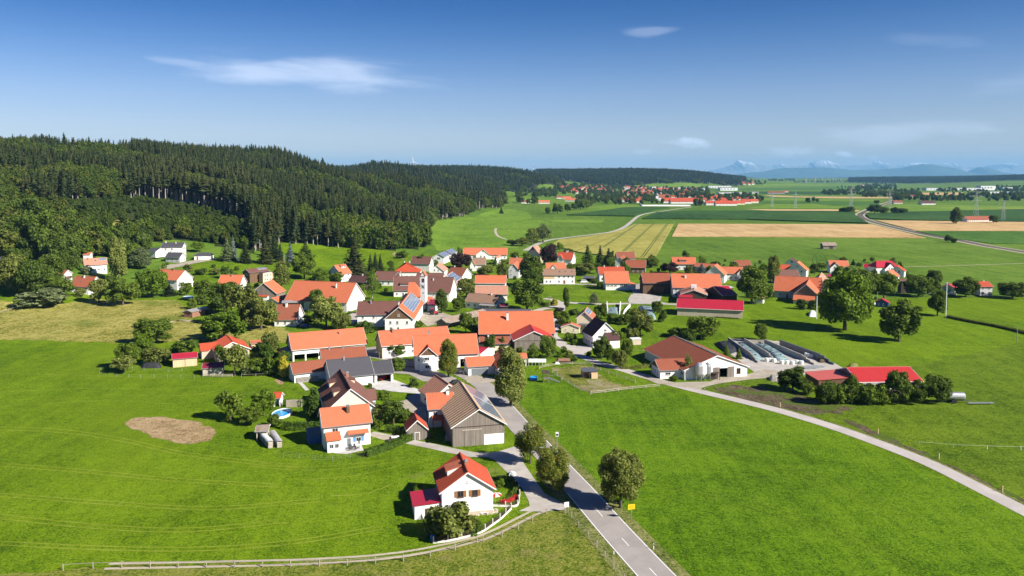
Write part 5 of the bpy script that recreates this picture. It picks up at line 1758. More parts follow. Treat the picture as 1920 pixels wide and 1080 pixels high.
h.shed_dormer('R',.45,5.0,4.0,1.3,None,WOOD_DARK,3,14).auto('R').chimney(.56,.3,(.6,.6),.8,BRICK).chimney(.8,.3,(.6,.6),.8,BRICK)
h = H('outbuilding','low orange range joining two orange houses at the meadow edge','outbuilding','T3',(425,216),(792,240),(650,303),3.2,28,roof=T_OLD,group=G_HOUSE)
h = H('shed','small square rust tiled roof standing alone before the green meadow','shed','T3',(1118,170),(1402,170),(1404,276),3.0,34,roof=T_RUST,wall=WOOD_BROWN,group=G_BARN)
h = H('shed','little white orange hut under the tree left of the old farmhouse','shed','T3',(1560,790),(1590,770),(1640,870),2.6,40,roof=T_PINK,ov=.3,og=.3)

# right-hand group
h = H('house','white gable house with oval attic window and red side wing','house','T4',(402,158),(436,140),(522,288),4.4,40,roof=T_ORANGE,group=G_HOUSE)
h.win('A',[.5],6.8,1.2,.7,1).win('A',[.25,.75],3.6,1.1,1.2)
h = H('house','dark gabled house peeking out behind the oval window gable','house','T4',(314,110),(345,96),(400,180),4.6,38,roof=T_DARK,group=G_HOUSE)
h.win('A',[.6],5.6,1.4,1.2)
h = H('house','flat red roofed wing left of the oval window gable','house','T4',(136,192),(312,194),(130,260),4.0,34,roof=T_RED,group=G_HOUSE)
h = H('barn','faded purple brown roofed barn behind the old orange farmhouse','barn','T4',(78,264),(406,262),(70,362),4.2,36,roof=T_BROWN,wall=W_OLD,group=G_BARN)
h = H('farmhouse','old mottled orange farmhouse with pale blue stable wall','farmhouse','T4',(102,344),(752,376),(86,552),3.8,40,roof=T_OLD,wall=W_GREY,group=G_HOUSE)
h.win('R',[.12,.3],2.0,.9,.9).door('R',.29,1.1,2.0)
h = H('barn','board gabled barn front with orange roof before the old mottled farmhouse','barn','T4',(529,463),(569,393),(706,606),4.6,42,roof=T_OLD,wall=WOOD_GREY,group=G_BARN)
h.lean_to('A',-0.05,0.9,4.5,4.0,2.0,T_OLD,W_GREY)
h = H('house','orange gable roof edge rising left of the great walnut tree','house','T4',(702,372),(742,298),(862,482),4.4,42,roof=T_PINK,group=G_HOUSE)
h.auto('A')
h = H('house','orange house with white front gable and crimson lower roofs','house','T4',(834,131),(1104,135),(1112,222),4.4,36,roof=T_ORANGE,group=G_HOUSE)
h.cross_gable('R',.26,8.5,h.hw + 3.0,h.hr - 1.0,h.he - 1.0,T_ORANGE,W_WHITE,wins=((-.9,4.2,.9,1.2),(1.2,4.6,.9,1.0))).auto('R').chimney(.5,0,(.5,.5),.8,BRICK)
h = H('garage','small crimson roofed garage below the orange house, left of the walnut','garage','T4',(800,332),(884,318),(842,388),2.8,32,roof=R_WINE,group=G_HOUSE)
h = H('house','bright red roofed villa with white front gable on the far meadow edge','house','T4',(1440,142),(1760,136),(1490,232),4.4,38,roof=R_CRIMSON,hipA=3.0,hipB=3.0,group=G_HOUSE)
h.cross_gable('R',.55,8.5,h.hw + 1.6,h.hr - .8,h.he - .8,R_CRIMSON,W_WHITE,wins=((-.9,3.6,.9,1.2),(.9,3.6,.9,1.2)),trim=TRIM_DARK)
h = H('garage','low red roofed garage left of the bright red villa','garage','T4',(1336,180),(1482,188),(1350,232),2.8,26,roof=R_CRIMSON,group=G_HOUSE)
h = H('house','white modern gable house with large triangular windows beside the red villa','house','T4',(1790,216),(1815,200),(1886,296),4.0,34,roof=T_RED,group=G_HOUSE)
h.win('A',[.35,.62],3.6,1.2,2.0,2)
h = H('house','small orange roofed house with low white gable below the red villa','house','T4',(1652,270),(1735,262),(1812,380),3.6,36,roof=T_ORANGE,group=G_HOUSE,W=10)
h.auto('A')
h = H('barn','tall purple brown barn front between the roadside trees','barn','T4',(1812,388),(1908,388),(1800,420),7.0,20,roof=T_BROWN,wall=WOOD_DARK,group=G_BARN)
h = H('hut','tiny dark blue hut with red roof and white window frames','hut','R2',(290,652),(300,640),(362,690),2.4,28,roof=R_CRIMSON,wall=WOOD_BLUE,ov=.3,og=.3,trim=REDP)
h.win('A',[.25,.6],1.4,.8,1.1)
h = H('garage','small red roofed garage with blue grey front by the roadside trees','garage','R2',(962,506),(975,490),(1038,548),3.0,26,roof=R_SCARLET,wall=W_GREY)
h.door('A',.5,3.0,2.3,SHUTTER_B,'garage_door')
h = H('house','grey house with flat red roof behind the roadside maples','house','R2',(1228,473),(1368,473),(1382,528),5.0,24,roof=T_RED,wall=W_GREY,group=G_HOUSE)
h.auto('R').chimney(.65,0,(.5,.5),.7,CHIMW)
h = H('house','white house cut off by the picture edge behind the last roadside maple','house','R2',(1690,490),(1790,490),(1690,560),4.0,36,roof=T_RUST,group=G_HOUSE)
h.auto('R')
h = H('hay_barn','lone grey hay barn standing in the open green meadow','barn','R1',(1388,76),(1528,76),(1394,109),3.2,34,roof=R_TIN,wall=WOOD_GREY)
h.door('R',.6,3,2.6,WOOD_DARK,'barn_door',False)

# ------------------------------------------------------------------ western hamlet at the foot of the hill
h = H('house','large white house with dark roof and glazed gable on the slope','house','C5',(1626,62),(1846,60),(1606,106),6.0,28,roof=T_GREY,group=G_HOUSE)
h.win('R',[.2,.5],4.4,1.2,1.2).win('R',[.2,.5],1.6,1.2,1.2).win('B',[.2,.4,.6,.8],4.4,1.2,2.2,1).win('B',[.2,.4,.6,.8],1.5,1.2,2.0,1).chimney(.15,0,(.6,.6),1,CHIMW).chimney(.62,-1,(.5,.5),1,CHIMW)
h = H('house','grey boarded house with dark roof below the large white house','house','C5',(1682,176),(1832,180),(1656,226),3.2,38,roof=T_GREY,wall=W_GREY,group=G_HOUSE)
h.auto('RB').chimney(.22,-.5,(.4,.4),1.2,LEAD)
h = H('garage','low white double garage with hipped dark roof beside the gravel drive','garage','C6',(135,178),(315,176),(300,206),2.9,22,roof=T_GREY,hipA=3,hipB=3)
h.door('R',.6,5,2.2,WHITEP,'garage_door').door('R',.2,1,2,DOORM)
h = H('garage','white annex with dark roof left of the large white house','garage','C5',(1520,72),(1606,76),(1500,112),3.0,26,roof=T_GREY,group=G_HOUSE)
h = H('house','white house with faded pink brown roof and small solar field, wooded hillside','house','C5',(830,240),(1064,228),(905,306),4.6,34,roof=T_PINK,group=G_HOUSE)
h.auto('AR').panels('R',.68,.98,.05,.4,3,2).skylight('R',.5,2.0,.8,1).chimney(.2,-1,(.4,.4),1.2,BRICK)
h = H('hut','tiny orange roofed hut among bushes at the forest foot','hut','C5',(840,173),(915,172),(832,200),2.6,30,roof=T_OLD,ov=.3,og=.3)
h = H('house','dark roofed house half hidden at the left picture edge','house','C5',(-30,218),(216,226),(40,290),4.6,36,roof=T_GREY,wall=W_WHITE,group=G_HOUSE)
h.auto('RB').chimney(.6,-.5,(1.6,.6),1.0,WHITEP)
h = H('house','red brown roofed house with balcony gable behind the round shrubs','house','C5',(420,346),(682,352),(560,402),4.6,32,roof=T_RUST,group=G_HOUSE)
h.auto('RB').chimney(.2,0,(.6,.6),1,BRICK).chimney(.48,0,(.6,.6),1,BRICK).panel('B',.1,.9,2.6,3.5,WOOD_BROWN,'balcony',1.0)
h = H('house','dark red tiled house with white chimney and skylights among garden trees','house','C5',(762,413),(966,419),(706,520),3.4,38,roof=T_RUST,rib=.6,group=G_HOUSE)
h.auto('R').chimney(.45,-.9,(.7,.7),1.3,CHIMW).skylight('R',.25,3.2,.7,1).skylight('R',.42,3.2,.7,1)
h = H('house','white house with orange roof and balcony gable beside the meadow','house','C5',(1606,345),(1852,356),(1762,457),5.4,36,roof=T_ORANGE,group=G_HOUSE)
h.auto('B').panel('B',.05,.95,2.6,3.4,W_WHITE,'balcony',1.2).chimney(.55,-.4,(.5,.5),1,BRICK)
h = H('house','plain orange roof behind the big garden tree, left of the brown chalet','house','C6',(396,401),(624,401),(386,502),4.4,38,roof=T_ORANGE,group=G_HOUSE)
h.chimney(.5,-1,(.5,.5),1,LEAD).auto('R')
h = H('chalet','wooden chalet with dark roof, solar panels and peach plastered annex','house','C6',(642,346),(846,324),(560,396),6.2,26,roof=T_BROWN,wall=WOOD_BROWN,group=G_HOUSE)
h.win('A',[.3,.55,.75],5.0,1.0,1.1).win('A',[.3,.6],2.2,1.0,1.2).panels('R',.55,.95,.05,.5,4,2).cross_gable('R',.72,8.5,h.hw + 4,h.hr - 2.2,h.he - .6,None,W_PEACH,wins=((-2.4,4.2,1,1.1),(-.6,4.2,1,1.1),(1.4,4.2,1,1.1),(-2.4,1.6,1,1.1),(-.6,1.6,1,1.1),(1.4,1.6,1,1.1)))
h = H('barn','board gabled barn with bright orange roof below the chalet','barn','C6',(820,481),(916,450),(944,599),3.8,38,roof=T_ORANGE,wall=WOOD_GREY,group=G_BARN)
h.lean_to('A',.05,.7,2.0,3.0,2.4,T_RED,W_WHITE)
h = H('outbuilding','low orange roofed link building beside the board gabled barn','outbuilding','C6',(900,632),(1066,597),(940,682),3.0,24,roof=T_ORANGE,group=G_BARN)
h = H('shed','pale flat roofed farm shed beside the great orange barn','shed','C6',(1010,660),(1270,652),(1295,672),4.2,10,roof=R_GREY,wall=WOOD_GREY,group=G_BARN)
h = H('house','rust red roofed cottage with white chimney in front of the grey shed','house','C6',(962,695),(1192,696),(912,852),3.0,42,roof=T_RUST,group=G_HOUSE)
h.chimney(.42,-1.0,(.9,.7),1.6,CHIMW).auto('RB').skylight('R',.25,3.4,.6,.7)
h = H('barn','great orange roofed barn with white east gable, largest left of the church','barn','C6',(1136,456),(1752,481),(1652,683),4.8,40,roof=T_ORANGE,wall=W_OLD,group=G_BARN)
h.chimney(.72,-3.0,(.6,.6),2.2,CHIMW).win('R',[.8,.9],2.0,1.0,1.4).panel('R',.0,.3,0,3.9,WOOD_GREY,'board_front')
h = H('house','small white house with orange dormer roof in the spruce shadow','house','C6',(1526,305),(1640,293),(1600,397),4.8,38,roof=T_ORANGE,group=G_HOUSE)
h.shed_dormer('R',.6,3.2,2.6,1.3,None,W_WHITE,2,14).auto('AR').chimney(.8,0,(.5,.5),.8,BRICK)
h = H('barn','dark brown barn roof between great orange barn and the birch','barn','C6',(1704,404),(1886,412),(1690,470),4.6,34,roof=T_DARK,wall=WOOD_DARK,group=G_BARN)
h.chimney(.6,0,(.6,.6),.9,CHIMW)
# ------------------------------------------------------------------ trees
TR = np.random.default_rng(5)


def unit(n,rng=TR):
 v = rng.normal(size=(n,3))
 return v / np.linalg.norm(v,axis=1)[:,None]


def cards(pos,nrm,size,rng=TR,aspect=1.0,along=None):
 """leaf clumps: one kite-shaped quad at each position, facing nrm"""
 n = len(pos)
 ref = unit(n,rng) if along is None else along
 t = np.cross(nrm,ref); t /= np.linalg.norm(t,axis=1)[:,None] + 1e-9
 b = np.cross(nrm,t)
 s = np.asarray(size)[:,None] if np.ndim(size) else size
 j = rng.uniform(0.65,1.25,(n,4,1))
 q = np.stack([t * s,b * s * aspect,-t * s,-b * s * aspect],1) * 0.5 * j
 q += nrm[:,None,:] * (rng.uniform(-0.18,0.18,(n,4,1)) * (s[:,None] if np.ndim(size) else s))
 return pos[:,None,:] + q


def icocore(lobes,k,rng):
 """dark inner bodies that close the crown"""
 Q = []
 for c,r in lobes:
  for a in range(6):
   for e in range(4):
    p = []
    for da,de in ((0,0),(1,0),(1,1),(0,1)):
     th = 2 * math.pi * (a + da) / 6; ph = -math.pi / 2 + math.pi * (e + de) / 4
     p.append((c[0] + r[0] * k * math.cos(ph) * math.cos(th),c[1] + r[1] * k * math.cos(ph) * math.sin(th),c[2] + r[2] * k * math.sin(ph)))
    Q.append(p)
 return np.array(Q)


def broad_crown(name,h,w,trunk,n,leafsize,nl=9,squash=1.0,droop=0.0,top=0.5,seed=1,core=0.55,ragged=0.38,taper=0.0):
 rng = np.random.default_rng(seed)
 ch = h - trunk
 lobes = [(np.array([0,0,trunk + ch * top]),np.array([w * 0.32,w * 0.32,ch * 0.40]))]
 nl = nl * 2
 for i in range(nl):
  a = 2 * math.pi * (i / nl) * 4.7 + rng.uniform(-.4,.4)
  z = trunk + ch * rng.uniform(0.12,0.92)
  f = (z - trunk) / ch
  env = math.sqrt(max(0.05,1 - ((f - 0.45) / 0.62) ** 2)) * (1 - taper * f)
  rr = w / 2 * env
  rl = w * rng.uniform(0.11,0.20) * (0.65 + 0.5 * env)
  lobes.append((np.array([math.cos(a) * max(0.05,rr - rl * 0.9),math.sin(a) * max(0.05,rr - rl * 0.9),z]),np.array([rl,rl,rl * squash * min(1.4,ch / w)])))
 vol = np.array([r[0] * r[1] + r[0] * r[2] for _,r in lobes]); vol /= vol.sum()
 P_,N_ = [],[]
 for (c,r),f in zip(lobes,vol):
  k = int(n * f)
  d = unit(k,rng)
  rad = 1 - ragged * rng.random(k) ** 1.3 + 0.10 * rng.random(k) ** 3
  # uneven surface: pockets of light and dark
  bumpy = 1 + 0.13 * np.sin(d[:,0] * 7 + c[0]) * np.sin(d[:,1] * 8 + c[1]) * np.sin(d[:,2] * 6 + 1)
  p = c + d * r * (rad * bumpy)[:,None]
  if droop:
   p[:,2] -= droop * (np.hypot(p[:,0],p[:,1]) / (w / 2)) ** 2
  P_.append(p); N_.append(d)
 p = np.concatenate(P_); d = np.concatenate(N_)
 # drop leaves buried inside other lobes
 keep = np.ones(len(p),bool)
 for c,r in lobes:
  q_ = (((p - c) / r) ** 2).sum(1)
  keep &= q_ > 0.38
 keep &= p[:,2] > trunk * 0.55
 p,d = p[keep],d[keep]
 nr = d * 0.75 + unit(len(p),rng) * 0.75 + np.array([0,0,0.25])
 nr /= np.linalg.norm(nr,axis=1)[:,None]
 Q = cards(p,nr,leafsize * rng.uniform(0.6,1.35,len(p)),rng)
 if core:
  Q = np.concatenate([Q,icocore(lobes,core,rng)])
 return Q


def trunk_mb(h,r,limbs,spread,crown0,seed=1,lean=0.0):
 rng = random.Random(seed)
 m = MB()
 pts = [(0,0,-0.4),(lean * .3,rng.uniform(-.1,.1) * r,h * 0.3),(lean,rng.uniform(-.3,.3) * r,h * 0.62)]
 rad = [r * 1.25,r * 0.9,r * 0.5]
 for i in range(2):
  m.bar(pts[i],pts[i + 1],rad[i],0,7,rad[i + 1])
 m.bar(pts[2],(lean,0,h * 0.9),rad[2],0,5,r * 0.12)
 for i in range(limbs):
  a = 2 * math.pi * i / limbs + rng.uniform(-.4,.4)
  z0 = crown0 + (h - crown0) * rng.uniform(0.02,0.45)
  L = spread * rng.uniform(0.55,0.85)
  m.bar((0,0,z0),(math.cos(a) * L,math.sin(a) * L,z0 + L * rng.uniform(0.5,1.0)),r * 0.42,0,5,r * 0.1)
 return m


def conifer_crown(h,w,base,tiers,per,seed=1,droop=0.35,card=1.0,tip=0.0,core=True,power=0.85):
 rng = np.random.default_rng(seed)
 P_,N_,S_,A_ = [],[],[],[]
 for i in range(tiers):
  t = (i + rng.uniform(-.3,.3)) / tiers
  t = min(max(t,0),0.985)
  z = base + (h - base) * t
  R = (w / 2) * (1 - t) ** power * rng.uniform(0.82,1.12) + 0.12
  m = max(4,int(per * (0.35 + (1 - t))))
  ph = rng.uniform(0,6.28)
  for j in range(m):
   a = ph + 2 * math.pi * j / m + rng.uniform(-.25,.25)
   Rb = R * rng.uniform(0.72,1.12)
   k = max(1,int(round(Rb / (w / 2) * 4)))
   for q_ in range(k):
    f = (q_ + 0.75) / k
    rr = Rb * f
    zz = z - droop * rr + 0.12 * Rb * f * f + rng.uniform(-.12,.12)
    P_.append((math.cos(a) * rr,math.sin(a) * rr,zz))
    out = np.array([math.cos(a),math.sin(a),-droop])
    nz = np.array([0.35 * math.cos(a) + rng.normal() * .35,0.35 * math.sin(a) + rng.normal() * .35,0.9])
    N_.append(nz / np.linalg.norm(nz)); A_.append(out)
    S_.append(card * (w / 2) / 2.2 * rng.uniform(0.7,1.25) * (0.6 + 0.5 * (1 - t)))
 P_,N_,S_,A_ = map(np.array,(P_,N_,S_,A_))
 Q = cards(P_,N_,S_,rng,0.72,A_)
 if core:
  C = []
  n = 7
  for lv in range(5):
   t0,t1 = lv / 5,(lv + 1) / 5
   for j in range(n):
    qd = []
    for tt,jj in ((t0,j),(t0,j + 1),(t1,j + 1),(t1,j)):
     R = (w / 2) * (1 - tt) ** power * 0.55 * (1 + 0.18 * math.sin(jj % n * 2.3 + lv))
     a = 2 * math.pi * (jj % n) / n
     qd.append((math.cos(a) * R,math.sin(a) * R,base + (h - base) * tt - (0.25 * R if tt < 1 else 0)))
    C.append(qd)
  Q = np.concatenate([Q,np.array(C)])
 return Q


KIND = {}


def kind(name,h,w,Q,trunk,bark=None):
 KIND[name] = (h,w,quads_mesh('crown_' + name,Q,[L_GREEN]),trunk.me('trunk_' + name,[bark or BARK]))


for v in range(3):
 kind('round%d' % v,10,9,broad_crown('r',10,9,1.5,5200,0.52,10,seed=20 + v),trunk_mb(10,0.26,6,3.2,2.0,v))
for v in range(2):
 kind('oval%d' % v,15,9,broad_crown('o',15,9,1.8,8000,0.52,14,top=.46,seed=30 + v,taper=0.25),trunk_mb(15,0.3,7,3.0,2.2,v))
kind('hero0',12,10,broad_crown('h',12,10,1.6,17000,0.36,13,seed=32),trunk_mb(12,0.3,8,3.4,2.0,3))
kind('hero1',12,10,broad_crown('h',12,10,2.0,15000,0.36,13,seed=33,ragged=.5,core=.45),trunk_mb(12,0.24,8,3.4,2.4,4))
kind('herooval0',17,9,broad_crown('h',17,9,1.8,20000,0.38,17,top=.45,seed=34,taper=.3),trunk_mb(17,0.3,8,3.0,2.2,5))
for v in range(2):
 kind('big%d' % v,22,20,broad_crown('b',22,20,3.2,9000,0.95,16,seed=40 + v),trunk_mb(22,0.62,8,7.0,4.0,v))
for v in range(2):
 kind('fruit%d' % v,6,6,broad_crown('f',6,6,1.1,2400,0.42,8,seed=50 + v,ragged=.5,core=.45),trunk_mb(6,0.17,6,2.3,1.2,v))
for v in range(3):
 kind('bush%d' % v,3,4,broad_crown('u',3,4,0.05,1900,0.34,8,seed=60 + v,top=.4),trunk_mb(3,0.12,5,1.2,0.3,v))
kind('birch0',14,6,broad_crown('i',14,6,2.4,3600,0.42,15,droop=1.0,seed=70,ragged=.55,core=.35,taper=.35),trunk_mb(14,0.2,7,2.0,3.0),BARK_PALE)
kind('birch1',14,6,broad_crown('i',14,6,2.0,3600,0.42,17,droop=1.2,seed=71,ragged=.55,core=.35,taper=.35),trunk_mb(14,0.2,7,2.0,3.0),BARK_PALE)
kind('column0',12,4,broad_crown('c',12,4,0.8,3200,0.42,16,seed=80,ragged=.35,taper=.4,core=.5),trunk_mb(12,0.2,5,1.1,1.5))
for v in range(3):
 kind('spruce%d' % v,20,7.5,conifer_crown(20,7.5,0.8,26,15,90 + v,card=.85),trunk_mb(20,0.28,0,0,1),BARK)
kind('thuja0',7,3.4,broad_crown('t',7,3.4,0.1,3000,0.3,14,seed=100,ragged=.2,taper=.55,core=.72,top=.42),trunk_mb(7,0.16,0,0,.2))
# woodland stock: coarser, for distances beyond about 500 m
for v in range(3):
 kind('wood_spruce%d' % v,26,7,conifer_crown(26,7,5.0 + v * 3,15,9,110 + v,card=1.35,droop=.45),trunk_mb(26,0.32,0,0,1),BARK_PALE)
kind('wood_pine0',27,7,conifer_crown(27,7,15.5,8,9,114,card=1.5,droop=.4,power=.7),trunk_mb(27,0.34,0,0,1),BARK_PALE)
for v in range(3):
 kind('wood_leaf%d' % v,17,12,broad_crown('w',17,12,1.5,1500,1.25,10,seed=120 + v),trunk_mb(17,0.35,5,3.6,3,v))

FREE_LABELS = set()


def tree(name,kd,loc,h,w,leafm,label,group=None,rz=None,cat='tree',parts=True,wy=None):
 h0,w0,cm,tm = KIND[kd]
 r = empty(name,loc,TR.uniform(0,6.28) if rz is None else rz)
 r.scale = (w / w0,(wy or w) / w0,h / h0)
 tag(r,label,cat,group)
 add('trunk',tm,r)
 c = add('crown',cm,r)
 c.material_slots[0].link = 'OBJECT'
 c.material_slots[0].material = leafm
 return r


_vc = {}


def vkind(k):
 n = len([1 for q_ in KIND if q_.rstrip('0123456789') == k])
 _vc[k] = _vc.get(k,-1) + 1
 return k + str(_vc[k] % n)


def ptree(crop,x,yb,yt,wd,kd,leafm,label,name=None,group='village trees and shrubs',base_y=None):
 """a tree whose foot, tip and width are read in the photo"""
 p = P(crop,(x,yb)); tp = P(crop,(x,yt))
 g = at(*p)
 depth = g[1] * CP - (g[2] - CAM_H) * SP
 h = zray(p[0],tp[1],g[1]) - g[2]
 w = wd * CROP[crop][2] * depth / FPX
 nm = name or {'bush': 'shrub','spruce': 'spruce_tree','thuja': 'thuja','birch': 'birch_tree','column': 'poplar_tree','fruit': 'fruit_tree'}.get(kd,'tree')
 return tree(nm,vkind(kd),(g[0],g[1],g[2] - 0.05),max(h,.5),w * 1.05,leafm,label,group,cat='shrub' if kd == 'bush' else 'tree')


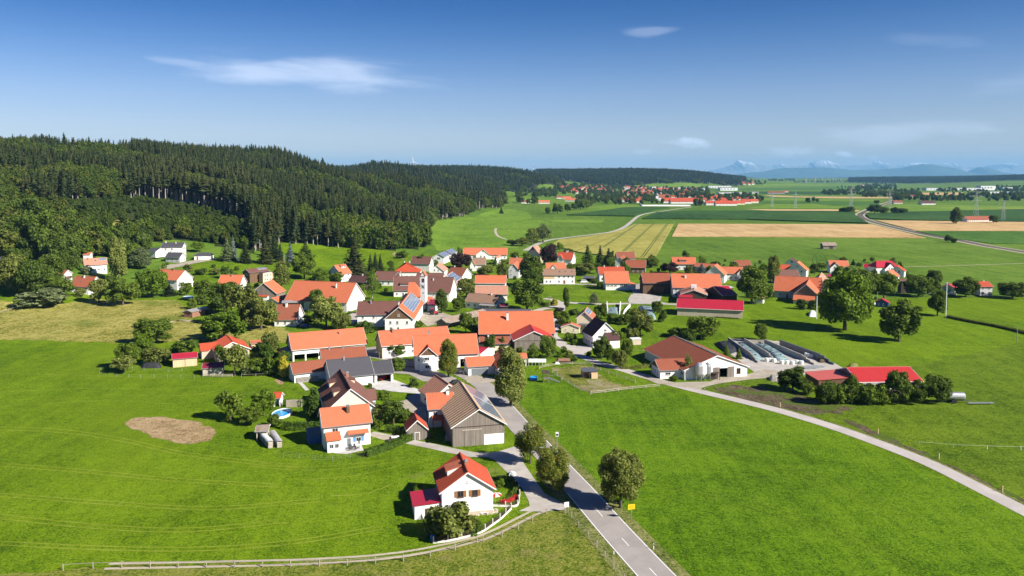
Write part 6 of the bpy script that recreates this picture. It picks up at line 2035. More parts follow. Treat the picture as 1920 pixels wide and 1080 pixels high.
TREES = [
 # foreground
 ('S3',805,622,240,300,'hero',L_OLIVE,'dense dark roadside tree behind the yellow place sign'),
 ('S3',195,322,62,205,'hero',L_TINGED,'roadside tree with dark crown next to the lamp post'),
 ('S3',347,508,222,220,'hero',L_TINGED,'yellowing young roadside tree on the grass island'),
 ('S2',560,990,680,500,'bush',L_OLIVE,'big silvery shrub inside the curved picket fence'),
 ('S2',790,960,840,180,'bush',L_HEDGE,'low green shrub right of the big silvery shrub'),
 ('S2',240,640,470,120,'bush',L_BRIGHT,'climbing shrub at the crimson annex door'),
 ('S2',1060,500,415,90,'bush',L_BRIGHT,'ball shaped shrub in the round front garden'),
 ('T6',1080,822,92,440,'herooval',L_LIME,'tall pale green linden beside the bend of the road'),
 ('T6',280,455,-20,280,'herooval',L_TINGED,'narrow street tree in front of the white farmhouse'),
 ('R4',1285,472,308,200,'round',L_GREEN,'little round tree before the ochre gabled range'),
 ('R5',972,408,255,115,'spruce',L_DARK,'dark garden conifer before the scarlet barn'),
 ('R5',1045,408,312,75,'spruce',L_DARK,'smaller conifer touching the scarlet barn'),
 ('R5',1280,490,330,140,'birch',L_BRIGHT,'bright drooping tree before the scarlet barn boards'),
 ('R5',1425,482,240,165,'round',L_GREEN,'slim stemmed tree at the corner of the scarlet barn'),
 ('R8',1005,495,190,190,'thuja',L_THUJA,'huge dark thuja between pool and maroon roofed house'),
 ('R8',170,522,225,290,'fruit',L_GREEN,'leftmost fruit tree at the meadow garden'),
 ('R8',505,482,218,240,'fruit',L_BRIGHT,'fruit tree beside the little pool pavilion'),
 ('R8',380,560,400,250,'fruit',L_GREEN,'spreading fruit tree behind the log shelter'),
 ('R8',610,585,465,130,'bush',L_GREEN,'shrub between pool and log shelter'),
 ('S1',310,570,320,250,'fruit',L_DARK,'dark garden tree beside the small board shed'),
 ('S1',190,560,380,200,'fruit',L_OLIVE,'sparse garden tree right of the bright orange house'),
 ('S1',420,550,410,130,'bush',L_GREEN,'shrub against the small board shed'),
 ('S1',210,310,230,150,'bush',L_BRIGHT,'rounded shrub in the lawn below the pale forecourt'),
 ('S1',150,600,530,120,'bush',L_GREEN,'low shrub beside the side lane'),
 ('S1',110,470,340,140,'bush',L_HEDGE,'hedge shrub behind the bright orange house'),
 ('R4',1310,610,490,150,'bush',L_GREEN,'shrub at the end of the anthracite garage'),
 ('R4',175,682,462,145,'thuja',L_GOLD,'golden yellow conifer at the corner of the meadow'),
 ('R4',245,650,540,90,'bush',L_GREEN,'green shrub between golden conifer and brown roof'),
 ('R4',60,660,470,190,'bush',L_GREEN,'garden shrub left of the golden conifer'),
 ('R3',1690,480,340,240,'bush',L_THUJA,'clipped dark conifer hedge block behind the shrubbery'),
 ('R3',1640,650,480,230,'fruit',L_GREEN,'leafy garden tree in front of the conifer hedge'),
 ('R3',1390,662,350,260,'fruit',L_OLIVE,'olive green tree before the bungalow'),
 ('R3',1520,655,560,150,'bush',L_GREYG,'grey green shrub beside the plank fence'),
 ('R3',570,345,95,370,'round',L_GREEN,'dark round tree standing in the dry pasture corner'),
 ('R3',470,470,250,220,'round',L_BRIGHT,'bright tree before the dark pasture tree'),
 ('R3',610,545,365,290,'round',L_OLIVE,'brownish olive tree beside the pale board shed'),
 ('R3',310,600,340,230,'round',L_GREEN,'broad tree left of the black tarpaulin'),
 ('R3',275,635,470,230,'fruit',L_LIME,'small leaning orchard tree inside the wire fence'),
 ('R3',900,428,305,260,'bush',L_GREEN,'wide shrub left of the bungalow'),
 ('C6',430,1062,750,420,'round',L_BRIGHT,'dense dome shaped tree behind the bungalow'),
 ('C6',600,905,455,320,'round',L_OLIVE,'tall flowering chestnut beside the pasture'),
 ('C6',430,800,480,330,'round',L_DARK,'dark tree left of the flowering chestnut'),
 ('C6',800,952,620,320,'round',L_OLIVE,'spreading olive tree above the pasture edge'),
 ('C6',240,660,430,210,'round',L_GREEN,'tree between white balcony house and grey shed'),
 ('C6',110,742,640,95,'bush',L_GREEN,'small round shrub at the grey pasture shed'),
 ('C6',210,700,600,130,'bush',L_DARK,'dark shrub behind the grey pasture shed'),
 ('C6',350,400,335,110,'fruit',L_OLIVE,'small yellowish tree before the hill meadow'),
 ('C6',200,400,335,120,'bush',L_DARK,'dark shrub below the hill meadow'),
 ('C6',70,370,300,100,'bush',L_OLIVE,'olive shrub below the gravel drive'),
 ('C6',1350,770,550,140,'round',L_DARK,'narrow dark tree before the great orange barn'),
 ('C6',1450,935,620,320,'round',L_LIME,'large pale flowering tree before the great orange barn'),
 ('C6',1600,952,775,190,'round',L_OLIVE,'shrubby tree beside the farmhouse yard'),
 ('C6',1090,895,768,140,'round',L_GREEN,'small round tree before the rust red cottage'),
 ('C6',1260,900,810,140,'bush',L_DARK,'dark shrub beside the rust red cottage'),
 ('C6',1000,550,245,210,'birch',L_OLIVE,'weeping birch beside the chalet'),
 ('C6',1230,440,195,240,'round',L_GREEN,'broad tree behind the great orange barn'),
 ('C6',1400,462,350,180,'round',L_BRIGHT,'bushy tree above the ridge of the great barn'),
 ('C6',1560,472,370,130,'bush',L_GREEN,'shrub below the small dormer house'),
 ('C6',460,262,30,170,'spruce',L_GREYG,'bluish grey conifer left of the hill meadow'),
 ('C6',520,255,0,95,'spruce',L_BLUE,'pale blue spruce at the hill meadow corner'),
 ('C6',640,285,60,140,'spruce',L_SPRUCE,'dark spruce beside the red hidden cottage'),
 ('C6',840,292,-10,170,'spruce',L_SPRUCE2,'olive conifer right of the red hidden cottage'),
 ('C6',930,240,-20,130,'spruce',L_SPRUCE,'tall slender spruce above the weeping birch'),
 ('C6',990,282,75,110,'spruce',L_SPRUCE,'spruce next to the flag pole'),
 ('C6',1090,280,68,120,'spruce',L_BLUE,'silvery blue spruce at the meadow gap'),
 ('C6',1240,215,65,160,'spruce',L_DARK,'rounded dark conifer alone in the meadow gap'),
 ('C6',1730,425,-5,290,'spruce',L_SPRUCE2,'massive spruce towering beside the small dormer house'),
 ('T2',330,600,238,180,'spruce',L_SPRUCE,'leftmost of three spruces right of the massive spruce'),
 ('T2',420,600,214,180,'spruce',L_SPRUCE,'middle of three spruces right of the massive spruce'),
 ('T2',510,565,242,150,'spruce',L_SPRUCE,'outermost of three spruces at the sandy bank'),
 ('T2',900,330,200,230,'bush',L_GREEN,'wild shrub on the sandy bank'),
 ('C6',165,172,68,130,'fruit',L_BRIGHT,'bright little tree right of the large white hill house'),
 ('C7',310,645,325,150,'birch',L_BRIGHT,'light birch between brown house and great barn'),
 ('C7',690,408,308,90,'round',L_TINGED,'tree with orange autumn tip behind the church'),
 ('T2',1235,545,262,160,'round',L_DARK,'dark oval tree before the half timbered barn'),
 ('C7',1190,335,175,220,'round',L_COPPER,'dark copper beech above the church'),
 ('C7',1250,625,440,190,'round',L_OLIVE,'speckled tree right of the half timbered gable'),
 ('C7',1000,785,545,140,'oval',L_DARK,'dark tree at the church yard wall'),
 ('C7',1170,770,615,130,'round',L_GREEN,'roundish tree beside the farm yard'),
 ('C7',1295,445,340,80,'thuja',L_BRIGHT,'yellow green conifer behind the church'),
 ('C7',1440,405,298,170,'round',L_OLIVE,'round tree behind the orange barn roof'),
 ('C7',1610,435,238,150,'birch',L_OLIVE,'birch left of the tall narrow house'),
 ('C7',1245,985,780,140,'round',L_GREEN,'yard tree in front of the open farm shed'),
 ('C7',1320,985,830,120,'bush',L_GREEN,'shrub touching the huge orange barn'),
 ('C7',720,925,865,210,'bush',L_GREEN,'low shrub before the solar farmhouse'),
 ('C7',500,940,905,80,'bush',L_GREEN,'small shrub at the farmhouse front door'),
 ('C7',240,980,870,200,'bush',L_HEDGE,'garden shrub behind the long orange barn'),
 ('C8',150,755,450,330,'round',L_GREEN,'huge bright round tree above the huge orange barn'),
 ('C8',190,520,205,270,'oval',L_DARK,'tall dark tree behind the huge bright tree'),
 ('C8',322,485,360,70,'thuja',L_DARK,'thuja at the end of the long brown house'),
 ('C8',365,300,72,170,'round',L_COPPER,'copper coloured tree beside the tall cream house'),
 ('C8',380,275,215,110,'bush',L_BRIGHT,'bright shrub below the copper coloured tree'),
 ('C3',232,858,712,150,'birch',L_GREYG,'tallest grey green poplar beside the valley road'),
 ('C3',150,872,745,130,'birch',L_OLIVE,'second poplar beside the valley road'),
 ('C3',75,885,815,130,'birch',L_OLIVE,'third poplar, nearest the long orange house'),
 ('C3',0,880,838,80,'round',L_DARK,'dark tree at the end of the long orange house'),
 ('C8',565,205,140,100,'round',L_DARK,'dark treetop behind the twin chimney house'),
 ('C8',755,335,98,170,'spruce',L_DARK,'thick dark conifer below the barley'),
 ('C8',880,318,100,120,'spruce',L_SPRUCE,'left one of two pointed spruces below the barley'),
 ('C8',965,320,128,150,'spruce',L_SPRUCE,'right one of two pointed spruces below the barley'),
 ('C8',620,400,280,180,'round',L_GREEN,'garden tree right of the orange centre gable'),
 ('C8',735,405,285,190,'round',L_OLIVE,'garden tree above the dark carport'),
 ('C8',830,510,430,80,'fruit',L_GREEN,'small round tree at the green, next to the carport'),
 ('C8',880,548,462,70,'fruit',L_GREEN,'tiny tree at the corner of the white house on the green'),
 ('C8',540,742,515,85,'column',L_DARK,'slim dark poplar on the village green'),
 ('C8',820,700,578,115,'birch',L_GREYG,'pale grey willow at the edge of the green'),
 ('C8',890,840,690,140,'round',L_GREEN,'garden tree behind the maroon roofed house'),
 ('C8',1010,885,775,130,'round',L_GREEN,'round tree left of the teal silage cover'),
 ('C8',500,925,765,160,'round',L_GREEN,'leafy tree left of the cream house'),
 ('C8',620,805,745,110,'bush',L_DARK,'dark shrub at the cream house corner'),
 ('C8',480,800,735,120,'bush',L_COPPER,'dark purple shrub beside the village street'),
 ('C8',1280,1015,752,260,'round',L_OLIVE,'broad dark tree between maroon house and silage'),
 ('C8',1130,900,790,130,'bush',L_GREEN,'shrub before the teal silage cover'),
 ('C8',1200,1030,930,150,'bush',L_OLIVE,'olive shrub under the broad dark tree'),
 ('C8',1450,800,645,110,'round',L_DARK,'dark tree at the corner of the striped silage cover'),
 ('C8',1500,872,750,95,'bush',L_DARK,'dark shrub beside the striped silage cover'),
 ('C8',430,712,640,62,'bush',L_GOLD,'golden shrub at the street pole'),
 ('C8',1400,330,232,150,'round',L_GREEN,'dark green tree right of the rust wooden house'),
 ('C8',1575,385,278,180,'round',L_COPPER,'copper leaved tree below the dormer house'),
 ('R1',70,390,300,110,'round',L_COPPER,'small copper tree behind the long farm roof'),
 ('R1',190,380,288,130,'spruce',L_BLUE,'bluish spruce behind the long farm roof'),
 ('R1',320,310,265,90,'bush',L_GREEN,'garden shrub above the orange link roof'),
 ('R1',490,325,272,55,'bush',L_DARK,'dark shrub left of the square rust roof'),
 ('R1',722,335,288,28,'thuja',L_DARK,'little columnar thuja in the far garden'),
 ('R1',410,315,290,28,'thuja',L_DARK,'tiny thuja at the meadow fence'),
 ('R1',690,690,312,320,'oval',L_GREEN,'large leafy tree above the beige machine shed'),
 ('R1',905,485,212,145,'oval',L_OLIVE,'tall olive tree behind the old mottled farmhouse'),
 ('R1',840,640,470,120,'bush',L_GREEN,'shrub left of the pale blue stable wall'),
 ('R1',1315,410,290,90,'round',L_DARK,'dark tree between the two white gables'),
 ('R1',1390,345,280,100,'round',L_GREEN,'garden tree at the meadow behind the crimson garage'),
 ('R1',1190,745,648,110,'bush',L_DARK,'shrub before the orange lean-to roof'),
 ('R1',1310,745,655,110,'bush',L_GREEN,'shrub right of the orange lean-to roof'),
 ('R1',1410,740,560,150,'round',L_OLIVE,'shaded tree left of the great walnut'),
 ('R1',1620,955,395,490,'big',L_BRIGHT,'great walnut tree standing in the open meadow'),
 ('R1',1740,660,330,330,'big',L_DARK,'dark tree mass behind the great walnut'),
 ('R1',1600,520,320,200,'round',L_GREEN,'tree hiding the orange house, above the great walnut'),
 ('R1',1705,305,243,60,'spruce',L_SPRUCE,'small pointed spruce at the far meadow edge'),
 ('R1',1765,325,280,60,'round',L_DARK,'small dark tree left of the red villa'),
 ('R1',205,1035,790,320,'round',L_GREEN,'round tree standing between the silage clamps and shed'),
 ('R1',785,1055,885,112,'round',L_GREEN,'small upright tree alone in the meadow'),
 ('R1',60,1075,950,150,'bush',L_DARK,'dark shrub left of the round clamp tree'),
 ('R2',462,1085,678,380,'round',L_DARK,'dark round tree right of the great walnut'),
 ('R2',850,822,545,200,'oval',L_GREEN,'oval tree beside the white pole'),
 ('R2',660,625,385,270,'round',L_DARK,'first dark roadside maple right of the barn front'),
 ('R2',815,600,358,150,'round',L_DARK,'second roadside maple, rising behind the first'),
 ('R2',1140,635,438,240,'round',L_DARK,'roadside maple before the flat red roof'),
 ('R2',1612,645,460,270,'round',L_DARK,'last roadside maple at the picture edge'),
 ('R2',310,650,395,270,'round',L_GREEN,'tree behind the tiny blue hut'),
 ('R2',480,335,272,62,'spruce',L_DARK,'small conifer right of the triangular windows'),
 ('R2',660,770,725,90,'bush',L_GREEN,'low shrub in the hedge line before the oval tree'),
 ('R2',540,420,380,60,'bush',L_GREEN,'garden shrub below the white modern gable'),
 ('R6',470,605,388,185,'round',L_DARK,'dark tree in front of the maroon roofed house'),
 ('R6',575,655,470,130,'birch',L_BRIGHT,'weeping bright willow beside the lane'),
 ('R6',655,695,488,150,'round',L_OLIVE,'tree right of the weeping willow'),
 ('R6',725,605,408,130,'round',L_GREEN,'tree between maroon house and cattle barn'),
 ('R6',597,480,298,120,'birch',L_OLIVE,'birch before the maroon gable'),
 ('R6',200,462,403,62,'bush',L_BRIGHT,'ball shaped shrub beside the lane'),
 ('R6',150,425,340,110,'fruit',L_BRIGHT,'small bright tree before the tiny cream outbuilding'),
 ('R6',340,575,530,60,'bush',L_DARK,'dark shrub at the lane bend'),
 ('R6',190,630,568,80,'bush',L_DARK,'dark shrub at the paddock corner'),
 ('R6',1240,385,290,220,'bush',L_DARK,'dark shrub group behind the cattle barn'),
 ('R6',1335,790,545,110,'birch',L_LIME,'yellowish sapling before the cattle barn wing'),
 ('R6',1285,785,690,80,'bush',L_COPPER,'purple leaved shrub before the cattle barn wing'),
 ('R6',1190,820,770,90,'bush',L_GREEN,'flower shrub at the cattle barn wing'),
 ('R6',1718,570,440,75,'spruce',L_GREEN,'left small conifer beside the silage walls'),
 ('R6',1842,600,480,75,'spruce',L_GREEN,'right small conifer beside the silage walls'),
 ('R7',540,492,325,200,'round',L_DARK,'rounded dark tree before the farm yard entrance'),
 ('R7',640,515,425,100,'bush',L_GREEN,'shrub attached to the rounded dark tree'),
 ('R7',770,582,408,150,'round',L_DARK,'leftmost tree of the row before the crimson barn'),
 ('R7',860,580,445,150,'bush',L_GREEN,'shrub in the row before the crimson barn, second from left'),
 ('R7',950,580,368,120,'birch',L_GREEN,'slender birch in the row before the crimson barn'),
 ('R7',1050,580,448,170,'bush',L_GREEN,'shrub right of the slender birch'),
 ('R7',1140,578,440,150,'bush',L_GREEN,'middle shrub of the row before the crimson barn'),
 ('R7',1270,578,360,175,'round',L_DARK,'tall dark tree in the row before the crimson barn'),
 ('R7',1400,576,425,170,'round',L_DARK,'wide tree near the end of the crimson barn row'),
 ('R7',1540,572,365,185,'round',L_DARK,'end tree of the row, next to the slurry tanker'),
 ('R7',318,155,28,88,'round',L_GREEN,'small tree above the silage clamp wall'),
 ('C5',430,718,548,470,'bush',L_GREYG,'wide grey green shrub bank above the dry pasture'),
 ('C5',560,620,420,320,'round',L_GREEN,'tree left of the dark red tiled house'),
 ('C5',330,600,380,380,'round',L_DARK,'dark tree behind the grey green shrub bank'),
 ('C5',990,682,450,190,'round',L_OLIVE,'single stemmed tree before the dark red tiled house'),
 ('C5',1230,705,440,320,'round',L_GREEN,'big leafy tree at the upper edge of the dry pasture'),
 ('C5',1520,625,325,290,'round',L_BRIGHT,'bright tall tree left of the white balcony house'),
 ('C5',1190,470,30,190,'oval',L_LIME,'tall yellow green tree on the hillside hamlet'),
 ('C5',1400,340,130,230,'oval',L_GREYG,'greyish tall tree below the large white hill house'),
 ('C5',1690,610,470,150,'spruce',L_SPRUCE,'garden conifer before the white balcony house'),
 ('C5',1850,600,480,140,'bush',L_GREEN,'garden shrub beside the turquoise pool'),
 ('C5',870,400,320,110,'bush',L_GREYG,'grey shrub before the faded pink roof house'),
 ('C5',800,620,540,110,'bush',L_OLIVE,'shrub at the white wall of the dark red tiled house'),
 ('C5',790,85,0,80,'spruce',L_BLUE,'left blue spruce at the forest foot'),
 ('C5',900,90,5,70,'spruce',L_BLUE,'right blue spruce at the forest foot'),
 ('C5',1480,190,110,110,'bush',L_GREEN,'garden shrub left of the large white hill house'),
 # plain
 ('C4',1410,722,598,92,'oval',L_DARK,'lone tall tree in the far wheat field'),
 ('C4',800,642,573,110,'round',L_DARK,'round tree beside the railway bend'),
 ('C4',870,642,592,70,'bush',L_GREEN,'shrub right of the railway bend tree'),
 ('C4',960,642,595,80,'round',L_DARK,'left tree of the dark pair in the maize'),
 ('C4',1005,642,598,80,'round',L_DARK,'right tree of the dark pair in the maize'),
 ('C4',575,634,596,80,'bush',L_DARK,'left shrub at the foot of the lattice pylon'),
 ('C4',620,636,590,70,'bush',L_DARK,'right shrub at the foot of the lattice pylon'),
 ('C4',1690,716,655,66,'round',L_DARK,'round tree next to the far red barn'),
 ('C4',1355,856,802,60,'round',L_DARK,'tree beside the railway signal'),
 ('C4',1395,862,825,50,'bush',L_DARK,'shrub beside the railway signal'),
 ('C4',815,568,538,40,'round',L_DARK,'small tree above the railway'),
 ('C4',1185,700,690,30,'bush',L_DARK,'tiny shrub in the wheat corner'),
 ('C3',268,650,595,42,'round',L_DARK,'first tree of the stream row'),
 ('C3',340,642,568,84,'round',L_DARK,'largest tree of the stream row'),
 ('C3',418,628,562,52,'round',L_DARK,'third tree of the stream row'),
 ('C3',466,616,565,46,'round',L_DARK,'fourth tree of the stream row'),
 ('C3',515,612,540,70,'round',L_GREEN,'fifth tree of the stream row'),
 ('C3',556,604,530,56,'round',L_GREEN,'last tree of the stream row'),
 ('C3',170,575,515,60,'round',L_DARK,'tree beside the small hillside farm'),
 ('C3',62,565,512,62,'round',L_DARK,'tree at the foot of the wooded slope'),
 ('C3',122,572,525,32,'round',L_DARK,'slim tree left of the hillside farm'),
 ('C2',1840,642,590,40,'spruce',L_SPRUCE,'lone spruce in the upper meadow'),
 ('C2',1745,470,400,90,'round',L_DARK,'rounded tree on the upper forest meadow'),
 ('C2',1875,482,428,70,'round',L_DARK,'second rounded tree on the upper forest meadow'),
]
for row in TREES:
 ptree(*row)

# garden trees crowding the western hamlet
for (x,yb,yt,w) in ((20,545,470,55),(60,560,488,50),(95,548,480,48),(10,480,420,60),(45,478,405,60),(85,486,400,55),(120,492,430,50),(150,470,410,50),(185,478,420,45),(100,520,470,40),(130,516,470,36),
      (30,515,465,44),(215,482,440,40),(245,500,455,38),(235,470,425,34),(268,474,430,34),(12,440,380,60),(65,440,370,55)):
 g = at(x,yb); h = zray(x,yt,g[1]) - g[2]
 tree('tree',vkind('round'),(g[0],g[1],g[2] - .1),h,w * g[1] / FPX * 1.1,[L_GREEN,L_DARK,L_OLIVE,L_DARK][int(TR.integers(4))],'leafy tree crowding the western hamlet','leafy trees crowding the western hamlet')


# ------------------------------------------------------------------ woodland: the front trees singly, the mass behind as one wood
def scatter(poly,spacing,dmin,dmax,seed,pxlim=(-170,2080)):
 rng = np.random.default_rng(seed)
 xs,ys = [],[]
 y = dmin
 while y < dmax:
  sp = spacing(y)
  x0,x1 = (pxlim[0] - 960) / FPX * y,(pxlim[1] - 960) / FPX * y
  k = int((x1 - x0) / sp)
  xx = x0 + (np.arange(k) + rng.uniform(-.38,.38,k) + 0.5 * (len(ys) % 2)) * sp
  yy = y + rng.uniform(-.38,.38,k) * sp
  xs.append(xx); ys.append(yy)
  y += sp
 x = np.concatenate(xs); y = np.concatenate(ys)
 k = inpoly(pxcol(x,y),np.log(y),poly)
 return x[k],y[k]


SPC = lambda y: 6.6 if y < 900 else 7.6 if y < 1300 else 9.0 if y < 1700 else 12.5 if y < 3700 else 19.0 if y < 5200 else 26.0
X,Y = [],[]
for poly,a,b_ in ((FOREST1,480,3600),(FOREST2,3650,6300),(FOREST3,5800,8500)):
 x,y = scatter(poly,SPC,a,b_,3)
 X.append(x); Y.append(y)
X = np.concatenate(X); Y = np.concatenate(Y)
Z = terrain(X,Y)
pxc = pxcol(X,Y)
wr = np.random.default_rng(8)
fn = lambda x,y,s,o: np.sin(x / s + o) * np.sin(y / s * 1.3 + o * 2) + 0.6 * np.sin((x + y) / s * 2.1 + o)
mixn = fn(X,Y,60,0.7)
# broad belt of young leaf trees and shrubs on the lower slope, leaf trees in drifts, spruce elsewhere
belt = inpoly(pxc,np.log(Y),[(165,560),(262,598),(330,620),(470,596),(470,680),(440,760),(330,800),(240,790),(180,760),(90,700),(120,620)])
leafy = belt | (mixn > 0.75) | ((pxc < 235) & (mixn > -.25)) | ((pxc > 560) & (Y < 2000) & (mixn > .25)) | ((pxc > 470) & (pxc < 560) & (Y > 800) & (Y < 1400) & (mixn > .3)) | ((pxc > 740) & (Y < 760)) | ((pxc < 140) & (Y < 620) & (mixn > -.2)) | ((Y > 1000) & (Y < 1500) & (pxc > 640) & (mixn > -0.1))
ht = np.where(leafy,wr.uniform(13,20,len(X)),wr.uniform(22,30,len(X)))
ht = np.where(belt,np.where(Y > 690,wr.uniform(2.5,5.5,len(X)),wr.uniform(5.5,11,len(X))),ht)
ht *= np.where(wr.random(len(X)) < .12,wr.uniform(1.05,1.2,len(X)),1.0)
ht = np.where((pxc > 480) & (pxc < 740) & (Y < 760) & ~leafy,wr.uniform(24,31,len(X)),ht)
thin = wr.random(len(X))
# a gap in the skyline with a few scattered trees
gap = (pxc > 208) & (pxc < 246) & (Y > 1000)
keep = ~(gap & (thin > 0.22)) & ~((pxc > 95) & (pxc < 250) & (Y > 960) & (Y < 1600) & (thin > 0.55))
keep &= ~(belt & (thin > 0.85))
clear = inpoly(pxc,np.log(Y),[(200,575),(225,590),(262,640),(255,700),(215,700),(205,640)])
keep &= ~(clear & (thin > 0.25))
X,Y,Z,pxc,leafy,ht,belt = (q_[keep] for q_ in (X,Y,Z,pxc,leafy,ht,belt))
depth = Y * CP - (Z - CAM_H) * SP
pyt = PRINC - FPX * ((Y * SP + (Z + ht - CAM_H) * CP) / depth)
pym = PRINC - FPX * ((Y * SP + (Z + ht * .45 - CAM_H) * CP) / depth)
order = np.argsort(Y)
hor = np.full(2400,1e9)
vis = np.zeros(len(X),bool)
for i in order:
 c = int(pxc[i]) + 200
 if c < 3 or c > 2396:
  continue
 w_ = max(1,int(2.2 * FPX / Y[i]))
 seg = hor[c - w_:c + w_ + 1]
 if pyt[i] < seg.max() + 3.0:
  vis[i] = True
 hor[c - w_:c + w_ + 1] = np.minimum(seg,pym[i])
X,Y,Z,pxc,leafy,ht,belt,depth = (q_[vis] for q_ in (X,Y,Z,pxc,leafy,ht,belt,depth))
wd = np.where(leafy,ht * wr.uniform(.62,.85,len(X)),ht * wr.uniform(.24,.32,len(X)))
wd *= np.where(Y > 3600,1.9,np.where(Y > 1700,1.35,1.08))
size_px = ht / depth * FPX
# front trees: those that show most, split by kind
expo = size_px * 1.0
# exposure: nearest tree of its own column neighbourhood
colmin = {}
for i in np.argsort(Y):
 c = int(pxc[i] // 4)
 colmin.setdefault(c,[]).append(i)
rank = np.zeros(len(X))
for c,lst in colmin.items():
 for k_,i in enumerate(lst):
  rank[i] = k_
score = size_px - rank * 9
infr = (pxc > -15) & (pxc < 1935)
single = np.zeros(len(X),bool)
for sel,cnt in (((~leafy) & infr & (Y < 2500),300),(leafy & infr & (Y < 2500),230)):
 ids = np.where(sel)[0]
 ids = ids[np.argsort(-score[ids])][:cnt]
 single[ids] = True
for i in np.where(single)[0]:
 if leafy[i]:
  tree('forest_tree','wood_leaf%d' % wr.integers(3),(X[i],Y[i],Z[i] - .2),ht[i],wd[i],[L_GREEN,L_DARK,W_LEAF2][int(wr.integers(3))] if belt[i] or wr.random() < .3 else [W_LEAF,W_LEAF2,W_LEAF][int(wr.integers(3))],'leafy tree at the front of the hillside wood','leafy trees at the front of the hillside wood')
 else:
  kd = 'wood_pine0' if (255 < pxc[i] < 460 and Y[i] > 740) or wr.random() < .12 else 'wood_spruce%d' % wr.integers(3)
  tree('forest_spruce',kd,(X[i],Y[i],Z[i] - .2),ht[i],wd[i] * (1.12 if kd == 'wood_pine0' else 1),L_SPRUCE if wr.random() < .6 else L_SPRUCE2,'dark spruce at the front of the hillside wood','dark spruces at the front of the hillside wood')


def stock(names,leafmats):
 """unlinked source trees for the wood"""
 c = bpy.data.collections.new('wood_stock')
 for i,(k,lm) in enumerate(zip(names,leafmats)):
  h0,w0,cm,tm = KIND[k]
  me = bpy.data.meshes.new('stock%02d' % i)
  nv = len(cm.vertices)
  co = np.empty(nv * 3,np.float32); cm.vertices.foreach_get('co',co)
  co2 = np.empty(len(tm.vertices) * 3,np.float32); tm.vertices.foreach_get('co',co2)
  verts = np.concatenate([co.reshape(-1,3),co2.reshape(-1,3)]) / np.array([w0,w0,h0])
  faces = [tuple(p.vertices) for p in cm.polygons] + [tuple(v + nv for v in p.vertices) for p in tm.polygons]
  me.from_pydata(verts.tolist(),[],faces)
  me.materials.append(lm); me.materials.append(tm.materials[0])
  me.polygons.foreach_set('material_index',[0] * len(cm.polygons) + [1] * len(tm.polygons))
  o = bpy.data.objects.new('stock%02d' % i,me)
  c.objects.link(o)
 return c


def wood(name,x,y,z,h,w,idx,coll,label,cat):
 n = len(x)
 me = bpy.data.meshes.new(name)
 me.vertices.add(n)
 me.vertices.foreach_set('co',np.column_stack([x,y,z]).astype(np.float32).ravel())
 rg = np.random.default_rng(n)
 a = me.attributes.new('scl','FLOAT_VECTOR','POINT'); a.data.foreach_set('vector',np.column_stack([w,w,h]).astype(np.float32).ravel())
 a = me.attributes.new('rot','FLOAT_VECTOR','POINT'); a.data.foreach_set('vector',np.column_stack([np.zeros(n),np.zeros(n),rg.uniform(0,6.28,n)]).astype(np.float32).ravel())
 a = me.attributes.new('idx','INT','POINT'); a.data.foreach_set('value',idx.astype(np.int32))
 o = add(name,me)
 tag(o,label,cat,kind='stuff')
 ng = bpy.data.node_groups.new(name,'GeometryNodeTree')
 ng.interface.new_socket('Geometry',in_out='INPUT',socket_type='NodeSocketGeometry')
 ng.interface.new_socket('Geometry',in_out='OUTPUT',socket_type='NodeSocketGeometry')
 gi = ng.nodes.new('NodeGroupInput'); go = ng.nodes.new('NodeGroupOutput')
 ci = ng.nodes.new('GeometryNodeCollectionInfo'); ci.inputs[0].default_value = coll; ci.inputs['Separate Children'].default_value = True; ci.inputs['Reset Children'].default_value = True
 ip = ng.nodes.new('GeometryNodeInstanceOnPoints'); ip.inputs['Pick Instance'].default_value = True
 def attr(nm,tp):
  nd = ng.nodes.new('GeometryNodeInputNamedAttribute'); nd.data_type = tp; nd.inputs[0].default_value = nm
  return nd.outputs[0]
 ng.links.new(gi.outputs[0],ip.inputs['Points'])
 ng.links.new(ci.outputs[0],ip.inputs['Instance'])
 ng.links.new(attr('idx','INT'),ip.inputs['Instance Index'])
 ng.links.new(attr('rot','FLOAT_VECTOR'),ip.inputs['Rotation'])
 ng.links.new(attr('scl','FLOAT_VECTOR'),ip.inputs['Scale'])
 ng.links.new(ip.outputs[0],go.inputs[0])
 md = o.modifiers.new('wood','NODES'); md.node_group = ng
 return o


STOCK = stock(['wood_spruce0','wood_spruce1','wood_spruce2','wood_spruce1','wood_pine0','wood_leaf0','wood_leaf1','wood_leaf2','wood_leaf1'],
    [L_SPRUCE,L_SPRUCE2,L_SPRUCE,L_SPRUCE,L_SPRUCE2,W_LEAF,W_LEAF2,W_LEAF,L_FAR])
rest = ~single
idx = np.where(leafy,wr.integers(5,9,len(X)),wr.integers(0,5,len(X)))
idx = np.where(belt & leafy,np.where(wr.random(len(X)) < .6,8,5),idx)
stand = (~leafy) & (pxc > 250) & (pxc < 470) & (Y > 740) & (Y < 1000)
idx = np.where(stand,4,idx)
wd = np.where(stand,wd * 1.1,wd)
print('forest',len(X),'single',single.sum())
wood('forest',X[rest],Y[rest],Z[rest] - .2,ht[rest],wd[rest],idx[rest],STOCK,'dense mixed forest covering the hills','forest')
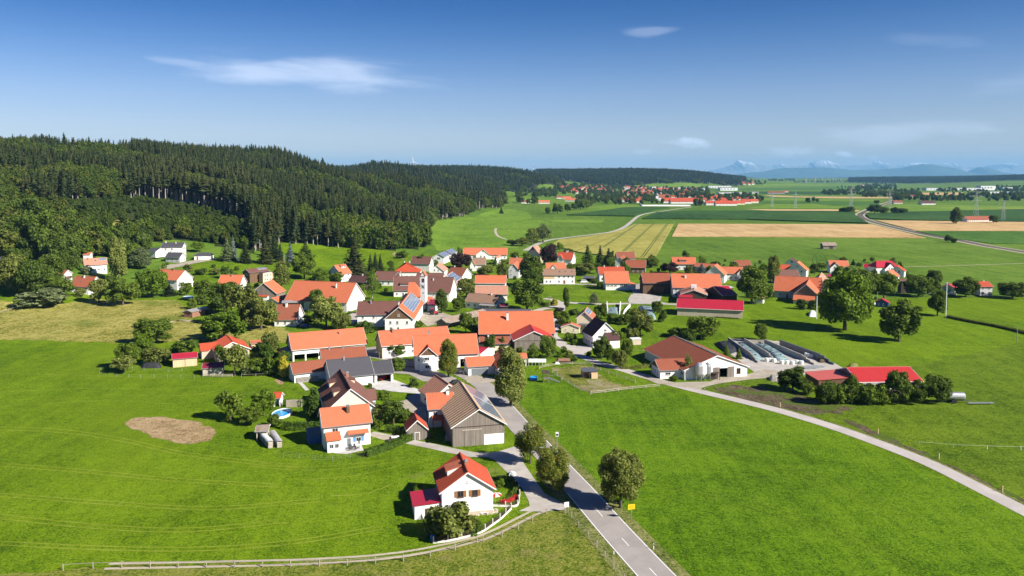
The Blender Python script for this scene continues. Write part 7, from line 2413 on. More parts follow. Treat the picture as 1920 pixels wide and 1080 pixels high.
# ------------------------------------------------------------------ the far distance
def rock(name,low,mid,snow,snow_z,span):
 m,b = mat(name)
 pos = b.n('ShaderNodeNewGeometry').outputs['Position']
 s = b.n('ShaderNodeSeparateXYZ',inp={0: pos})
 n1 = noise(b,pos,0.0006,6.0,0.65)
 n2 = noise(b,pos,0.002,5.0,0.65)
 hgt = b.math('ADD',s.outputs[2],b.math('MULTIPLY',b.math('SUBTRACT',n2,0.5),span * 1.6))
 c = b.mix(b.maprange(n1,.35,.65),low,mid)
 c = b.mix(b.maprange(hgt,snow_z,snow_z + span,0,.85),c,snow)
 finish(b,c,0.95,n1,0.4,60.0)
 return m


ROCK_A = rock('limestone_alps',(.12,.13,.12),(.26,.25,.23),(.70,.70,.72),520,280)
ROCK_B = rock('wooded_foothills',(.030,.050,.022),(.070,.095,.040),(.20,.20,.17),1000,300)


def mountains(name,label,D,prof,depth,material,seed,spur=0.25,nx=900,nv=22):
 rng = np.random.default_rng(seed)
 px = np.linspace(prof[0][0],prof[-1][0],nx)
 py = np.interp(px,[p[0] for p in prof],[p[1] for p in prof])
 jag = np.zeros(nx)
 for o in range(3,8):
  k = np.interp(np.linspace(0,1,nx),np.linspace(0,1,6 * 2 ** o),rng.normal(size=6 * 2 ** o))
  jag += k * 0.72 ** o
 hgt = CAM_H + (HORIZON - py) / FPX * D
 hgt = np.maximum(hgt * (1 + 0.13 * jag * (spur / .25)),5)
 V,F = [],[]
 xs = (px - 960) / FPX * D
 for v in range(nv + 1):
  t = v / nv
  s = 1 - abs(2 * t - 1) ** 1.15
  sp = np.zeros(nx)
  for o in range(2,7):
   k = np.interp(np.linspace(0,1,nx) + 0.015 * t,np.linspace(0,1.02,5 * 2 ** o),rng.normal(size=5 * 2 ** o))
   sp += k * 0.62 ** o
  z = hgt * s * (1 + spur * sp * 4 * t * (1 - t) * (abs(2 * t - 1)) * 3) - 10
  if v in (0,nv):
   z = np.full(nx,-15.0)
  for i in range(nx):
   V.append((xs[i] * (1 + (t - .5) * depth / D * .4),D + (t - 0.5) * depth,z[i]))
 for v in range(nv):
  for i in range(nx - 1):
   F.append((v * nx + i,v * nx + i + 1,(v + 1) * nx + i + 1,(v + 1) * nx + i))
 o = add(name,mesh(name,V,F,material))
 tag(o,label,kind='structure')
 return o


mountains('mountains',None,40000,[(940,327),(985,318),(1003,314),(1020,319),(1060,314),(1085,319),(1108,312),(1125,322),(1180,330),(1235,330),(1250,325),(1300,325),(1330,318),(1365,312),(1383,304),(1400,306),(1412,310),(1440,311),(1480,309),(1510,309),(1545,303),(1570,308),(1600,309),(1642,304),(1680,308),(1720,306),(1750,306),(1790,309),(1830,312),(1870,310),(1893,305),(1920,307),(2000,304),(2100,309),(2250,312),(2400,322)],6000,ROCK_A,21,.3)
mountains('mountains',None,29000,[(1330,334),(1380,326),(1425,321),(1470,315),(1520,313),(1560,316),(1600,319),(1640,318),(1690,313),(1722,307),(1745,308),(1780,314),(1805,320),(1815,323),(1832,313),(1848,314),(1870,322),(1910,326),(2000,322),(2100,326),(2300,334)],5000,ROCK_B,22,.12)
mountains('hills',None,15000,[(1480,333),(1570,331.5),(1660,330),(1760,331),(1790,329),(1840,327),(1880,327.5),(1910,330),(1990,328),(2200,327),(2400,333)],2500,ROCK_B,23,.06,300,12)
mountains('hills',None,11000,[(960,326),(1040,321),(1130,320),(1200,321),(1330,326),(1420,332)],2000,ROCK_B,24,.05,200,12)

# --- distant town
_ft = {}


def far_house(name,label,cat,x,y,rz,l,w,he,hr,roofm,wallm,group,z=None):
 key = (round(l),round(w),round(he,1),round(hr,1),roofm.name,wallm.name)
 if key not in _ft:
  l,w = round(l),round(w)
  V = [(-l / 2,-w / 2,-2),(l / 2,-w / 2,-2),(l / 2,w / 2,-2),(-l / 2,w / 2,-2),(-l / 2,-w / 2,he),(l / 2,-w / 2,he),(l / 2,w / 2,he),(-l / 2,w / 2,he),(-l / 2,0,hr - .2),(l / 2,0,hr - .2)]
  F = [(0,1,5,4),(2,3,7,6),(1,2,6,9,5),(3,0,4,8,7)]
  o = .6; k = (hr - he) / (w / 2)
  R = [(-l / 2 - o,-w / 2 - o,he - k * o),(l / 2 + o,-w / 2 - o,he - k * o),(l / 2 + o,0,hr),(-l / 2 - o,0,hr),(l / 2 + o,w / 2 + o,he - k * o),(-l / 2 - o,w / 2 + o,he - k * o)]
  V += R + [(a,b_,c - .25) for a,b_,c in R]
  F += [(10,11,12,13),(13,12,14,15),(16,17,11,10),(15,14,20,21),(16,10,13,19),(19,13,15,21),(17,18,12,11),(18,20,14,12),(16,19,18,17),(19,21,20,18)]
  mi = [0] * 4 + [1] * 10
  # dark windows as shallow boxes
  mb = MB(); mb.v = V; mb.f = F; mb.m = mi
  n = max(2,int(l / 3.2))
  for i in range(n):
   xx = -l / 2 + l * (i + .5) / n
   for zz in ([1.6,4.2] if he > 4.5 else [1.7]):
    mb.box((xx,-w / 2 - .03,zz),(1.1,.1,1.3),2)
  uv = [[(V[i][0],V[i][1]) for i in f] for f in mb.f]
  uv = [[(mb.v[i][0],mb.v[i][1] * 1.2) for i in f] for f in mb.f]
  _ft[key] = mesh(name,mb.v,mb.f,[wallm,roofm,GLASS],mb.m,uv=uv)
 o = add(name,_ft[key],None,(x,y,tz(x,y) if z is None else z),rz)
 tag(o,label,cat,group)
 return o


fr = random.Random(4)
TOWN = [((330,428,480,456),16,0),((440,440,610,492),26,0),((600,440,770,480),14,0),((830,446,1010,480),20,1),((820,478,1170,508),34,1),((1040,448,1180,475),14,1),((800,538,1015,562),12,1),
  ((1180,458,1470,500),22,0),((1400,520,1560,582),22,1),((1560,528,1810,580),24,1),((1580,398,1820,432),22,0),((1180,505,1400,530),8,0)]
placed = []
for (x0,y0,x1,y1),n,big in TOWN:
 k = 0; tries = 0
 while k < n and tries < 400:
  tries += 1
  u,v = fr.uniform(x0,x1),fr.uniform(y0,y1)
  g = at(*P('C3',(u,v)))
  if any((g[0] - q_[0]) ** 2 + ((g[1] - q_[1]) * .8) ** 2 < 15 ** 2 for q_ in placed):
   continue
  placed.append((g[0],g[1])); k += 1
  l = fr.choice([11,13,15] + ([20,24] if big else [])); w = fr.choice([9,10,12]); he = fr.choice([4.0,5.5]); hr = he + w / 2 * .75
  far_house('town_house','small red roofed house in the distant town','house',g[0],g[1],fr.choice([0,0,.15,-.2,math.pi / 2,1.4]),l,w,he,hr,fr.choice([T_RED,T_RED,T_RUST,T_RED]),fr.choice([W_WHITE,W_WHITE,W_CREAM]),'red roofed houses of the distant town')
for (u,v,l,w,lab) in ((1215,562,60,22,'long red barn roof at the near edge of the distant town'),(1290,566,70,22,'longest red barn roof before the distant town'),(1345,556,30,18,'red gabled barn beside the longest barn of the distant town'),(1600,582,48,14,'low red farm roof in front of the distant town'),(1520,578,44,14,'red farm roof left of the low front farm of the distant town'),(915,560,36,14,'red farm roof left of the town cemetery')):
 g = at(*P('C3',(u,v)))
 far_house('far_barn',lab,'barn',g[0],g[1],0.05,l,w,5,5 + w * .35,T_RED,W_WHITE,'big barns of the distant town')
for (u,v,l,w,lab) in ((410,535,24,12,'red brown farmhouse of the small hillside farm'),(352,530,14,10,'orange house of the small hillside farm'),(448,550,34,10,'white walled stable of the small hillside farm'),(492,548,12,9,'end house of the small hillside farm'),(240,568,26,9,'low orange barn on the slope above the stream trees'),(100,566,20,9,'low farm shed below the wooded slope')):
 g = at(*P('C3',(u,v)))
 far_house('far_house',lab,'house',g[0],g[1],fr.uniform(-.2,.2),l,w,4.2,8.2,fr.choice([T_ORANGE,T_RUST]),W_WHITE,'hillside farm buildings')
for (u,v,l,w,lab) in ((130,482,22,10,'small far barn with red roof under the power lines'),(720,432,46,16,'long red roof among far trees'),(970,568,20,10,'white house beside the far railway'),(1190,575,34,14,'dark far barn in the maize'),(1565,705,40,12,'red roofed field barn at the pylon foot'),(60,492,60,12,'white farm range below the power lines'),(1090,520,20,10,'far cottage beside the railway bend')):
 g = at(*P('C4',(u,v)))
 far_house('far_house',lab,'house',g[0],g[1],fr.uniform(-.2,.2),l,w,4,4 + w * .38,T_RUST if 'dark' not in lab else T_DARK,W_WHITE,'scattered far farms')


def hall(crop,u0,u1,vb,vt,lab,material=None,dep=40):
 """flat factory hall between two picture columns"""
 a,b_ = at(*P(crop,(u0,vb))),at(*P(crop,(u1,vb)))
 y = (a[1] + b_[1]) / 2
 xa,xb = (P(crop,(u0,0))[0] - 960) / FPX * y,(P(crop,(u1,0))[0] - 960) / FPX * y
 h = max(4.0,zray(960,P(crop,(0,vt))[1],y) - a[2])
 h = min(h,26)
 r = empty('factory_hall',((xa + xb) / 2,y + dep / 2,(a[2] + b_[2]) / 2))
 tag(r,lab,'factory','factory halls on the plain')
 m = MB(); m.box((0,0,h / 2 - 1),(xb - xa,dep,h + 2)); m.build('wall',[material or WHITEP],r)
 m = MB(); m.box((0,0,h + .35),(xb - xa + 1,dep + 1,.7)); m.build('roof',[R_GREY],r)
 m = MB()
 for i in range(max(2,int((xb - xa) / 14))):
  m.box((-(xb - xa) / 2 + 7 + 14 * i,-dep / 2 - .1,h * .55),(8,.3,h * .22))
 m.build('window_band',[GLASS],r); r.children[-1]['kind'] = 'stuff'


for row in (('C3',965,1040,460,446,'white factory hall behind the town, left'),('C3',1050,1078,462,440,'white town hall block beside the far church'),('C3',1100,1150,458,446,'small white hall right of the far church'),('C3',1232,1362,458,444,'long white factory hall behind the town'),
   ('C3',1472,1640,455,432,'huge pale factory at the right end of the town'),('C3',1560,1690,470,448,'white front hall before the huge pale factory'),('C3',1550,1730,492,482,'low white hall row right of the town'),('C3',1395,1460,466,452,'white hall between town and huge factory'),('C3',1800,1850,490,480,'little white hall at the far road'),
   ('C4',1185,1275,468,450,'white factory hall on the right plain, first from left'),('C4',1290,1390,470,458,'low hall right of the first plain factory'),('C4',1400,1590,466,450,'long white factory hall on the right plain'),('C4',1592,1702,466,434,'tall grey white factory block on the right plain'),('C4',1640,1890,490,478,'long low factory hall at the right plain edge'),('C4',1760,1830,462,445,'small white block right of the tall factory')):
 hall(*row)

g = at(*P('C3',(1087,545)))
r = empty('church',(g[0],g[1],g[2])); tag(r,'white church with onion topped tower in the distant town','church')
hT = zray(960,P('C3',(0,500))[1],g[1]) - g[2]
m = MB(); m.box((0,0,hT * .38),(7,7,hT * .78)); m.build('tower',[W_WHITE],r)
m = MB(); m.lathe([(4.2,0),(4.6,2),(2.4,4),(2.8,5.5),(.6,8),(.1,12)],10,(0,0,hT * .77)); m.build('tower_cap',[LEAD],r)
far = far_house('church_nave_tmp','x','x',g[0] + 20,g[1] + 4,0.0,30,14,9,17,T_RUST,W_WHITE,None); far.parent = r; far.location = (20,4,0); far.name = 'nave'
for k_ in ('label','category','group'):
 if k_ in far: del far[k_]
# cemetery wall
L = world_line('C3',[(962,575),(975,586),(1150,586),(1338,586)])
r = empty('cemetery_wall',(L[0][0],L[0][1],0)); tag(r,'long white cemetery wall before the distant town','wall')
m = MB()
for a,b_ in zip(L[:-1],L[1:]):
 c = (a + b_) / 2 - L[0]; d = b_ - a
 m.box((c[0],c[1],1.4),(np.linalg.norm(d),.8,3.2),0,math.atan2(d[1],d[0]))
m.build('wall_run',[W_WHITE],r)


# --- masts and pylons
def lattice(name,lab,crop,u,vb,vt,arms=3,aw=.28,group='power line pylons',bw=.15,thick=1.0):
 g = at(*P(crop,(u,vb)))
 h = zray(*P(crop,(u,vt)),g[1]) - g[2]
 h = min(max(h,12),75)
 r = empty(name,(g[0],g[1],g[2]),TR.uniform(-.3,.3)); tag(r,lab,'pylon',group)
 t = max(.09,g[1] * 0.00011) * thick
 m = MB(); n = 7
 W0 = h * bw
 wz = lambda f: (W0 * (1 - f) + .05 * h * 0.4 * f) / 2
 for sx in (-1,1):
  for sy in (-1,1):
   m.bar((sx * wz(0),sy * wz(0),-1),(sx * wz(.62),sy * wz(.62),h * .62),t)
   m.bar((sx * wz(.62),sy * wz(.62),h * .62),(sx * wz(1),sy * wz(1),h),t)
 for i in range(n):
  f0,f1 = i / n,(i + 1) / n
  for s_ in (-1,1):
   m.bar((-wz(f0),s_ * wz(f0),h * f0),(wz(f1),s_ * wz(f1),h * f1),t * .7)
   m.bar((wz(f0),s_ * wz(f0),h * f0),(-wz(f1),s_ * wz(f1),h * f1),t * .7)
   m.bar((s_ * wz(f0),-wz(f0),h * f0),(s_ * wz(f1),wz(f1),h * f1),t * .7)
 m.build('tower_frame',[PYLON],r)
 for k_ in range(arms):
  zz = h * (.66 + .15 * k_); L_ = h * aw * (1 - .22 * abs(k_ - (1 if arms > 2 else 0)))
  a = MB()
  for s_ in (-1,1):
   a.bar((0,-t,zz),(s_ * L_,0,zz),t); a.bar((0,t,zz + h * .04),(s_ * L_,0,zz),t * .8)
  a.build('cross_arm',[PYLON],r)
 return r


for row in (('C4',1557,692,470,3,.26,'largest lattice pylon, standing at the red field barn'),('C4',1763,702,540,3,.24,'lattice pylon at the right picture side'),('C4',622,604,445,3,.2,'lattice pylon beside the railway bend'),('C4',910,604,470,3,.2,'lattice pylon behind the dark tree pair'),('C4',30,592,480,2,.2,'lattice pylon at the left end of the power line'),('C4',205,604,475,2,.2,'lattice pylon second from the left in the line')):
 lattice('pylon',row[6],row[0],row[1],row[2],row[3],row[4],row[5])
for u,vb,vt in ((285,420,365),(352,408,352),(405,405,362),(450,405,358),(488,405,370),(510,405,372),(545,405,375)):
 lattice('pylon','tiny far pylon on the horizon','C4',u,vb,vt,2,.22,'tiny far pylons on the horizon',.16,1.2)
# conductors between the near pylons
# wind turbine and radio mast on the skyline
gT = atY(775,2420)
hT = zray(775,P('C2',(0,235))[1] + 4,2420) - gT[2]
r = empty('wind_turbine',tuple(gT)); tag(r,'white wind turbine rising behind the wooded ridge','wind turbine')
m = MB(); m.bar((0,0,0),(0,0,hT),1.8,0,8,.9); m.build('tower',[WHITEP],r)
m = MB(); m.box((0,-1,hT),(1.8,4.5,1.8)); m.build('nacelle',[WHITEP],r)
for k_ in range(3):
 a = math.radians(95 + 120 * k_)
 m = MB(); m.bar((0,-3.6,hT),(math.cos(a) * 17,-3.6,hT + math.sin(a) * 17),.9,0,5,.25); m.build('blade',[WHITEP],r)
gT = atY(1000,4300)
hT = zray(1000,306,4300) - gT[2]
r = empty('radio_mast',tuple(gT)); tag(r,'red and white radio mast on the far wooded ridge','mast')
for k_ in range(6):
 m = MB(); m.bar((0,0,hT * k_ / 6),(0,0,hT * (k_ + 1) / 6),2.2 - .25 * k_,0,6); m.build('mast_section',[WHITEP if k_ % 2 else REDP],r)

# --- trees of the town and the hedgerows of the plain, too small to pick apart
tx,ty,th = [],[],[]
for crop,(x0,y0,x1,y1),n in (('C3',(320,430,620,500),110),('C3',(600,440,830,520),120),('C3',(830,445,1180,510),100),('C3',(1180,455,1480,530),170),('C3',(480,500,820,575),90),('C3',(820,515,1180,572),60),('C3',(1360,530,1420,590),14),('C3',(1400,505,1880,560),90),('C3',(30,470,330,520),80),('C3',(480,545,600,600),20),
         ('C3',(1560,400,1900,425),60),('C4',(520,440,760,505),60),('C4',(700,420,960,470),120),('C4',(715,490,960,520),60),('C4',(940,470,1160,545),90),('C4',(400,480,600,505),40),('C4',(1150,530,1540,550),46),('C4',(1640,500,1920,550),70),('C4',(1280,465,1480,480),30),('C4',(1200,500,1500,516),14),('C4',(0,385,200,400),60),('C4',(200,400,640,412),70),('C4',(1480,470,1640,520),30),('C4',(1700,440,1920,480),70),('C4',(240,545,390,560),6)):
 k = 0
 while k < n:
  u,v = fr.uniform(x0,x1),fr.uniform(y0,y1)
  k += 1
  g = at(*P(crop,(u,v)))
  if any(abs(g[0] - q_[0]) < 9 and -12 < g[1] - q_[1] < 7 for q_ in placed):
   continue
  tx.append(g[0]); ty.append(g[1]); th.append(fr.uniform(8,17))
tx,ty,th = map(np.array,(tx,ty,th))
wood('town_trees',tx,ty,terrain(tx,ty) - .2,th,th * .8,np.random.default_rng(2).integers(5,9,len(tx)),STOCK,'trees and hedgerows around the distant town and plain','trees')

# --- haze: one even body of air over the whole land
hm = bpy.data.materials.new('haze_air'); hm.use_nodes = True
t_ = hm.node_tree
for n in list(t_.nodes):
 t_.nodes.remove(n)
pv = t_.nodes.new('ShaderNodeVolumePrincipled')
pv.inputs['Color'].default_value = (.26,.62,1.0,1)
pv.inputs['Density'].default_value = 3.4e-5
pv.inputs['Anisotropy'].default_value = 0.0
pv.inputs['Density Attribute'].default_value = ''
ov_ = t_.nodes.new('ShaderNodeOutputMaterial')
t_.links.new(pv.outputs[0],ov_.inputs['Volume'])
try:
 hm.cycles.homogeneous_volume = True
except Exception:
 pass
zmax = 960.0
m = MB(); m.box((0,23200,zmax / 2 - 10),(150000,47600,zmax + 20))
hz = m.build('haze',[hm])
tag(hz,kind='stuff')
hz['label'] = 'thin blue summer haze over the land'
hz['category'] = 'haze'
# ------------------------------------------------------------------ fences, hedges, yard things
def gpt(crop,xy):
 return at(*P(crop,xy))


def hedge(name,label,crop,pts,w,h,leafm=None,group='clipped hedges',n=None,step=0):
 """clipped hedge along a line: one body of leaf clumps over a dark core"""
 L = world_line(crop,pts)
 S = smooth_line(L,1.0)
 o0 = np.array([S[0][0],S[0][1],tz(S[0][0],S[0][1])])
 rng = np.random.default_rng(len(S) + int(w * 10))
 d = np.gradient(S,axis=0); d /= np.linalg.norm(d,axis=1)[:,None] + 1e-9
 nn = np.stack([-d[:,1],d[:,0]],-1)
 ln = np.linalg.norm(np.diff(S,axis=0),axis=1).sum()
 k = n or int(min(9000,ln * (w + 2 * h) * 26))
 i = rng.integers(0,len(S),k)
 f = rng.random(k)
 per = w + 2 * h
 t = rng.random(k) * per
 off = np.where(t < h,-w / 2,np.where(t < h + w,t - h - w / 2,w / 2))
 zz = np.where(t < h,t,np.where(t < h + w,h,per - t))
 nrm = np.where((t < h)[:,None],np.column_stack([-nn[i],np.zeros(k)]),np.where((t < h + w)[:,None],np.array([0,0,1.0]),np.column_stack([nn[i],np.zeros(k)])))
 p2 = S[i] + d[i] * (f - .5)[:,None] + nn[i] * off[:,None]
 z = terrain(S[i][:,0],S[i][:,1]) + zz
 p = np.column_stack([p2,z]) - o0 + rng.normal(size=(k,3)) * .07
 nr = nrm * .8 + unit(k,rng) * .7; nr /= np.linalg.norm(nr,axis=1)[:,None]
 Q = cards(p,nr,.34 * rng.uniform(.6,1.3,k),rng)
 core = []
 zt = terrain(S[:,0],S[:,1])
 for a in range(len(S) - 1):
  q = []
  for b_ in (a,a + 1):
   for (oo,z_) in ((-w / 2 + .12,0),(-w / 2 + .12,h - .12),(w / 2 - .12,h - .12),(w / 2 - .12,0)):
    q.append(np.append(S[b_] + nn[b_] * oo,zt[b_] + z_) - o0)
  core += [[q[0],q[1],q[5],q[4]],[q[1],q[2],q[6],q[5]],[q[2],q[3],q[7],q[6]]]
 Q = np.concatenate([Q,np.array(core)])
 r = empty(name,tuple(o0)); tag(r,label,'hedge',group)
 add('foliage',quads_mesh(name,Q,[leafm or L_HEDGE]),r)
 return r


def fence(label,crop,pts,gap=3.0,h=1.1,rails=(0.5,0.95),post=0.07,rail=0.035,material=None,railm=None,group='fences',name='fence',wire=False):
 """posts and rails, each its own part"""
 L = smooth_line(world_line(crop,pts),.5)
 acc = np.concatenate([[0],np.cumsum(np.linalg.norm(np.diff(L,axis=0),axis=1))])
 n = max(2,int(acc[-1] / gap) + 1)
 at_ = np.linspace(0,acc[-1],n)
 X_ = np.interp(at_,acc,L[:,0]); Y_ = np.interp(at_,acc,L[:,1]); Z_ = terrain(X_,Y_)
 r = empty(name,(X_[0],Y_[0],Z_[0])); tag(r,label,'fence',group)
 pm = box_mesh('post',(post * 2,post * 2,h + .3),material or POSTW,(0,0,(h + .3) / 2 - .3))
 fr2 = random.Random(n)
 for i in range(n):
  o = add('post',pm,r,(X_[i] - X_[0],Y_[i] - Y_[0],Z_[i] - Z_[0]),fr2.uniform(0,1))
  o.rotation_euler = (fr2.uniform(-.06,.06),fr2.uniform(-.06,.06),fr2.uniform(0,1)); o.scale = (1,1,fr2.uniform(.9,1.1))
 for z in rails:
  for i in range(n - 1):
   a = Vector((X_[i] - X_[0],Y_[i] - Y_[0],Z_[i] - Z_[0] + z)); b_ = Vector((X_[i + 1] - X_[0],Y_[i + 1] - Y_[0],Z_[i + 1] - Z_[0] + z))
   d = b_ - a
   o = add('wire' if wire else 'rail',box_mesh('wire' if wire else 'rail',(1.0,rail,rail * (1 if wire else 2.4)),railm or material or POSTW),r,(a + b_) / 2)
   o.scale = (d.length,1,1)
   o.rotation_euler = (0,-math.asin(d.z / d.length),math.atan2(d.y,d.x))
 return r


def prop(name,label,cat,crop,xy,rz=0.0,group=None,dz=0.0):
 g = gpt(crop,xy)
 return tag(empty(name,(g[0],g[1],g[2] + dz),rz),label,cat,group)


hedge('hedge','long clipped hedge below the bright orange house, along the meadow','S1',[(45,885),(200,835),(350,775),(480,720)],1.3,1.7)
hedge('hedge','clipped hedge between side lane and small board shed','S1',[(245,640),(340,648),(440,662)],1.4,1.6)
hedge('hedge','clipped hedge between pool garden and bright orange house','R8',[(700,610),(880,618),(1040,615)],1.3,1.9)
hedge('hedge','flowering low border in front of the pool garden hedge','R8',[(740,622),(850,628),(940,622)],.9,.8,L_BRIGHT)
hedge('hedge','dark hedge piece left of the gabion wall','R4',[(178,975),(220,972)],1.0,2.0,L_THUJA)
hedge('hedge','dark hedge piece right of the gabion wall','R4',[(335,975),(378,972)],1.0,2.0,L_THUJA)
hedge('hedge','rough hedge bank running right across the east meadow','R2',[(955,838),(1100,870),(1250,900),(1420,930),(1560,960),(1728,1000),(1900,1040)],1.8,1.1,L_OLIVE)
hedge('hedge','small hedge in the round front garden of the nearest house','S2',[(1120,640),(1180,590),(1210,530),(1190,470),(1150,420)],.8,.8,L_HEDGE)
hedge('flower_bed','red flower bed in the corner of the front garden','S2',[(1090,660),(1150,640),(1200,615)],1.0,.6,L_ROSE)
hedge('flower_bed','pale flower border along the plinth of the nearest house','S2',[(860,770),(940,765),(1010,748)],.9,.4,L_PINKF)
hedge('flower_bed','mixed flower bank before the cattle barn pasture','R6',[(680,700),(760,700),(850,692),(920,680)],2.0,.8,L_OLIVE)
hedge('hedge','hedge in front of the large white hill house','C5',[(1560,185),(1650,190),(1700,195)],1.2,1.4,L_HEDGE)
hedge('hedge','dark hedge beside the street pole on the village green','C8',[(290,705),(340,712),(400,708)],1.4,1.6,L_DARK)
hedge('hedge','weedy strip along the wall foot of the beige machine shed','R1',[(330,830),(450,838),(560,846)],.7,.5,L_OLIVE)

# curved garden wall with pickets at the nearest house
def picket_wall(label,crop,pts,wallh=.35,h=1.15,closed_end=False):
 L = smooth_line(world_line(crop,pts),.5)
 o0 = np.array([L[0][0],L[0][1],tz(*L[0])])
 r = empty('garden_fence',tuple(o0)); tag(r,label,'fence','garden fences of the nearest house')
 m = MB()
 for a,b_ in zip(L[:-1],L[1:]):
  c = (a + b_) / 2; d = b_ - a
  m.box((c[0] - o0[0],c[1] - o0[1],wallh / 2 - .1),(np.linalg.norm(d) + .04,.22,wallh + .2),0,math.atan2(d[1],d[0]))
 m.build('base_wall',[W_OLD],r)
 acc = np.concatenate([[0],np.cumsum(np.linalg.norm(np.diff(L,axis=0),axis=1))])
 n = int(acc[-1] / 2.6) + 1
 for t in np.linspace(0,acc[-1],n):
  x,y = np.interp(t,acc,L[:,0]),np.interp(t,acc,L[:,1])
  add('pillar',box_mesh('pillar',(.2,.2,h + .15),W_OLD,(0,0,(h + .15) / 2)),r,(x - o0[0],y - o0[1],0))
 pick = box_mesh('picket',(.10,.03,h - wallh),WOOD_DARK,(0,0,wallh + (h - wallh) / 2 + .03))
 ts = np.arange(.2,acc[-1],.22)
 for t in ts[:300]:
  x,y = np.interp(t,acc,L[:,0]),np.interp(t,acc,L[:,1])
  x2,y2 = np.interp(t + .1,acc,L[:,0]),np.interp(t + .1,acc,L[:,1])
  add('picket',pick,r,(x - o0[0],y - o0[1],0),math.atan2(y2 - y,x2 - x))
 return r


picket_wall('curved white garden wall with dark pickets below the big silvery shrub','S2',[(388,1060),(520,1045),(660,1015),(780,985),(885,945),(965,890),(1050,830),(1110,775),(1165,720)])
picket_wall('curved white garden wall round the front lawn corner','S2',[(975,690),(1100,695),(1220,690),(1245,610),(1248,535),(1210,480),(1180,430)],.4,1.0)
fence('thin wire fence with grey posts round the meadow garden','R8',[(700,890),(835,905),(945,922),(1035,930),(1120,935),(1215,930),(1355,905),(1480,890),(1555,885)],4.0,1.3,(.4,.8,1.2),.04,.015,STEEL,STEEL,wire=True)
fence('dark wooden garden fence left of the nearest house','S2',[(175,560),(195,660),(235,760),(275,830),(340,990),(385,1055)],2.4,1.1,(.3,.6,.9),.06,.05,WOOD_DARK)
fence('weathered rail fence along the bottom of the meadow','S4',[(300,530),(365,525),(450,522),(540,520),(635,518),(820,516),(1000,516),(1205,514),(1400,513),(1590,508),(1710,502),(1815,495),(1920,485),(2000,472),(2080,455),(2170,432),(2260,400)],4.6,1.2,(1.05,),.075,.03,POSTW)
fence('post fence along the rough pasture corner beside the track','S2',[(885,1045),(1018,1040),(1118,960),(1220,930),(1290,885),(1380,840),(1465,795),(1555,750),(1640,745),(1710,765)],4.4,1.25,(.55,1.05),.08,.015,POSTW,STEEL,wire=True)
fence('post row between road verge and rough pasture','S3',[(475,690),(510,735),(550,785),(600,830),(680,930),(725,985),(765,1040),(830,1110)],3.6,1.2,(.5,1.0),.07,.015,POSTW,STEEL,wire=True)
fence('pale rail fence around the horse paddock','R6',[(-20,740),(60,800),(190,880),(335,955),(500,945),(680,920),(870,900),(1050,882)],4.5,1.15,(.45,.95),.07,.05,PLANK)
fence('rail fence along the lane side of the horse paddock','R5',[(1340,600),(1460,570),(1600,560),(1780,552),(1920,600),(2080,660),(2300,735)],4.5,1.1,(.5,.95),.06,.04,PLANK)
fence('slender wire fence round the small orchard tree','R3',[(985,690),(800,690),(610,690),(510,690),(410,688),(300,680),(220,678),(125,672),(40,655),(60,610),(130,595),(200,600),(460,615),(670,625),(860,620)],4.2,1.2,(.4,.8,1.15),.045,.012,STEEL,STEEL,wire=True)
fence('white plank fence in front of the wine red roofed shed','R3',[(1070,672),(1220,676),(1365,674)],2.6,1.0,(.25,.55,.85),.06,.05,PLANK)
fence('short post row at the edge of the bungalow garden','R3',[(1455,680),(1650,672),(1760,668),(1880,664)],4.0,1.1,(.9,),.06,.03,POSTW)
fence('thin white electric fence across the right pasture','S5',[(1310,232),(1445,245),(1560,250),(1700,256),(1920,262),(2100,268)],7.0,1.0,(.9,),.03,.012,WHITEP)
fence('small wooden fence above the dry pasture','C5',[(0,785),(60,775),(150,745),(250,725)],4.0,1.2,(.6,1.0),.08,.04,POSTW)
fence('garden fence below the scarlet barn trees','R5',[(1340,480),(1450,475),(1580,478),(1650,468)],2.5,1.0,(.3,.6,.9),.05,.03,WOOD_GREY)
fence('pasture fence beside the cattle barn entrance','R6',[(1500,925),(1560,920),(1640,880),(1740,850),(1830,840)],4.5,1.1,(.9,),.06,.02,POSTW,STEEL,wire=True)

# field marker posts along the lane
for i,xy in enumerate(((1490,915),(1830,1090))):
 pass
lane_posts = [(505,10),(1073,165),(1427,312),(1795,505),(520,60),(240,-30)]
for i,xy in enumerate(lane_posts[:4]):
 r = prop('marker_post',['yellow wooden post beside the lane at the muddy patch','yellow wooden post halfway along the lane','yellow wooden post before the right lane bend','yellow wooden post beside the lane near the picture edge'][i],'post','S5',xy)
 add('post',box_mesh('marker',(.16,.16,1.5),WOOD_PALE,(0,0,.6)),r)
for i,xy in enumerate(((1028,900),(760,935))):
 r = prop('delineator_post',['white delineator post on the right road verge','white delineator post on the left road verge'][i],'post','S3',xy)
 m = MB(); m.box((0,0,.5),(.14,.1,1.1),0); m.build('post',[WHITEP],r)
 m = MB(); m.box((0,0,.82),(.148,.108,.22),0); m.build('black_band',[BLACKP],r)
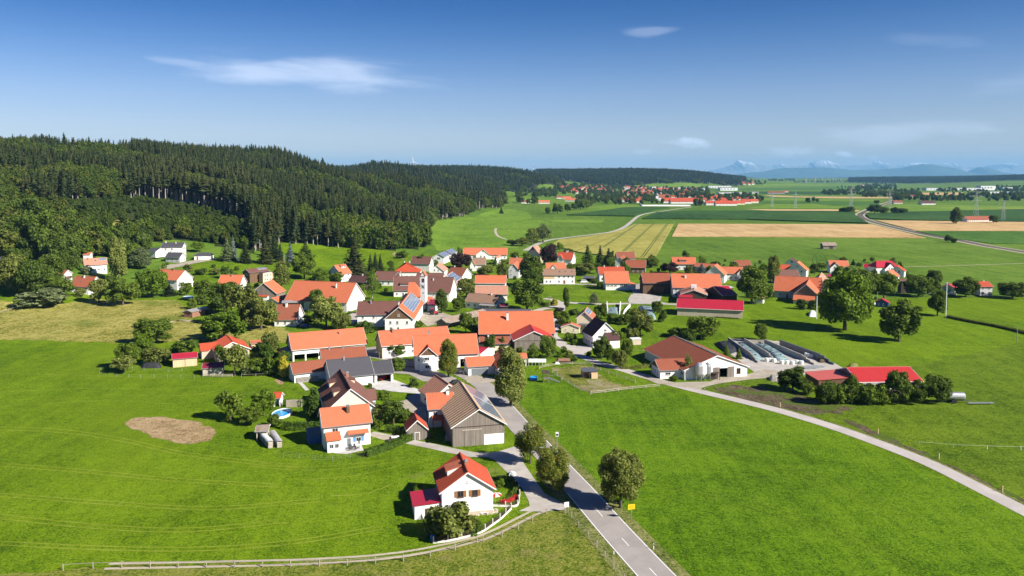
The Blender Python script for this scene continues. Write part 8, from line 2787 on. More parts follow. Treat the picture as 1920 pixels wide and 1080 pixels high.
# yellow place sign, road sign, lamp
r = prop('place_sign','yellow town sign on a grey post beside the roadside tree','sign','S3',(876,700),.25)
m = MB(); m.bar((0,0,-.2),(0,0,2.9),.06,n=8); m.build('post',[STEEL],r)
m = MB(); m.box((0,-.1,2.6),(1.45,.05,1.0)); s_ = m.build('sign_plate',[YELLOWP],r)
m = MB(); m.box((0,-.13,2.6),(1.05,.012,.62)); m.build('sign_face',[ORANGEP2],s_)
r = prop('radar_sign','speed display on a post beside the road','sign','S3',(376,215))
m = MB(); m.bar((0,0,-.2),(0,0,3.6),.06,n=8); m.build('post',[STEEL],r)
m = MB(); m.box((0,-.1,3.4),(.75,.16,1.1)); s_ = m.build('display_box',[WHITEP],r)
m = MB(); m.box((0,-.19,3.3),(.55,.03,.45)); m.build('display',[BLACKP],s_)
r = prop('notice_board','white notice board at the corner of the rough pasture','sign','S3',(440,655),.3)
m = MB(); m.box((0,0,1.7),(.95,.1,1.0)); m.build('board',[WHITEP],r)
for sx in (-.35,.35):
 add('post',box_mesh('np',(.1,.1,1.8),POSTW,(0,.06,.7)),r,(sx,0,0))


def lamp(label,crop,xy,top,arm=1.0,rz=0.0):
 p = P(crop,xy); g = at(*p); hh = zray(p[0],P(crop,(0,top))[1],g[1]) - g[2]
 r = tag(empty('street_lamp',tuple(g),rz),label,'street lamp','street lamps')
 m = MB(); m.bar((0,0,-.2),(0,0,hh),.08,0,8,.05); m.build('pole',[STEEL],r)
 m = MB(); m.bar((0,0,hh),(-arm,0,hh + .1),.045,n=6); m.build('arm',[STEEL],r)
 m = MB(); m.box((-arm - .2,0,hh + .08),(.7,.28,.12),taper=.7); m.build('lamp_head',[LEAD],r)


lamp('street lamp between the two yellowing roadside trees','S3',(305,455),215)
lamp('street lamp on the gravel before the double garage','R5',(585,720),620)
lamp('street lamp before the open anthracite garage','R4',(1128,510),430)


def pole(label,crop,xy,top,r0=.16,cross=False,material=None,name='utility_pole'):
 p = P(crop,xy); g = at(*p); hh = zray(p[0],P(crop,(0,top))[1],g[1]) - g[2]
 r = tag(empty(name,tuple(g)),label,'pole','utility poles')
 m = MB(); m.bar((0,0,-.3),(0,0,hh),r0,0,8,r0 * .7); m.build('shaft',[material or POSTW],r)
 if cross:
  m = MB(); m.box((0,0,hh - .5),(1.8,.14,.14)); m.box((0,0,hh - 1.1),(1.4,.14,.14)); m.build('cross_arm',[WOOD_DARK],r)
  for sx in (-.8,-.4,.4,.8):
   add('insulator',box_mesh('insulator',(.1,.1,.2),WHITEP,(0,0,.1)),r,(sx,0,hh - .43))
 return Vector((g[0],g[1],g[2] + hh))


pole('white concrete pole left of the great walnut','R1',(1338,842),612,.2,False,WHITEP)
pole('white concrete pole beside the oval tree','R2',(935,840),480,.2,True,WHITEP)
pole('wooden pole on the hedge line at the right edge','R2',(1655,1085),915,.16)
pole('wooden pole near the tiny blue hut','R2',(240,690),575,.16)
pole('wooden pole with insulators on the village street','C8',(378,752),615,.18,True)
for i,(x,yb,yt) in enumerate(((1090,946,858),(1110,905,838),(1132,862,810),(1158,815,778),(1180,775,740),(1213,720,690))):
 pole(['telegraph pole at the barley corner, nearest the village','second telegraph pole along the barley, counted from the village','third telegraph pole along the barley edge','fourth telegraph pole along the barley edge','fifth telegraph pole, near the wheat corner','farthest telegraph pole, between barley and wheat'][i],'C3',(x,yb),yt,.22)
pole('thin flag pole beside the spruces','C6',(1028,290),195,.08,False,WHITEP,'flag_pole')
pole('mast in front of the farmhouse wing','C7',(356,960),800,.1,False,STEEL)


# --- vehicles
def car(label,crop,xy,rz,paint='silver',van=False,g=None):
 g = gpt(crop,xy) if g is None else g
 r = tag(empty('parked_car',tuple(g),rz),label,'car','parked cars')
 L_,W_,Hh = (4.9,1.9,2.0) if van else (4.3,1.75,1.45)
 prof = [(-L_ / 2,.35),(-L_ / 2,.8),(-L_ * .44,.9),(-L_ * .40 if van else -L_ * .36,.95),(-L_ * .36 if van else -L_ * .26,Hh),(L_ * .14 if not van else L_ * .2,Hh),(L_ * .26 if not van else L_ * .33,.95),(L_ * .46,.82),(L_ / 2,.6),(L_ / 2,.35)]
 n = len(prof)
 vs = [(x,s_ * W_ / 2 * (.86 if z > 1.0 else 1),z) for s_ in (-1,1) for x,z in prof]
 m = MB(); m.poly(vs,[tuple(range(n)),tuple(range(2 * n - 1,n - 1,-1))] + [(i,n + i,n + (i + 1) % n,(i + 1) % n) for i in range(n)])
 m.build('body',[CARS[paint]],r)
 for s_ in (-1,1):
  m = MB(); y = s_ * (W_ / 2 * .93 + .012)
  a,b_ = prof[3],prof[6]
  m.poly([(prof[3][0] + .15,y + s_ * .03,1.0),(prof[6][0] - .15,y + s_ * .03,1.0),(prof[5][0] - .02,y - s_ * .05,Hh - .08),(prof[4][0] + .05,y - s_ * .05,Hh - .08)],[(0,1,2,3) if s_ < 0 else (3,2,1,0)])
  m.build('side_window',[GLASS],r)
 m = MB(); x0,x1 = prof[6][0] + .02,prof[5][0] + .03
 m.poly([(x0,-W_ * .40,1.0),(x0,W_ * .40,1.0),(x1,W_ * .37,Hh - .05),(x1,-W_ * .37,Hh - .05)],[(0,1,2,3)]); m.build('windscreen',[GLASS],r)
 m = MB(); x0,x1 = prof[3][0] - .02,prof[4][0] - .03
 m.poly([(x0,W_ * .40,1.0),(x0,-W_ * .40,1.0),(x1,-W_ * .37,Hh - .05),(x1,W_ * .37,Hh - .05)],[(0,1,2,3)]); m.build('rear_window',[GLASS],r)
 for sx in (-L_ * .31,L_ * .31):
  for s_ in (-1,1):
   m = MB(); m.bar((sx,s_ * (W_ / 2 - .18),.32),(sx,s_ * (W_ / 2 + .02),.32),.32,0,12); m.build('wheel',[RUBBER],r)
 return r


car('dark car parked before the long brown house','C8',(420,485),0,'black')
car('white car inside the open anthracite garage','R4',(1105,703),1.2,'white')
car('red car inside the open anthracite garage','R4',(1165,700),1.2,'red')
car('dark car behind the weathered barn beside the road','S1',(935,165),.4,'black')
car('white car beside the great walnut, near the blue hut','R2',(205,712),.5,'white')
car('blue car under the flowering tree at the cottage','C6',(1240,925),.1,'blue')
car('silver car beside the yard of the orange link roof','T3',(1040,680),.2,'silver')
car('white van standing behind the carport by the green','C8',(722,482),.1,'white',True)
car('silver car near the roadside maple and red garage','R2',(760,598),0,'silver')
car('white car below the roadside maples','R2',(1000,612),0,'white')
car('white car at the right picture edge behind the last maple','R2',(1690,620),0,'white')


def tanker(label,crop,xy,rz,s=1.0):
 r = prop('slurry_tanker',label,'trailer',crop,xy,rz,'farm trailers')
 m = MB(); R = 1.0 * s
 V = []; n = 14; prof = [(-2.6,.3),(-2.5,.8),(-2.2,1.0),(2.2,1.0),(2.5,.8),(2.6,.3)]
 for x,k in prof:
  for i in range(n):
   a = 2 * math.pi * i / n
   V.append((x * s,math.cos(a) * R * k,1.75 * s + math.sin(a) * R * k))
 F = [(k * n + i,(k + 1) * n + i,(k + 1) * n + (i + 1) % n,k * n + (i + 1) % n) for k in range(len(prof) - 1) for i in range(n)] + [tuple(range(n)),tuple(range(6 * n - 1,5 * n - 1,-1))]
 m.poly(V,F); m.build('tank',[STEEL],r,smooth=False)
 for s_ in (-1,1):
  m = MB(); m.bar((-.3 * s,s_ * .75 * s,.62 * s),(-.3 * s,s_ * 1.1 * s,.62 * s),.62 * s,0,14); m.build('wheel',[RUBBER],r)
 m = MB(); m.bar((2.0 * s,-.5 * s,.8 * s),(4.3 * s,0,.6 * s),.09 * s); m.bar((2.0 * s,.5 * s,.8 * s),(4.3 * s,0,.6 * s),.09 * s); m.box((0,0,.75 * s),(4.6 * s,.9 * s,.18 * s)); m.build('drawbar',[DSTEEL],r)


tanker('silver slurry tanker trailer right of the hedge trees','R7',(1655,572),-.08,1.15)
tanker('pale tank trailer in the central farm yard','C7',(1060,890),.15,1.1)
# tractor in the central yard
r = prop('tractor','red tractor parked at the back of the central farm yard','tractor','C7',(925,800),.3)
m = MB(); m.box((.9,0,1.15),(2.0,.8,.75),taper=.85); m.build('hood',[REDP],r)
m = MB(); m.box((-.8,0,1.9),(1.5,1.5,1.7),taper=.85); m.build('cab',[GLASS],r)
m = MB(); m.box((-.8,0,2.83),(1.6,1.6,.14)); m.build('cab_roof',[REDP],r)
for x,R_ in ((-.9,.85),(1.4,.5)):
 for s_ in (-1,1):
  m = MB(); m.bar((x,s_ * .75,R_),(x,s_ * 1.15,R_),R_,0,14); m.build('wheel',[RUBBER],r)
# low flat trailer
r = prop('farm_trailer','flat trailer lying in the long grass beside the tanker','trailer','R7',(1840,585),.02)
m = MB(); m.box((0,0,.5),(7.5,.7,.25)); m.build('bed',[STEEL],r)
for sx in (-2.5,2.5):
 add('leg',box_mesh('tleg',(.15,.6,.5),DSTEEL,(0,0,.2)),r,(sx,0,0))

# --- feed silos at the cattle barn
for i,(u,v,tp) in enumerate(((1437,824,640),(1480,822,642),(1527,816,640))):
 p = P('R6',(u,v)); g = at(*p); hh = zray(p[0],P('R6',(0,tp))[1],g[1]) - g[2]
 r = tag(empty('feed_silo',tuple(g)),['leftmost of three feed silos at the cattle barn','middle of three feed silos at the cattle barn','rightmost of three feed silos, nearest the sliding door'][i],'silo','feed silos')
 m = MB(); m.lathe([(.15,1.0),(1.15,2.4),(1.2,hh - 1.0),(1.1,hh - .6),(.3,hh),(.28,hh + .1)],16); m.build('tank',[STEEL if i != 1 else WHITEP],r)
 for k_ in range(4):
  a = math.pi / 4 + k_ * math.pi / 2
  m = MB(); m.bar((math.cos(a) * 1.05,math.sin(a) * 1.05,-.2),(math.cos(a) * 1.1,math.sin(a) * 1.1,2.6),.07); m.build('leg',[STEEL],r)
r = prop('calf_hutch','black framed calf crate below the feed silos','crate','R6',(1605,812),.25)
m = MB(); m.box((0,.6,1.2),(2.6,.1,2.4)); m.box((0,0,2.35),(2.6,1.6,.1)); m.build('shell',[WOOD_DARK],r)
for sx in (-1.2,1.2):
 add('upright',box_mesh('upr',(.12,.12,2.4),WOOD_DARK,(0,0,1.2)),r,(sx,-.7,0))
r = prop('shed_box','small white box shed behind the cattle barn','shed','R6',(808,455),.2)
m = MB(); m.box((0,0,1.0),(3.6,2.6,2.4)); m.build('wall',[W_BEIGE],r)
m = MB(); m.box((0,0,2.3),(4.0,3.0,.2)); m.build('roof',[WHITEP],r)

# --- silage clamps
def clamp_cover(label,crop,quad,hgt,material,name='silage_heap',tyres=0):
 """mound of silage under a sheet: four ground corners, bulging in the middle"""
 C = [gpt(crop,q_) for q_ in quad]
 o0 = sum(C) / 4
 n = 12
 V,F = [],[]
 rng = np.random.default_rng(int(abs(quad[0][0])) + 1)
 for i in range(n + 1):
  for j_ in range(n + 1):
   u,v = i / n,j_ / n
   p = C[0] * (1 - u) * (1 - v) + C[1] * u * (1 - v) + C[2] * u * v + C[3] * (1 - u) * v
   e = min(1.0,5.0 * min(u,1 - u)) * min(1.0,4.0 * min(v,1 - v))
   z = hgt * (e ** .6) * (.82 + .18 * math.sin(math.pi * u)) + rng.normal() * .05 * e
   V.append((p[0] - o0[0],p[1] - o0[1],z - .05))
 for i in range(n):
  for j_ in range(n):
   F.append((i * (n + 1) + j_,(i + 1) * (n + 1) + j_,(i + 1) * (n + 1) + j_ + 1,i * (n + 1) + j_ + 1))
 r = tag(empty(name,(o0[0],o0[1],0)),label,'silage heap','silage heaps')
 add('cover',mesh('cover',V,F,material,smooth=True),r)
 if tyres:
  m = MB()
  for _ in range(tyres):
   k_ = rng.integers(len(V)); p = V[k_]
   if p[2] > hgt * .6:
    m.lathe([(.22,0),(.34,.05),(.34,.14),(.22,.18)],8,(p[0] + rng.uniform(-.5,.5),p[1],p[2]))
  o = m.build('weight_tyres',[RUBBER],r); o['kind'] = 'stuff'


clamp_cover('black silage heap with grey streaks left of the clamp walls','R7',[(-10,160),(80,150),(170,215),(95,245)],1.6,TARP_K,tyres=40)
clamp_cover('teal covered silage heap between the first clamp walls','R7',[(108,158),(190,165),(345,275),(285,290)],1.5,SILAGE,tyres=30)
clamp_cover('pale teal silage heap between the middle clamp walls','R7',[(235,165),(335,165),(525,278),(445,290)],1.6,SILAGE,tyres=30)
clamp_cover('teal striped silage heap behind the broad dark tree','C8',[(1260,715),(1400,720),(1445,850),(1340,850)],1.8,SILAGE,tyres=60)
clamp_cover('teal silage cover between white walls behind the gardens','C8',[(955,735),(1070,735),(1065,800),(960,800)],1.4,SILAGE,tyres=20)
clamp_cover('small earth heap beside the crimson barn','R7',[(925,318),(990,318),(1000,325),(930,326)],1.2,G_SAND,'earth_heap')
clamp_cover('brown earth heap at the clamp wall end','R7',[(700,275),(770,280),(790,300),(720,298)],1.0,G_MUD,'earth_heap')


def clamp_wall(label,crop,a,b_,h=2.0,th=.35,material=None,seg=2.5):
 A,Bq = gpt(crop,a),gpt(crop,b_)
 d = (Bq - A)[:2]; ln = np.linalg.norm(d); rz = math.atan2(d[1],d[0])
 r = tag(empty('clamp_wall',(A[0],A[1],A[2]),rz),label,'wall','silage clamp walls')
 n = max(1,int(ln / seg)); w = ln / n
 me = box_mesh('wall_panel',(w - .04,th,h),material or CONCRETE,(w / 2,0,h / 2 - .1))
 for i in range(n):
  f = i / max(1,n - 1)
  o = add('wall_panel',me,r,(w * i,0,0))
  if f > .8: o.scale.z = 1 - (f - .8) * 3.2


clamp_wall('first concrete clamp wall, nearest the cattle barn','R7',(92,150),(300,298))
clamp_wall('second concrete clamp wall between the teal heaps','R7',(205,158),(420,290),2.0,.35,CONCRETE)
clamp_wall('third concrete clamp wall right of the pale teal heap','R7',(345,165),(690,312))
clamp_wall('dark grey panel wall at the right end of the clamps','R7',(450,175),(825,312),2.4,.3,DOOR_GREY)
clamp_wall('low concrete back wall of the silage yard','R7',(205,158),(445,165),1.4)
clamp_wall('white clamp wall behind the gardens, left of the teal cover','C8',(950,700),(955,800),1.8,.4,W_WHITE)
clamp_wall('white clamp wall behind the gardens, right of the teal cover','C8',(1085,700),(1075,800),1.8,.4,W_WHITE)
clamp_wall('white clamp wall of the village silage yard','C8',(1180,720),(1110,800),1.6,.4,W_WHITE)
for i,(u,v) in enumerate(((465,305),(500,306),(538,308),(570,303),(600,307),(410,292),(382,288),(362,288),(636,252),(655,256),(674,258))):
 g = gpt('R7',(u,v))
 m = MB(); m.lathe([(.72,0),(.8,.12),(.82,.65),(.8,1.2),(.7,1.32)],14)
 o = m.build('silage_bale',[TARP_W],None,(g[0],g[1],g[2]),fr.uniform(0,3))
 tag(o,'pale green wrapped round bale in the silage yard','bale','wrapped bales in the silage yard')
for i,(u,v) in enumerate(((640,338),(700,330),(670,326))):
 g = gpt('R7',(u,v))
 m = MB()
 for k_ in range(6):
  m.bar((-3,k_ * .28 - .8,.14 + (k_ % 2) * .2),(3,k_ * .3 - .8 + .2,.16 + (k_ % 2) * .2),.11,n=6)
 o = m.build('pipe_stack',[STEEL],None,tuple(g),.15 * i)
 tag(o,['stack of grey pipes in front of the clamps, left','stack of grey pipes beside the salmon roof','stack of grey pipes at the back of the pipe store'][i],'pipes','pipe stacks'); o['kind'] = 'stuff'
clamp_cover('stone heap at the entrance of the crimson barn yard','R7',[(375,395),(440,398),(445,430),(380,425)],1.3,STONE,'stone_heap')

# --- gardens and play things
def pool(label,crop,c,rx,ry,wallm,h=1.1,name='swimming_pool',rim=None):
 g = gpt(crop,c); k = CROP[crop][2] * g[1] / FPX
 a,b_ = rx * k,ry
 r = tag(empty(name,tuple(g)),label,'pool')
 n = 28
 m = MB(); V = []
 for i in range(n):
  t = 2 * math.pi * i / n
  V += [(math.cos(t) * a,math.sin(t) * b_,-.1),(math.cos(t) * a,math.sin(t) * b_,h),(math.cos(t) * (a - .16),math.sin(t) * (b_ - .16),h),(math.cos(t) * (a - .16),math.sin(t) * (b_ - .16),h - .4)]
 F = []
 for i in range(n):
  j_ = (i + 1) % n
  for q_ in range(3):
   F.append((i * 4 + q_,j_ * 4 + q_,j_ * 4 + q_ + 1,i * 4 + q_ + 1))
 m.poly(V,F); m.build('pool_wall',[wallm],r)
 m = MB(); m.face([(math.cos(2 * math.pi * i / n) * (a - .14),math.sin(2 * math.pi * i / n) * (b_ - .14),h - .18) for i in range(n)]); m.build('water',[POOLW],r)
 return r,a,b_,h


r,a,b_,h_ = pool('oval blue swimming pool beside the huge thuja','R8',(685,466),95,4.2,WHITEP,.6)
for s_ in (-1,1):
 m = MB(); m.bar((a + .3,s_ * .3,0),(a - .1,s_ * .3,h_ + .7),.04,n=6); m.build('ladder_rail',[STEEL],r)
pool('small round blue pool beside the tall linden','R5',(1285,700),40,1.6,BLUEP,.8)
pool('turquoise pool beside the white balcony house','C5',(1880,632),50,2.2,WHITEP,.8)
h = H('pavilion','little white pool pavilion with orange roof','pavilion','R8',(606,241),(690,241),(707,302),2.6,34,roof=T_RED,wall=W_WHITE,ov=.3,og=.3,opens=(('R',.12,.88,2.0),('A',.15,.85,2.0)))
r = prop('gabion_wall','pale gravel gabion wall between the hedge pieces','wall','R4',(278,975),.05)
m = MB(); rg = random.Random(2)
m.box((0,0,1.0),(4.6,.8,2.0)); m.build('basket',[GRAVEL],r)
clamp_wall('dark stone retaining wall below the low white outbuilding','R4',(300,735),(560,715),1.8,.6,STONE,1.2)
# blue shed against the bright orange house
r = prop('blue_container','blue boarded container with grey sloping top beside the bright orange house','container','R8',(1035,730),.42)
m = MB(); m.box((0,0,1.1),(4.4,3.6,2.6)); m.build('body',[WOOD_BLUE],r)
m = MB(); m.poly([(-2.4,-2.0,2.35),(2.4,-2.0,2.35),(2.4,2.0,2.9),(-2.4,2.0,2.9),(-2.4,-2.0,2.5),(2.4,-2.0,2.5),(2.4,2.0,3.05),(-2.4,2.0,3.05)],[(3,2,1,0),(4,5,6,7),(0,1,5,4),(1,2,6,5),(2,3,7,6),(3,0,4,7)])
add('roof',mesh('roof',m.v,m.f,[R_DGREY],uv=[[(0,0)] * 4] + [[(0,0),(4.8,0),(4.8,4),(0,4)]] + [[(0,0)] * 4] * 4),r)
# log shelter and tarpaulined stacks
h = H('log_shelter','log shelter with rusty flat roof at the garden corner','shelter','R8',(428,578),(560,570),(552,628),2.5,12,roof=R_TIN,wall=PLANK,ov=.3,og=.3,opens=(('R',.1,.9,2.1),))


def log_stack(label,crop,a,b_,h=1.5,cover=None):
 A,Bq = gpt(crop,a),gpt(crop,b_)
 d = (Bq - A)[:2]; ln = np.linalg.norm(d); rz = math.atan2(d[1],d[0])
 r = tag(empty('log_stack',tuple(A),rz),label,'log stack','log stacks')
 m = MB(); rg = random.Random(int(ln * 10))
 y = .12
 rows = int(h / .24); cols = int(ln / .26)
 for i in range(rows):
  for j_ in range(cols):
   x = .13 + j_ * .26 + (.13 if i % 2 else 0)
   q_ = rg.uniform(-.06,.06)
   m.bar((x,-.55 + q_,.12 + i * .225),(x,.55 + q_,.12 + i * .225),rg.uniform(.10,.135),0,6)
 o = m.build('logs',[PLANK],r); o['kind'] = 'stuff'
 if cover:
  V = []; n = 10
  for i in range(n + 1):
   for (yy,zz) in ((-.75,h - .15),(-.68,h + .08),(0,h + .2 + .05 * math.sin(i * 2.1)),(.68,h + .08),(.75,h - .25)):
    V.append((ln * i / n,yy + rg.uniform(-.05,.05),zz + rg.uniform(-.04,.04)))
  F = [(i * 5 + k_,(i + 1) * 5 + k_,(i + 1) * 5 + k_ + 1,i * 5 + k_ + 1) for i in range(n) for k_ in range(4)]
  add('tarpaulin',mesh('tarpaulin',V,F,cover,smooth=True),r)


log_stack('log stack under white sheeting, left of the pair beside the log shelter','R8',(470,690),(575,805),1.7,TARP_W)
log_stack('log stack under brown sheeting, right of the pair beside the log shelter','R8',(590,690),(665,800),1.6,R_TIN and TARP_G)
log_stack('short log pile at the weathered barn wall','S1',(845,730),(870,660),1.2)
clamp_cover('low black tarpaulin tunnel beside the pale board shed','R3',[(445,590),(650,590),(660,560),(455,560)],1.8,TARP_K,'tarpaulin_tunnel')
clamp_cover('white plastic sheet heap beside the shaded nearest garden','S2',[(1130,390),(1210,395),(1215,360),(1140,355)],.7,TARP_W,'plastic_heap')
clamp_cover('white tarpaulin covered cart beside the white pole','T4',[(560,915),(660,920),(665,860),(570,850)],1.6,TARP_W,'covered_cart')
clamp_cover('pale rubble heap beside the grey pasture shed','R3',[(710,135),(800,118),(1000,125),(880,110)],.7,GRAVEL,'rubble_heap')
# paddock shelter
r = prop('paddock_shelter','open horse shelter with dark flat roof in the paddock','shelter','R6',(345,790),.12)
m = MB(); m.poly([(-2.6,-1.9,2.45),(2.6,-1.9,2.35),(2.6,1.9,2.75),(-2.6,1.9,2.85),(-2.6,-1.9,2.57),(2.6,-1.9,2.47),(2.6,1.9,2.87),(-2.6,1.9,2.97)],[(3,2,1,0),(4,5,6,7),(0,1,5,4),(1,2,6,5),(2,3,7,6),(3,0,4,7)])
add('roof',mesh('roof',m.v,m.f,[R_DGREY],uv=[[(0,0)] * 4] + [[(0,0),(5,0),(5,4),(0,4)]] + [[(0,0)] * 4] * 4),r)
m = MB(); m.box((1.4,-1.6,1.1),(2.0,.08,2.4)); m.box((2.4,0,1.1),(.08,3.2,2.4)); m.box((0,1.6,1.2),(4.8,.08,2.5)); m.build('wall',[WOOD_PALE],r)
for sx in (-2.4,-.2):
 add('post',box_mesh('ppost',(.14,.14,2.6),WOOD_BROWN,(0,0,1.2)),r,(sx,-1.7,0))
clamp_cover('orange brown straw heap inside the paddock shelter','R6',[(285,790),(335,790),(330,775),(290,775)],1.0,G_WHEAT,'straw_heap')
sheet('bare_sand_patch','R6',[(320,810),(400,795),(480,815),(500,850),(460,875),(380,865),(330,840)],G_SAND,0.03)
# hay cart, trampoline-like greenhouse, play tower
r = prop('hay_cart','flat cart with rusty red cover beside the paddock','cart','R6',(88,645),.05)
m = MB(); m.box((0,0,.9),(4.6,2.0,.3)); m.build('bed',[WOOD_BROWN],r)
m = MB(); m.box((0,0,1.35),(4.8,2.2,.6),taper=.75); m.build('cover',[T_PINK and WOOD_RED],r)
for sx in (-1.5,1.5):
 for s_ in (-1,1):
  m = MB(); m.bar((sx,s_ * .75,.4),(sx,s_ * .95,.4),.4,0,10); m.build('wheel',[RUBBER],r)
clamp_cover('white covered boat shaped heap beside the hay cart','R6',[(0,655),(50,655),(45,640),(5,640)],.9,TARP_W,'covered_heap')
r = prop('greenhouse','low glassy garden greenhouse beside the white porch','greenhouse','R5',(1320,555),-.05)
m = MB()
for i in range(6):
 x = -3 + i * 1.2
 for s_ in (-1,1):
  m.bar((x,s_ * 1.5,0),(x,s_ * 1.5,1.3),.05); m.bar((x,s_ * 1.5,1.3),(x,0,2.1),.05)
m.bar((-3,0,2.1),(3,0,2.1),.05); m.bar((-3,-1.5,1.3),(3,-1.5,1.3),.05); m.bar((-3,1.5,1.3),(3,1.5,1.3),.05)
m.build('frame',[WHITEP],r)
for i in range(5):
 for s_ in (-1,1):
  m = MB(); x = -2.95 + i * 1.2
  m.poly([(x,s_ * 1.5,1.32),(x + 1.1,s_ * 1.5,1.32),(x + 1.1,s_ * .02,2.12),(x,s_ * .02,2.12)],[(0,1,2,3)]); m.build('pane',[TARP_W],r)
r = prop('play_tower','wooden climbing tower with slide beside the tall linden','playground','R5',(1405,730),.1)
for sx in (-.8,.8):
 for sy in (-.8,.8):
  add('post',box_mesh('playpost',(.14,.14,3.4),WOOD_GREY,(0,0,1.6)),r,(sx,sy,0))
m = MB(); m.box((0,0,1.4),(1.9,1.9,.12)); m.build('platform',[WOOD_GREY],r)
m = MB(); m.poly([(-1.2,-1.1,3.1),(1.2,-1.1,3.1),(1.2,1.1,3.1),(-1.2,1.1,3.1),(-1.2,0,4.0),(1.2,0,4.0)],[(0,1,5,4),(3,4,5,2),(1,2,5),(0,4,3),(0,3,2,1)]); m.build('roof',[WOOD_DARK],r)
m = MB(); m.bar((.9,0,1.4),(4.2,-1.0,.2),.28,0,4); m.build('slide',[STEEL],r)
for x in (5.0,):
 m = MB(); m.bar((x,-1,0),(x,0,2.3),.07); m.bar((x,1,0),(x,0,2.3),.07); m.bar((.8,0,2.3),(x,0,2.3),.07); m.build('swing_frame',[WOOD_GREY],r)
# terrace set and parasol
r = prop('garden_table','dark terrace table on the patio of the bright orange house','table','R8',(1390,815),.3)
m = MB(); m.box((0,0,.74),(1.9,1.0,.06)); m.build('table_top',[DSTEEL],r)
for sx in (-.8,.8):
 for sy in (-.4,.4):
  add('leg',box_mesh('tableleg',(.07,.07,.74),DSTEEL,(0,0,.36)),r,(sx,sy,0))
for i,(dx,dy,rz) in enumerate(((-.6,-.95,0),(.6,-.95,0),(-.6,.95,math.pi),(.6,.95,math.pi),(1.4,0,math.pi / 2))):
 g = gpt('R8',(1390,815)); ca,sa = math.cos(.3),math.sin(.3)
 c_ = tag(empty('garden_chair',(g[0] + dx * ca - dy * sa,g[1] + dx * sa + dy * ca,g[2]),.3 + rz),'dark garden chair round the terrace table','chair','chairs round the terrace table')
 m = MB(); m.box((0,0,.44),(.5,.5,.06)); m.build('seat',[DSTEEL],c_)
 m = MB(); m.box((0,-.24,.75),(.5,.05,.6)); m.build('backrest',[DSTEEL],c_)
 for sx in (-.2,.2):
  for sy in (-.2,.2):
   add('leg',box_mesh('chairleg',(.04,.04,.42),DSTEEL,(0,0,.21)),c_,(sx,sy,0))
r = prop('parasol','closed dark parasol on the patio','parasol','R8',(1458,800))
m = MB(); m.bar((0,0,0),(0,0,2.4),.035,n=6); m.build('pole',[STEEL],r)
m = MB(); m.lathe([(.05,1.0),(.2,1.1),(.14,2.0),(.04,2.6)],8); m.build('folded_canopy',[WOOD_DARK],r)
r = prop('parasol','red and white parasol in the corner of the front garden','parasol','S2',(1010,655))
m = MB(); m.bar((0,0,0),(0,0,2.0),.03,n=6); m.build('pole',[STEEL],r)
for k_ in range(8):
 a0,a1 = 2 * math.pi * k_ / 8,2 * math.pi * (k_ + 1) / 8
 m = MB(); m.poly([(0,0,2.15),(math.cos(a0) * 1.3,math.sin(a0) * 1.3,1.7),(math.cos(a1) * 1.3,math.sin(a1) * 1.3,1.7)],[(0,1,2)]); m.build('canopy_panel',[REDP if k_ % 2 else WHITEP],r)
r = prop('water_barrel','blue plastic barrel at the end of the curved garden wall','barrel','S2',(378,1030))
m = MB(); m.lathe([(.3,0),(.36,.2),(.36,.8),(.3,1.0)],12); m.build('drum',[BLUEP],r)
r = prop('compost_box','small dark compost box beside the side lane hedge','box','S1',(318,735),.3)
m = MB(); m.box((0,0,.5),(2.4,1.4,1.2)); m.build('box',[WOOD_DARK],r)
m = MB(); m.box((.2,0,1.18),(2.0,1.3,.14)); m.build('lid',[WHITEP],r)
r = prop('bench','steel garden bench in the shade of the weathered barn','bench','S1',(660,700),.5)
m = MB(); m.box((0,0,.45),(1.8,.5,.06)); m.build('seat',[DSTEEL],r)
m = MB(); m.box((0,.25,.8),(1.8,.05,.45)); m.build('backrest',[DSTEEL],r)
for sx in (-.8,.8):
 add('leg',box_mesh('bleg',(.06,.45,.45),DSTEEL,(0,0,.22)),r,(sx,0,0))
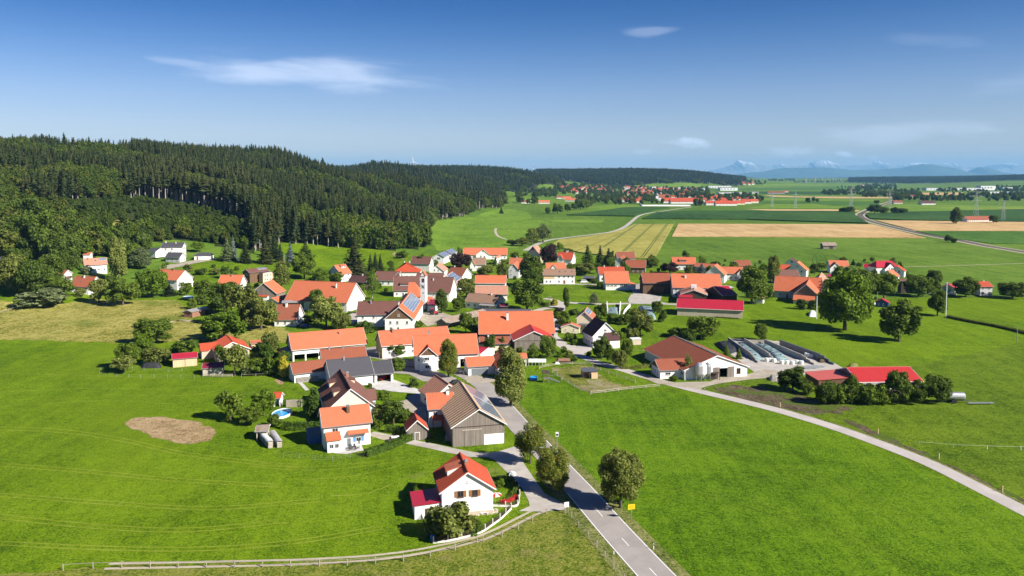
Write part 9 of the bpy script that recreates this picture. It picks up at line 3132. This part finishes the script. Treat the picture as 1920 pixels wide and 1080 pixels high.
# ------------------------------------------------------------------ small garden growth between the houses
FOOT = []
for o in list(scene.objects):
 if o.type == 'EMPTY' and o.parent is None and any(c.name.startswith('roof') for c in o.children):
  rf = [c for c in o.children if c.name.startswith('roof')][0]
  bb = np.array([tuple(v) for v in rf.bound_box])
  FOOT.append((o.matrix_basis.inverted(),bb.min(0),bb.max(0)))
PAVED = []
for o in scene.objects:
 if o.get('kind') == 'structure' and any(k in o.name for k in ('road','lane','street','yard','apron','square','forecourt','drive','terrace','field','pasture','paddock','green','court')):
  me_ = o.data
  PAVED.append((np.array([tuple(v.co)[:2] for v in me_.vertices]),[tuple(p.vertices) for p in me_.polygons]))


def blocked(x,y,pad):
 v = Vector((x,y,0))
 for mi,lo,hi in FOOT:
  q = mi @ v
  if lo[0] - pad < q.x < hi[0] + pad and lo[1] - pad < q.y < hi[1] + pad:
   return True
 for V,F in PAVED:
  if x < V[:,0].min() - pad or x > V[:,0].max() + pad or y < V[:,1].min() - pad or y > V[:,1].max() + pad:
   continue
  for f in F:
   a = V[list(f)]
   k = len(f); ins = False
   for i in range(k):
    x0,y0 = a[i]; x1,y1 = a[(i + 1) % k]
    if (y0 > y) != (y1 > y) and x < (x1 - x0) * (y - y0) / (y1 - y0) + x0:
     ins = not ins
   if ins:
    return True
 return False


gr = random.Random(12)
AREAS = [((640,500,900,560),26),((860,470,1060,545),30),((1040,480,1240,540),20),((1230,490,1440,530),18),((1440,490,1700,540),18),((560,560,700,600),8),((900,640,1080,670),6),((680,720,800,800),8),((540,500,660,560),10),((300,500,540,560),16),((120,480,330,540),16),((1060,590,1200,650),10),((400,660,540,690),8)]
cnt = 0
for (x0,y0,x1,y1),n in AREAS:
 n = int(n * 1.35)
 k = t = 0
 while k < n and t < n * 12:
  t += 1
  g = at(gr.uniform(x0,x1),gr.uniform(y0,y1))
  big = gr.random() < .35 and not (680 <= x0 < 700 and y0 > 700)
  w = gr.uniform(3.5,6.5) if big else gr.uniform(1.6,3.2)
  if blocked(g[0],g[1],w * .45):
   continue
  k += 1; cnt += 1
  lm = gr.choice([L_GREEN,L_DARK,L_OLIVE,L_BRIGHT,L_GREEN,L_HEDGE])
  if big:
   tree('garden_tree',vkind('fruit'),(g[0],g[1],g[2] - .05),w * gr.uniform(1.0,1.5),w,lm,'small garden tree between the village houses','small garden trees between the village houses')
  else:
   tree('garden_shrub',vkind('bush'),(g[0],g[1],g[2] - .05),w * gr.uniform(.6,.95),w,lm,'low garden shrub between the village houses','low garden shrubs between the village houses',cat='shrub')
print('garden growth',cnt)
